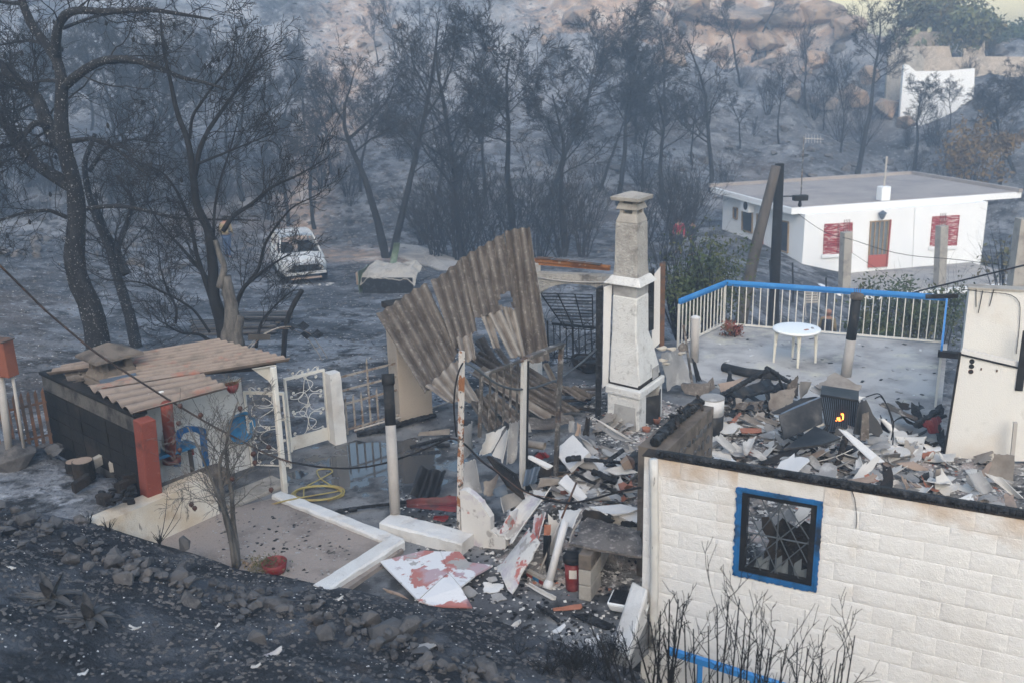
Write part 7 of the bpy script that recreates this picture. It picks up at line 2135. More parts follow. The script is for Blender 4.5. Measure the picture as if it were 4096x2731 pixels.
# counter on block pier
ct=[g('A6',1420,690,.66),g('A6',2010,850,.66),g('A6',2010,1125,.62),g('A6',1245,985,.62)]
counter=thing('sooty_counter',V(*((ct[2]+ct[3])/2)[:2],0),'sooty stone counter slab resting on a block pier','counter')
sheet(ct,.03,0,.05,wob=.01).build('slab','counter_stone',counter)
pb0=g('A6',1420,1555,0)
for k in range(3):
	MB().box(pb0+V(.06,.14,.1+.2*k),.38,.15,.19,hang(66)).build('pier_block','concrete_sooty' if k==2 else 'concrete_grey',counter,bevel=.012)
MB().box(g('A6',1850,1300,.02)+V(.1,.35,.32),.95,.08,.62,hang(-27)).build('back_panel','plaster_interior',counter)
MB().box(g('A6',1600,1350,.02)+V(.0,.25,.3),.75,.06,.6,hang(62)).build('side_panel','plaster_bare',counter)
# red bin with black lid
bn=g('A6',1285,1440,.0)
bin_=thing('red_bin',bn,'tall red plastic bin with burnt black lid under the counter','bin')
MB().lathe(bn,[(.075,0),(.085,.01),(.098,.38),(.095,.38),(.08,.02)],24).build('body','red_plastic',bin_,smooth=True)
MB().lathe(bn+Z*.37,[(.10,-.01),(.116,.0),(.118,.05),(.10,.075),(.03,.06)],24).build('lid','metal_black',bin_,smooth=True)
MB().box(bn+(CAMP-bn)/np.linalg.norm((CAMP-bn)[:2])*V(1,1,0)*.092+Z*.24,.09,.006,.11,np.cross(Z,unit((CAMP-bn)*V(1,1,0)))).build('faded_patch','pink_worn',bin_)
# leaning white pipe, broom
a,b=g('A6',1015,1440,.0),gy('A6',1205,735,g('A6',1015,1440,0)[1]+.35)
lp=thing('leaning_pipe',a,'thick white plastic pipe with flared foot leaning on the heap','pipe')
MB().tube([a+(b-a)*.1,b],.047,16).build('pipe','board_white',lp,smooth=True)
MB().tube([a,a+(b-a)*.06,a+(b-a)*.12],[.062,.06,.05],16).build('flare','board_white',lp,smooth=True)
a,b=g('A6',930,1275,.08),gy('A6',1322,330,g('A6',930,1275,.08)[1]+.45)
br_=thing('broom',a-Z*.07,'broom with long handle and blue red bristles','broom')
MB().tube([a,a+(b-a)*.6],.012,8).build('handle','pipe_pale',br_,smooth=True)
MB().tube([a+(b-a)*.6,b],.0125,8).build('handle_tip','rust',br_,smooth=True)
h0,h1=g('A6',815,1275,.06),g('A6',1000,1370,.06)
hd=unit(h1-h0)
MB().box((h0+h1)/2+Z*.03,np.linalg.norm(h1-h0),.05,.04,hd).build('head','concrete_grey',br_)
for k,(t,mt_) in enumerate(((.15,'red_plastic'),(.5,'blue_plastic'),(.85,'red_plastic'))):
	MB().box(h0+(h1-h0)*t-Z*.01,np.linalg.norm(h1-h0)*.33,.045,.07,hd).build('bristles',mt_,br_)
MB().tube(smooth_path([g('A6',1250,960,.45),gy('A6',1270,870,10.3),gy('A6',1310,790,10.3),gy('A6',1370,710,10.4)],12),.012,8).build('bent_conduit','pipe_pale',smooth=True,label='thin pale conduit bent over the red bin',cat='pipe')
# fallen lantern
lc=g('A6',1850,170,.4)
ln_=thing('lantern',lc,'rusty lantern lying tipped beside the charred beams','lantern')
ax_=unit(V(.8,.1,.35))
x_,y_=frame(ax_)
for (w0,w1,z0,z1,mt_,nm) in ((.05,.075,-.08,.04,'board_tan','glass_body'),(.085,.085,.04,.055,'rust','rim'),(.08,.02,.055,.11,'rust','cap')):
	m_=MB()
	P=[lc+Z*.06+ax_*z+x_*sx*w+y_*sy*w for w,z in ((w0,z0),(w1,z1)) for sx,sy in ((-1,-1),(1,-1),(1,1),(-1,1))]
	m_.add(P,[(3,2,1,0),(4,5,6,7)]+[(i,(i+1) % 4,4+(i+1) % 4,4+i) for i in range(4)])
	m_.build(nm,mt_,ln_)
# charred timbers in the left heap
for k,(n,pts,w_,lab) in enumerate([ ('A6',[(1400,90,.5),(1700,115,.45),(1995,135,.4)],.06,'thin charred beam lying level behind the lantern'), ('A6',[(1610,130,.55),(1700,70,.6),(1810,-10,.65)],.07,'charred beam end sticking up beside the lantern'), ('A6',[(1215,95,.55),(1290,75,.6),(1370,80,.58)],.10,'lump of cracked charred timber on the white slab'), ('A6',[(1490,210,.4),(1620,270,.35),(1740,330,.3)],.10,'fat charred log lying below the lantern'), ('A6',[(1300,230,.35),(1380,280,.3),(1520,350,.25),(1640,370,.2)],.05,'thin charred lath below the two grey boards'), ('A2',[(1380,1140,.06),(1700,1070,.08),(2000,980,.08),(2200,935,.06)],.10,'long charred log lying along the foot of the fence'), ('A2',[(1935,1270,.06),(2150,1210,.1),(2352,1165,.12)],.07,'charred pole lying on the wet yard, upper of two'), ('A2',[(2200,1250,.06),(2352,1245,.06)],.07,'charred pole lying on the wet yard, lower of two'), (8,[(0,405,.05),(180,380,.06),(350,360,.06)],.05,'flat charred timber lying on the yard behind the vent pipe'), (8,[(415,350,.04),(480,345,.04)],.05,'short charred timber right of the vent pipe'), (8,[(1340,1045,.05),(1420,1090,.05),(1490,1150,.03)],.05,'short charred stick on the yard before the red bin'), (7,[(2210,425,.04),(2300,410,.05),(2400,395,.05)],.06,'charred timber end lying by the hose'), ('A4',[(1030,720,.35),(1250,590,.55),(1500,460,.8)],.10,'long charred beam rising to the peak of the dark heap'), ('A4',[(1480,440,.8),(1600,520,.6),(1720,590,.45)],.10,'charred beam falling right from the peak of the dark heap'), ('A4',[(1590,490,.7),(1650,660,.4),(1700,840,.1)],.055,'thin charred post standing in the dark heap'), ('A4',[(1270,740,.3),(1430,700,.32),(1650,640,.35)],.06,'charred lath lying across the dark heap'), ('A5',[(1060,1185,.25),(1200,1090,.35),(1350,1000,.45)],.10,'grey charred beam end before the plastered wall'), ('A5',[(1100,1200,.2),(1260,1130,.25),(1430,1060,.3)],.06,'rusty scorched beam beside the grey charred one'), ('A4',[(2310,1150,.55),(2260,1330,.35),(2180,1568,.1)],.09,'half burnt post leaning in the right heap'), (6,[(1170,1400,.5),(1130,1500,.3),(1110,1567,.15)],.07,'charred stub under the long white plank')]):
	P=[g(n,*q) for q in pts]
	char_beam('charred_timber',P,w_,w_*.85,label=lab,seg=.06,matn='charred' if 'rusty' not in lab and 'half' not in lab else 'charred_brown')
# brown slatted shutter
q=[gy('A6',400,60,11.6),gy('A6',690,260,11.5),gy('A6',770,500,11.1),gy('A6',610,370,11.1)]
sl=thing('slatted_shutter',q[2]-Z*.1,'brown slatted shutter lying tilted in the left heap','shutter')
for i in range(4):
	MB().beam(q[i],q[(i+1) % 4],.035,.03).build('frame','charred_brown',sl)
for k in range(1,10):
	t=k/10
	MB().beam(q[0]+(q[1]-q[0])*t,q[3]+(q[2]-q[3])*t,.014,.02).build('slat','charred_brown',sl)
# crumpled tin pieces in the yard
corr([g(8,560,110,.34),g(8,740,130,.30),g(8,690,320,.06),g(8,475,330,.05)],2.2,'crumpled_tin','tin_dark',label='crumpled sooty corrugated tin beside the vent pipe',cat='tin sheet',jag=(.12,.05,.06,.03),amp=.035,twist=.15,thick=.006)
corr([g(8,465,385,.22),g(8,460,340,.26),g(8,805,310,.30),g(8,805,420,.24)],1.2,'crumpled_tin','tin_red',label='dark red tin gutter piece on the plinth',cat='tin sheet',jag=(.02,.1,.02,.02),amp=.04,thick=.006)
corr([g(8,640,470,.24),g(8,640,440,.28),g(8,760,435,.26),g(8,720,490,.2)],1,'crumpled_tin','tin_red',label='small red tin scrap below the gutter piece',cat='tin sheet',jag=(.1,.1,.1,.1),thick=.005)
corr([g('A6',790,200,.5),g('A6',960,150,.55),g('A6',900,330,.35),g('A6',760,390,.3)],2,'crumpled_tin','metal_blue',label='blue black corrugated tin below the pale plank',cat='tin sheet',jag=(.05,.1,.05,.02),twist=.05)
corr([g('A6',860,40,.55),g('A6',1000,0,.6),g('A6',1050,60,.5),g('A6',940,110,.45)],1.5,'crumpled_tin','tin_red',label='red tin piece in the middle heap',cat='tin sheet',jag=(.1,.1,.1,.1))
MB().tube([g('A3',1060,1230,.45),g('A3',1250,1260,.45)],.06,14,cap=False).build('clay_pipe','asbestos_clean',smooth=True,label='short clay pipe lying below the barred frame',cat='pipe')
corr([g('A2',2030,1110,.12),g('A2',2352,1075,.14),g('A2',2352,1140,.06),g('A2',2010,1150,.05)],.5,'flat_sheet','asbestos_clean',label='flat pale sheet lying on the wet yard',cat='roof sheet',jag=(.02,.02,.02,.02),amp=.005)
# enamel basin and white buttress at the corner
bc_=g(8,1965,1060,.03)
eb=thing('enamel_basin',bc_,'white enamel basin half full of soot at the wall corner','basin')
m_=MB()
frust(m_,bc_,.40,.26,.48,.34,0,.12,hang(-20),hang(70))
m_.build('tub','plastic_table',eb,bevel=.03)
MB().box(bc_+Z*.122,.42,.28,.01,hang(-20)).build('soot','charred',eb)
bq=[g(8,1850,1330,-.05),g(8,1960,1430,-.05),NB+V(.05,-.05,-.05),NB+V(-.25,.15,-.05)]
m_=MB()
P=[bq[0],bq[1],V(NB[0]+.05,NB[1]-.12,-.05),V(NB[0]-.1,NB[1]+.1,-.05)]
P2=[p+Z*h for p,h in zip(P,(.10,.12,.42,.40))]
m_.add(P+P2,[(3,2,1,0),(4,5,6,7)]+[(i,(i+1) % 4,4+(i+1) % 4,4+i) for i in range(4)])
m_.build('buttress','whitewash',label='sloping whitewashed buttress at the foot of the near wall corner',cat='buttress',bevel=.03)
# blue handrail in front of the near wall
ra_,rb_2=nw(9,-40,1345,.35),nw(9,900,1640,.35)
hr=thing('blue_rail',V(*ra_[:2],-1.0),'blue painted rail below the window behind the burnt shrub','rail')
MB().beam(ra_,rb_2,.06,.07).build('rail','blue_rail',hr)
for t in (.24,.62):
	c=ra_+(rb_2-ra_)*t
	MB().beam(c,V(c[0],c[1],-1.2),.05).build('post','blue_rail',hr)
# ---- right part of the ruin
BR_=[ ('A4',up('A4',(370,290),(560,240),(700,590),(430,690),.05,.1),'board_grey','large greenish grey board standing right of the fireplace',.012,.04,.08), ('A4',up('A4',(580,600),(900,600),(880,740),(600,720),.05,.15),'asbestos','brown board leaning at the foot of the grey board',.012,.03,.08), ('A4',up('A4',(540,230),(610,160),(650,260),(580,290),.9,.05),'asbestos','pointed brown shard on top of the grey board',.012,.02,.12), ('A4',up('A4',(840,620),(915,530),(940,660),(870,700),.1,.1),'asbestos','pointed brown shard beside the white cylinder',.012,.03,.1), ('A4',up('A4',(690,310),(740,390),(800,585),(740,590),.02,.05),'charred','narrow black sheet standing right of the grey board',.012,.03,.1), ('A4',[(960,610,.35),(1280,530,.4),(1150,640,.3),(1000,700,.25)],'board_tan','brown ragged sheet before the fallen pipe',.012,.04,.1), ('A4',up('A4',(1490,700),(1800,640),(1740,880),(1500,900),.1,.15),'asbestos_clean','tan board standing behind the burnt appliance',.012,.03,.12), ('A4',up('A4',(1680,620),(1820,500),(1810,740),(1700,740),.25,.1),'asbestos','scorched grey board above the tan one',.012,.04,.12), ('A4',up('A4',(1820,580),(1950,580),(1900,700),(1830,780),.3,.1),'asbestos_clean','square tan board left of the curled top sheet',.012,.02,.05), ('A4',[(1500,920,.3),(1840,760,.5),(2030,740,.55),(1620,930,.3)],'tin_dark','long thin dark strip above the appliance',.01,.02,.05), (6,[(905,1080,.75),(1070,990,.85),(1265,1085,.75),(1180,1190,.65)],'asbestos_clean','large scorched curled sheet on top of the burnt appliance',.012,.06,.08), (6,[(885,1100,.7),(960,1060,.75),(1100,1160,.68),(980,1140,.65)],'board_grey','dark sheet edge under the large curled sheet',.012,.03,.1), (6,[(1000,1140,.66),(1120,1130,.7),(1285,1155,.68),(1190,1195,.64)],'board_white','pale sooty sheet edge over the appliance grille',.012,.02,.06), (6,[(1105,1368,.62),(1150,1370,.62),(1420,1590,.35),(1330,1590,.35)],'board_white','long smooth white plank sloping through the right heap',.014,.02,.02), (6,[(430,1290,.2),(480,1270,.24),(660,1370,.15),(620,1385,.12)],'asbestos_clean','half round pale tile strip in the right heap, upper one',.012,.06,.04), (6,[(520,1290,.22),(560,1275,.25),(700,1330,.18),(680,1350,.15)],'asbestos_clean','half round pale tile strip in the right heap, rear one',.012,.06,.04), (6,[(250,1420,.25),(310,1400,.28),(420,1510,.2),(370,1520,.18)],'board_pale','broad pale curved board before the white cylinder',.012,.06,.06), (6,[(215,1520,.3),(260,1510,.32),(390,1550,.28),(380,1600,.25)],'board_pale','pale board strip just behind the near wall top',.012,.04,.05), (6,[(440,1440,.25),(560,1410,.3),(520,1510,.2),(470,1550,.2)],'board_pale','pale forked board piece in the middle of the right heap',.012,.05,.15), (6,[(440,1360,.16),(590,1360,.17),(590,1390,.14),(450,1395,.14)],'tile_terracotta','long terracotta tile in the right heap',.014,0,.05), (6,[(370,1330,.15),(440,1250,.2),(455,1265,.2),(400,1330,.15)],'tile_terracotta','terracotta tile strip near the white cylinder',.014,0,.08), (6,[(560,1410,.2),(720,1350,.25),(715,1420,.2),(600,1430,.18)],'board_grey','blue grey board beside the tipped panel',.012,.03,.05), (6,[(1370,1290,.4),(1400,1290,.42),(1520,1400,.2),(1440,1380,.2)],'board_white','narrow curled white strip right of the appliance',.012,.05,.05), (6,[(1240,1470,.22),(1500,1480,.22),(1760,1520,.15),(1380,1555,.16)],'board_white','wide white board lying in the right heap',.012,.02,.06), (6,[(1280,1420,.3),(1440,1410,.3),(1450,1470,.25),(1300,1470,.25)],'board_grey','sooty board above the wide white one',.012,.02,.1), (6,[(1640,1460,.15),(1800,1480,.14),(1790,1520,.1),(1680,1510,.1)],'board_white','white board near the partition foot',.012,.02,.08), (6,[(1620,1520,.12),(1900,1530,.12),(1880,1590,.1),(1640,1580,.1)],'board_pale','pale board at the foot of the low partition',.012,.02,.08), (6,[(1480,1420,.25),(1700,1420,.25),(1680,1470,.2),(1500,1460,.2)],'board_pale','thin pale boards stacked before the partition',.03,.02,.06), (9,up(9,(2150,20),(2290,30),(2290,210),(2110,180),.35,.05),'asbestos_clean','tall tan board standing at the right end of the heap',.012,.02,.06), (9,[(1960,150,.45),(2060,140,.48),(2150,280,.3),(2040,290,.28)],'board_grey','grey curled board left of the tall tan one',.012,.07,.08), (9,[(2080,150,.45),(2200,180,.42),(2350,330,.25),(2250,290,.25)],'board_pale','long pale curled board running to the right edge',.012,.06,.05), (9,[(1730,200,.4),(1800,210,.38),(1880,330,.25),(1740,330,.25)],'board_grey','triangular grey board above the charred wall plate',.012,.02,.1), (9,up(9,(1650,170),(1715,130),(1720,250),(1650,260),.25,.1),'charred','small black board standing among the pale ones',.012,.02,.1), (9,up(9,(1755,125),(1815,120),(1810,210),(1755,210),.3,.05),'asbestos_clean','small square tan board standing upright',.012,.0,.05), (9,[(1490,90,.35),(1610,70,.35),(1720,140,.28),(1600,130,.28)],'board_tan','orange tan board lying in the right heap',.012,.02,.08), (9,[(1250,220,.3),(1360,160,.34),(1390,200,.3),(1290,250,.25)],'board_pale','pale pointed board above the window',.012,.02,.1), (9,[(1220,60,.35),(1250,40,.38),(1280,140,.3),(1215,140,.28)],'board_pale','narrow pale forked board by the half burnt post',.012,.04,.15), (9,[(830,50,.3),(900,40,.32),(960,90,.25),(860,90,.25)],'board_grey','grey board behind the near wall left of the window',.012,.02,.1), (9,[(760,140,.3),(850,110,.32),(870,150,.28),(800,170,.25)],'board_pale','pale board behind the near wall above the window',.012,.02,.1), (9,[(1870,330,.3),(2000,290,.33),(2020,340,.28),(1930,370,.25)],'board_white','pale blue board just above the wall plate',.012,.02,.1), (9,[(2040,370,.3),(2200,330,.33),(2230,390,.28),(2110,410,.25)],'board_grey','grey board just above the wall plate at the right',.012,.02,.1), ]
for n,pts,mt_,lab,th_,cu,jg in BR_:
	board_px(n,pts,mt_,lab,th_,cu,jg)
# random shards filling the right heap and the left heap: look-alikes
MATS=['board_grey','board_pale','board_grey','board_pale','asbestos_clean','board_grey','board_pale','charred_brown','board_grey','board_pale','board_white','board_grey','tile_terracotta','asbestos_clean','board_pale','board_tan']
SHM=[]
for k in range(16):
	w_,h_=RNG.uniform(.25,.75),RNG.uniform(.14,.40)
	SHM.append(sheet([V(-w_/2,h_/2,0),V(w_/2,h_/2,0),V(w_/2,-h_/2,0),V(-w_/2,-h_/2,0)],.009,RNG.uniform(-.08,.10),.25,7,6).mesh('broken_board',MATS[k]))
def shards(n,region,label,group,zk=.12,sc=(.6,1.15),tilt=.35):
	tile,x0,x1,y0,y1=region
	c=0
	while c<n:
		p=g(tile,RNG.uniform(x0,x1),RNG.uniform(y0,y1),.15)
		if not inside(p[0],p[1]):
			n-=.25
			if n<c:
				break
			continue
		p[2]=rub_h(p[0],p[1])+RNG.uniform(.01,zk)
		nn=unit(V(RNG.normal()*tilt,RNG.normal()*tilt,1))
		x=unit(np.cross(hang(RNG.uniform(0,360)),nn))
		y=np.cross(nn,x)
		s=RNG.uniform(*sc)
		o=inst(SHM[RNG.integers(16)],'broken_board',None,p,(x,y,nn),(s,s,s))
		tag(o,label,'board',group)
		c+=1
shards(75,(6,220,1850,1290,1570),'broken shard of grey board in the heap right of the fireplace','shards in the right heap')
shards(34,(6,300,1000,1180,1320),'broken shard of board near the white cylinder and dark heap','shards in the rear heap',sc=(.4,.8))
shards(80,(9,700,2352,0,420),'broken shard of board in the heap just behind the near wall','shards behind the near wall',.16)
shards(52,('A6',500,2000,60,620),'broken shard of board in the heap behind the curled panels','shards in the left heap',.2,(.5,1.0),.5)
shards(34,('A3',1050,2250,950,1568),'broken shard of board on the floor before the fireplace','shards before the fireplace',.15,(.4,1.0),.5)
DKM=[sheet([V(-a,b,0),V(a,b,0),V(a,-b,0),V(-a,-b,0)],.012,c,.3,7,6).mesh('charred_scrap',m) for a,b,c,m in ((.22,.10,.06,'charred'),(.16,.12,-.05,'tin_dark'),(.30,.07,.05,'charred'),(.2,.14,.08,'charred_brown'),(.34,.05,.02,'charred'),(.15,.09,.06,'tin_dark'))]
for n,tile,x0,x1,y0,y1,lab in ((26,6,340,800,1030,1240,'black charred scrap in the dark heap under the leaning beams'),(22,6,1290,1820,1200,1430,'black charred scrap in the heap beside the plastered wall'),(24,'A6',700,2000,60,420,'black charred scrap in the heap before the fireplace'),(14,6,700,1200,1380,1520,'black charred scrap round the burnt fridge')):
	for k in range(n):
		p=g(tile,RNG.uniform(x0,x1),RNG.uniform(y0,y1),.2)
		p[2]=rub_h(p[0],p[1])+RNG.uniform(.03,.2)
		nn=unit(V(RNG.normal()*.5,RNG.normal()*.5,1))
		x=unit(np.cross(hang(RNG.uniform(0,360)),nn))
		tag(inst(DKM[RNG.integers(6)],'charred_scrap',None,p,(x,np.cross(nn,x),nn),(RNG.uniform(.7,1.3),)*3),lab,'scrap',lab.replace('scrap','scraps'))
# debris seen through the window
for k in range(16):
	p=WP(RNG.uniform(wl-.1,wr_+.5),RNG.uniform(.15,.9),-RNG.uniform(.5,1.6))
	nn=unit(V(RNG.normal()*.5,RNG.normal()*.5,.7)+NWN*.6)
	x=unit(np.cross(hang(RNG.uniform(0,360)),nn))
	o=inst(SHM[[0,1,2,3,5,8,9,10,11,13][RNG.integers(10)]],'broken_board',None,p,(x,np.cross(nn,x),nn),(.8,)*3)
	tag(o,'pale shard of board in the heap seen through the window grille','board','shards inside the window')
sheet([WP(wl+.15,1.2,-.5),WP(wl+.75,1.15,-.7),WP(wl+.8,.45,-.5),WP(wl+.25,.4,-.4)],.012,.1,.15).build('curled_metal','charred_brown',label='dark brown curled sheet inside the window',cat='sheet')
# white cylinder (boiler)
b0=g('A4',900,1130,.05)
bo=thing('boiler',b0,'white scorched cylindrical boiler standing in the rubble','boiler')
MB().tube([b0,b0+Z*.35],.19,24).build('lower_shell','tin_dark',bo,smooth=True)
MB().tube([b0+Z*.35,b0+Z*.62],.191,24).build('upper_shell','board_white',bo,smooth=True)
MB().lathe(b0+Z*.62,[(.195,0),(.195,.015),(.1,.03)],24).build('top','board_grey',bo)
# burnt appliance with grille, embers, tipped doors
a0=g(6,1110,1405,.12)
ap=thing('burnt_fridge',a0,'burnt out fridge with coil grille and glowing embers inside','fridge')
GQ=[gy(6,985,1140,a0[1]+.1),gy(6,1240,1180,a0[1]-.1),gy(6,1215,1400,a0[1]-.1),gy(6,1030,1385,a0[1]+.05)]
gn=unit(np.cross(GQ[1]-GQ[0],GQ[3]-GQ[0]))
gn=gn if np.dot(gn,CAMP-GQ[0])>0 else-gn
MB().prism([p-gn*.06 for p in GQ],.03,-gn).build('back_plate','metal_black',ap)
for k in range(17):
	t=(k+.5)/17
	MB().tube([GQ[0]+(GQ[1]-GQ[0])*t,GQ[3]+(GQ[2]-GQ[3])*t],.006,5).build('coil_bar','metal_blue',ap)
for a,b in ((0,1),(1,2),(2,3),(3,0)):
	MB().beam(GQ[a],GQ[b],.02).build('grille_edge','metal_black',ap)
MB().prism([GQ[1],GQ[1]-gn*.4,GQ[2]-gn*.4,GQ[2]],.012,np.cross(gn,Z)).build('side','tin_dark',ap)
MB().prism([GQ[0]+Z*.01,GQ[1]+Z*.01,GQ[1]-gn*.45+Z*.01,GQ[0]-gn*.45+Z*.01],.012).build('top','tin_dark',ap)
fl=[]
def emb(x,y):
	t=gy(6,x,y,a0[1])
	s_=np.dot(GQ[0]-gn*.028-CAMP,gn)/np.dot(t-CAMP,gn)
	return CAMP+(t-CAMP)*s_
for k,poly in enumerate(([(1122,1262),(1132,1258),(1142,1270),(1138,1300),(1128,1308),(1130,1285)],[(1092,1292),(1105,1285),(1118,1290),(1124,1310),(1105,1312)],[(1086,1308),(1094,1304),(1092,1314)])):
	MB().prism([emb(*q) for q in poly],.006,gn).build('ember','flame',ap)
for q,lab,mt_ in (([gy(6,705,1275,13.0),gy(6,985,1155,13.3),gy(6,1000,1330,13.0),gy(6,735,1440,12.7)],'dark grey metal door panel leaning left of the fridge grille','tin_dark'), ([gy(6,735,1505,12.4),gy(6,950,1350,12.8),gy(6,1120,1430,12.5),gy(6,1000,1475,12.3)],'black tipped metal panel lying before the fridge grille','tin_dark'), ([gy(6,705,1275,13.05),gy(6,800,1225,13.3),gy(6,985,1150,13.5),gy(6,960,1240,13.2)],'upper edge plate of the tipped door panel','metal_blue')):
	sheet(q,.03,0,.01,wob=.004).build('metal_panel',mt_,label=lab,cat='panel')
corr([g(6,740,1440,.35),g(6,760,1400,.38),g(6,1010,1325,.45),g(6,1015,1345,.42)],.6,'insulation','foam',label='strip of yellowed insulation lying on the tipped panel',cat='insulation',jag=(.05,.2,.05,.1),amp=.03,thick=.03)
sheet([gy(6,1230,1200,13.4),gy(6,1290,1130,13.6),gy(6,1400,1420,13.2),gy(6,1180,1400,13.1)],.01,.1,.1).build('curled_metal','tin_dark',label='dark curled sheet standing right of the fridge grille',cat='sheet')
sheet([gy(6,1265,1260,13.2),gy(6,1310,1250,13.2),gy(6,1310,1440,13.1),gy(6,1250,1450,13.1)],.02,.0,.05).build('broken_board','asbestos',label='grey board standing right of the dark curled sheet',cat='board')
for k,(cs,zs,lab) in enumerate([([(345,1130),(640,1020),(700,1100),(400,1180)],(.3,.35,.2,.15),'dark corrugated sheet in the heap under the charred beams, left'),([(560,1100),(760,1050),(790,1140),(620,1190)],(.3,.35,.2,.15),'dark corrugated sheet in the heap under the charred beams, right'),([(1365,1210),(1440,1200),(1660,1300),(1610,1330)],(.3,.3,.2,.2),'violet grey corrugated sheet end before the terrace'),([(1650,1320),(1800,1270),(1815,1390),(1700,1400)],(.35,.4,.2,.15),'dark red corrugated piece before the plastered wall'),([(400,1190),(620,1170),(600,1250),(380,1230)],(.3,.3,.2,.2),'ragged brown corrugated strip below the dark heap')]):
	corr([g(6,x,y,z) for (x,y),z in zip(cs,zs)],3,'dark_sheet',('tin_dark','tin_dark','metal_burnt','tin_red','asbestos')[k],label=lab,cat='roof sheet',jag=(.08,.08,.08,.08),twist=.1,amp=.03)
# crumpled foam round the fireplace
for k,(x,y,s_) in enumerate(((390,240,.16),(480,240,.17),(590,290,.14),(400,360,.14),(430,400,.12))):
	p=gy('A4',x,y,15.6)
	o=inst(rock_mesh(300+k,.6,'foam'),'foam_lump',None,p,None,(s_*1.6,s_,s_))
	o.data.materials.append(M['foam'])
	tag(o,['grey foam lump hanging on the board right of the fireplace, first','grey foam lump hanging on the board right of the fireplace, second','grey foam lump at the right corner of the grey board','grey foam lump against the chimney hood','lowest grey foam lump against the chimney hood'][k],'foam')
for k,(x,y) in enumerate(((330,990),(220,1095))):
	c=g('A4',x,y+30,.05)
	MB().lathe(c,[(.05,0),(.07,.08),(.075,.10),(.06,.10),(.05,.03)],14).build('clay_pot','tile_terracotta',smooth=True,label=['small terracotta pot behind the stone faced wall','low terracotta bowl of shards behind the stone faced wall'][k],cat='pot')
# ---- cables
wire('charred overhead cable running from the upper left to the courtyard',[gy(4,-60,215,10.5),gy(4,0,270,10.6),gy(4,300,570,11.0),gy(4,620,840,11.3),gy(4,900,1020,11.5),gy(4,1150,1180,11.8),gy(4,1400,1330,12.0),gy('A2',170,1200,12.2),gy('A2',400,1330,12.3),gy('A2',700,1430,12.4)],.014,'rope_burnt',40)
wire('thick burnt cable sagging between the shed and the barred frame',[gy('A2',700,1430,12.4),gy('A2',1000,1480,12.4),gy('A2',1300,1495,12.3),gy('A2',1450,1480,12.2),gy('A2',1650,1445,12.1),gy('A2',2000,1330,11.9),gy('A2',2250,1220,11.8),gy('A3',290,1160,11.6),gy('A3',420,1230,11.5),gy('A3',600,1430,11.3),gy('A6',450,190,11.1),gy('A6',700,370,10.9),gy('A6',850,460,10.7),gy('A6',1050,525,10.5),gy('A6',1250,555,10.3),gy('A6',1500,505,10.1),gy('A6',1750,430,9.9),gy('A6',1995,385,9.6)],.014,'cable_burnt',60)
wire('red copper wire loop lying over the curled panels',[gy('A6',380,120,11.1),gy('A6',560,270,10.9),gy('A6',750,420,10.7),gy('A6',850,460,10.65),gy('A6',1000,480,10.5),gy('A6',1150,520,10.4)],.005,'rust',24)
wire('grey hose hanging through the barred frame',[fpz('A3',400,380),fpz('A3',480,390,.05),fpz('A3',600,510,.1),fpz('A3',800,640,.15),fpz('A3',950,670,.1),fpz('A3',1150,650,-.2),fpz('A3',1400,560,-.5),gy('A3',1620,400,14.4),gy('A3',1790,245,15.0)],.016,'cable_grey',40,'hose')
wire('black cable down the peeling post',[fpz('A3',395,390,.05),fpz('A3',350,480,.06),fpz('A3',315,640,.06),fpz('A3',300,830,.06),fpz('A3',320,1100,.06),fpz('A3',330,1160,.06)],.012,'cable_burnt',24)
for k,q in enumerate(([(1290,1150),(1380,1120),(1420,1180),(1460,1290),(1475,1400),(1470,1470)],[(1350,1160),(1390,1140),(1440,1220),(1480,1330),(1460,1440)])):
	wire(['black burnt wire arching over the right heap, outer','black burnt wire arching over the right heap, inner'][k],[gy(6,x,y,12.8-.1*i) for i,(x,y) in enumerate(q)],.009,'cable_burnt',24)
wire('wire with a knot hanging down the near wall right of the window',[nw(9,1180,250,.02),nw(9,1215,310,.03),nw(9,1230,470,.03),nw(9,1222,525,.03)],.004,'cable_burnt',12)
# ---- hose coil on the yard
hp=[]
for t in np.linspace(0,4.6*2*math.pi,90):
	r=.30+.05*math.sin(t*.7)
	c=g(7,2140,300,.02)
	hp.append(c+V(math.cos(t+.5)*r*1.25+.06*math.sin(t*.31),math.sin(t+.5)*r*.8+.08*math.sin(t*.23),.012*(t/6.28)+.006))
hp=[g(7,1610,385,.02),g(7,1650,400,.02),g(7,1800,370,.03),g(7,1950,330,.14)]+hp+[g(7,2040,250,.05),g(7,2130,205,.05),g(7,2250,140,.04),g(7,2210,120,.03),g(7,2120,130,.03),g(7,2150,190,.04),g(7,2230,240,.04),g(7,2330,300,.03),g(7,2200,340,.03)]
MB().tube(smooth_path(hp,200),.011,6).build('garden_hose','hose_yellow',smooth=True,label='yellow garden hose coiled on the wet courtyard',cat='hose')
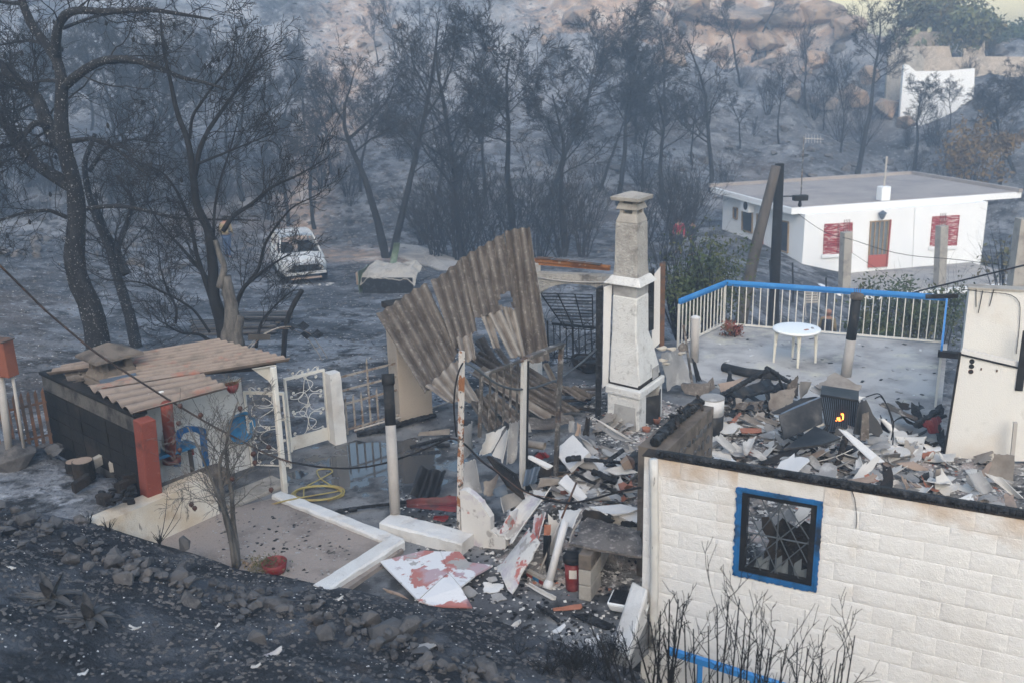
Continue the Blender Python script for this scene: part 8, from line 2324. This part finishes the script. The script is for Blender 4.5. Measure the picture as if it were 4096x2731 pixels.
# ---- pomegranate tree in the bed
pt0=g(7,1585,790,.06)
Yt=pt0[1]
gr=Grower(55)
rt=thing('pomegranate_tree',pt0,'small bare pomegranate tree with shrivelled fruit in the planting bed','tree')
def PT(*q):
	return [gy(n,x,y,Yt+dy) for n,x,y,dy in q]
for pts,r0,r1 in ((PT((7,1585,800,0),(7,1580,700,0),(7,1550,560,0),(7,1500,380,0),(7,1480,200,0),(7,1470,60,0),('A2',60,1200,0)),.055,.015), (PT((7,1600,790,.05),(7,1590,640,.05),(7,1565,480,.05),(7,1560,300,.05),(7,1530,120,.05),(4,1510,1480,.05),(4,1550,1330,.1),(4,1600,1180,.1)),.04,.01), (PT((7,1575,780,-.04),(7,1540,520,-.05),(7,1480,330,-.1),(7,1400,150,-.15),(4,1330,1480,-.2),(4,1260,1350,-.2)),.03,.008)):
	q=smooth_path(pts,22)
	gr.emit(q,r0,r1,True)
	gr.spawn(q,r0*.6,r1,0,[(14,.38,1.75,.85,.16,.02,7,.4),(6,.2,.5,.7,.2,.03,4,.6),(4,.2,.45,.7,.2,.02,2,.7)])
gr.build(rt,'bark_grey','bark_grey',minr=.0022)
fm=MB().lathe((0,0,0),[(.004,-.034),(.025,-.026),(.036,0),(.028,.024),(.010,.032),(.013,.044),(.010,.046),(.004,.034)],14).mesh('fruit','fruit',smooth=True)
for (n,x,y) in ((4,1210,1210),(4,1348,1272),(4,1612,1226),(4,1200,1326),(4,1168,1450),(4,1208,1505),(4,1805,1487),(4,1705,1530),(7,1285,362),(7,1308,388),(7,1712,82),(7,1822,264),(7,1700,25),(7,1560,190)):
	p=gy(n,x,y,Yt-.15)
	o=inst(fm,'fruit',rt,p,(V(1,0,0),V(0,-1,0),V(0,0,-1)),(.85,)*3)
	gr2=p+V(RNG.normal()*.05,RNG.normal()*.05,.22)
	MB().tube(smooth_path([p+Z*.035,(p+gr2)/2,gr2],5),.003,4).build('stalk','bark_grey',rt)
for k in range(7):
	rock(g(7,1640+25*k,760+12*(k % 3),.06),RNG.uniform(.07,.11),'pale pebble at the foot of the pomegranate tree','pebbles by the tree',meshes=ROCKS_WARM,sink=.2)
# red pot with weeds
rp=g(7,1850,815,.06)
rpt=thing('red_pot',rp,'low red pot overflowing with green weeds','plant pot')
MB().lathe(rp,[(.11,0),(.13,.02),(.155,.14),(.145,.14),(.12,.04)],20).build('pot','red_plastic',rpt,smooth=True)
r=np.random.default_rng(8)
n=420
P=rp+r.normal(size=(n,3))*V(.13,.08,.05)+V(-.12,-.02,.13)
d1=r.normal(size=(n,3)); d1/=np.linalg.norm(d1,axis=1,keepdims=True)
d2=np.cross(d1,r.normal(size=(n,3))); d2/=np.linalg.norm(d2,axis=1,keepdims=True)
s_=.022*r.uniform(.5,1.3,(n,1))
MB().add(np.stack([P-d1*s_,P+d2*s_*.3,P+d1*s_,P-d2*s_*.3],1).reshape(-1,3),np.arange(n*4).reshape(n,4)).build('weeds','leaf_olive',rpt,kind='stuff')
# agaves on the bank
def agave(n,x,y,sc,seed,label):
	r=np.random.default_rng(seed)
	p=bank_pt(n,x,y)
	root=thing('agave',p,label,'plant')
	for k in range(13):
		a=k*2.4+r.uniform(-.2,.2)
		el=r.uniform(.15,.7) if k>2 else r.uniform(1.0,1.4)
		L=sc*r.uniform(.26,.40)
		w_=sc*.05
		d=V(math.cos(a)*math.cos(el),math.sin(a)*math.cos(el),math.sin(el))
		sd=V(-math.sin(a),math.cos(a),0)
		P=[]
		for i in range(8):
			t=i/7
			c=p+d*L*t+Z*(-(.9*(t**2))*L*(.7 if k>2 else .1))+Z*.02
			c[2]=max(c[2],bank_h(c[0],c[1])+.01)
			ww=w_*(1.0-t)**.6*(1+.25*math.sin(t*3.1))
			P.append([c-sd*ww+Z*.018*(1-t),c,c+sd*ww+Z*.018*(1-t)])
		MB().grid(np.array(P),.008).build('leaf','agave',root,smooth=True)
agave(7,350,1010,1.0,3,'scorched agave on the bank, upper left of two')
agave(7,610,1150,.95,4,'scorched agave on the bank, lower right of two')
# burnt stalks at the crest
for k,(x,y,lab) in enumerate(((1075,620,'burnt tuft with tall stalks at the bank edge before the white retaining wall'),(730,540,'short burnt tuft at the bank edge left of the tall stalks'),(600,490,'burnt stub tuft beside the brown stone'))):
	p=bank_pt(7,x,y)
	gr=Grower(200+k)
	rt=thing('burnt_tuft',p,lab,'plant')
	for j in range(26):
		a=gr.r.uniform(0,6.28)
		gr.emit(gr.path(p-Z*.03,(math.cos(a)*.5,math.sin(a)*.4,1),gr.r.uniform(.08,.22),3,.1,0),.006,.002)
	if k==0:
		for (xx,yy) in ((1125,280),(1235,300),(1215,450),(1060,500)):
			q=gy(7,xx,yy,p[1]+.1)
			gr.emit(smooth_path([p,(p+q)/2+V(.02,0,0),q],8),.006,.003)
	MB().segs(np.concatenate(gr.A),np.concatenate(gr.B),np.concatenate(gr.ra),np.concatenate(gr.rb)).build('stalks','twig_burnt',rt,kind='stuff')
# shrub in front of the near wall: many upright bare twigs
def wall_shrub(label,pts,Y,seed,hmax):
	gr=Grower(seed)
	b=gy(9,*pts[0],Y)
	b[2]=max(bank_h(b[0],b[1]),-1.4)
	rt=thing('burnt_bush',b,label,'shrub')
	for (x,y) in pts[1:]:
		e=gy(9,x,y,Y+gr.r.normal()*.12)
		s0=b+V(gr.r.normal()*.08,gr.r.normal()*.08,-.05)
		q=smooth_path([s0,s0*.5+e*.5+V((e-s0)[0]*.18,0,-.05)+gr.r.normal(size=3)*.03,e],12)
		gr.emit(q,.014,.005)
		gr.spawn(q,.011,.005,0,[(7,.3,.2,.45,.14,.10,5,.7),(4,.25,.45,.55,.16,.08,3,.7)])
	mb_=MB().segs(np.concatenate(gr.A),np.concatenate(gr.B),np.concatenate(gr.ra),np.concatenate(gr.rb),4)
	mb_.build('twigs','twig_burnt',rt,kind='stuff')
wall_shrub('bare burnt bush in front of the near wall below the window',[(350,1750),(70,1150),(130,1200),(230,1180),(290,1050),(370,980),(440,1000),(520,1080),(600,1180),(680,1200),(640,1330),(480,1130),(760,1300),(560,1330)],6.6,401,1)
wall_shrub('bare burnt bush with seed heads right of the first, under the window',[(850,1780),(830,1290),(900,1330),(1000,1330),(1100,1350),(1150,1320),(1215,1245),(1120,1430),(1000,1480),(720,1400),(940,1420)],6.6,402,1)
wall_shrub('bare burnt bush at the foot of the near wall corner',[(-60,1760),(-560,1180),(-500,1250),(-420,1330),(-350,1300),(-250,1250),(-160,1150),(-90,1080),(-30,1000),(30,1000),(70,1030),(-120,1350),(-300,1450),(20,1250)],6.9,403,1)
for k in range(24):
	p=bank_pt(8,RNG.uniform(1150,1950),RNG.uniform(1330,1560))
	gr=Grower(500+k)
	rt=thing('burnt_twig_tuft',p,'low tuft of burnt twigs at the right end of the bank','plant','burnt twig tufts on the bank')
	for j in range(9):
		a=gr.r.uniform(0,6.28)
		q=gr.path(p-Z*.02,(math.cos(a)*.6,math.sin(a)*.5,1),gr.r.uniform(.12,.34),5,.18,.02)
		gr.emit(q,.004,.002)
		gr.spawn(q,.004,.002,0,[(4,.3,.4,.6,.15,.05,3,.8)])
	MB().segs(np.concatenate(gr.A),np.concatenate(gr.B),np.concatenate(gr.ra),np.concatenate(gr.rb)).build('twigs','twig_burnt',rt,kind='stuff')
# scattered shards on the bank
for k,(n,x,y,s_,mt_,lab) in enumerate([(7,1840,1370,.22,'pink_worn','long pinkish shard lying on the bank'),(7,560,1505,.09,'board_white','bright white chip on the lower left bank'),(7,905,1200,.13,'board_pale','pale shard on the bank beside the agaves'),(7,80,795,.10,'board_pale','pale shard at the left edge of the bank'),(7,2270,1005,.12,'board_pale','pale flat shard on the bank near the pink slab'),(7,1720,1455,.09,'board_pale','narrow pale shard low on the bank'),(8,560,1330,.30,'board_grey','grey curved tile shard lying against the round boulder'),(7,1460,1185,.07,'board_pale','small pale chip below the stone row'),(8,20,1000,.09,'board_pale','pale shard at the bank crest left of the slab'),(8,1490,1205,.20,'board_white','white strip lying at the bank edge near the corner')]):
	p=bank_pt(n,x,y)+Z*.012
	d=hang(RNG.uniform(-40,70))
	e=np.cross(Z,d)
	sheet([p-d*s_/2+e*s_*.2,p+d*s_/2+e*s_*.16,p+d*s_/2-e*s_*.16,p-d*s_/2-e*s_*.2],.010,.02,.15,6,5).build('roof_shard',mt_,label=lab,cat='shard')
# ------------------------------------------------------------------ haze
def haze():
	x0,x1,y0,y1,z0,z1=-132,132,-65,127,-12,34
	mb=MB().box(((x0+x1)/2,(y0+y1)/2,(z0+z1)/2),x1-x0,y1-y0,z1-z0)
	m=bpy.data.materials.new('haze')
	m.use_nodes=True
	nt=m.node_tree
	nt.nodes.clear()
	out=nt.nodes.new("ShaderNodeOutputMaterial")
	v=nt.nodes.new("ShaderNodeVolumePrincipled")
	v.inputs["Color"].default_value=(0.62,0.79,1.0,1)
	v.inputs["Density"].default_value=HAZE
	v.inputs["Anisotropy"].default_value=0.2
	nt.links.new(v.outputs[0],out.inputs["Volume"])
	M['haze']=m
	o=mb.build('haze','haze',kind='stuff',label='thin blue smoke hanging over the whole burnt valley',cat='smoke')
HAZE=0.0042
haze()
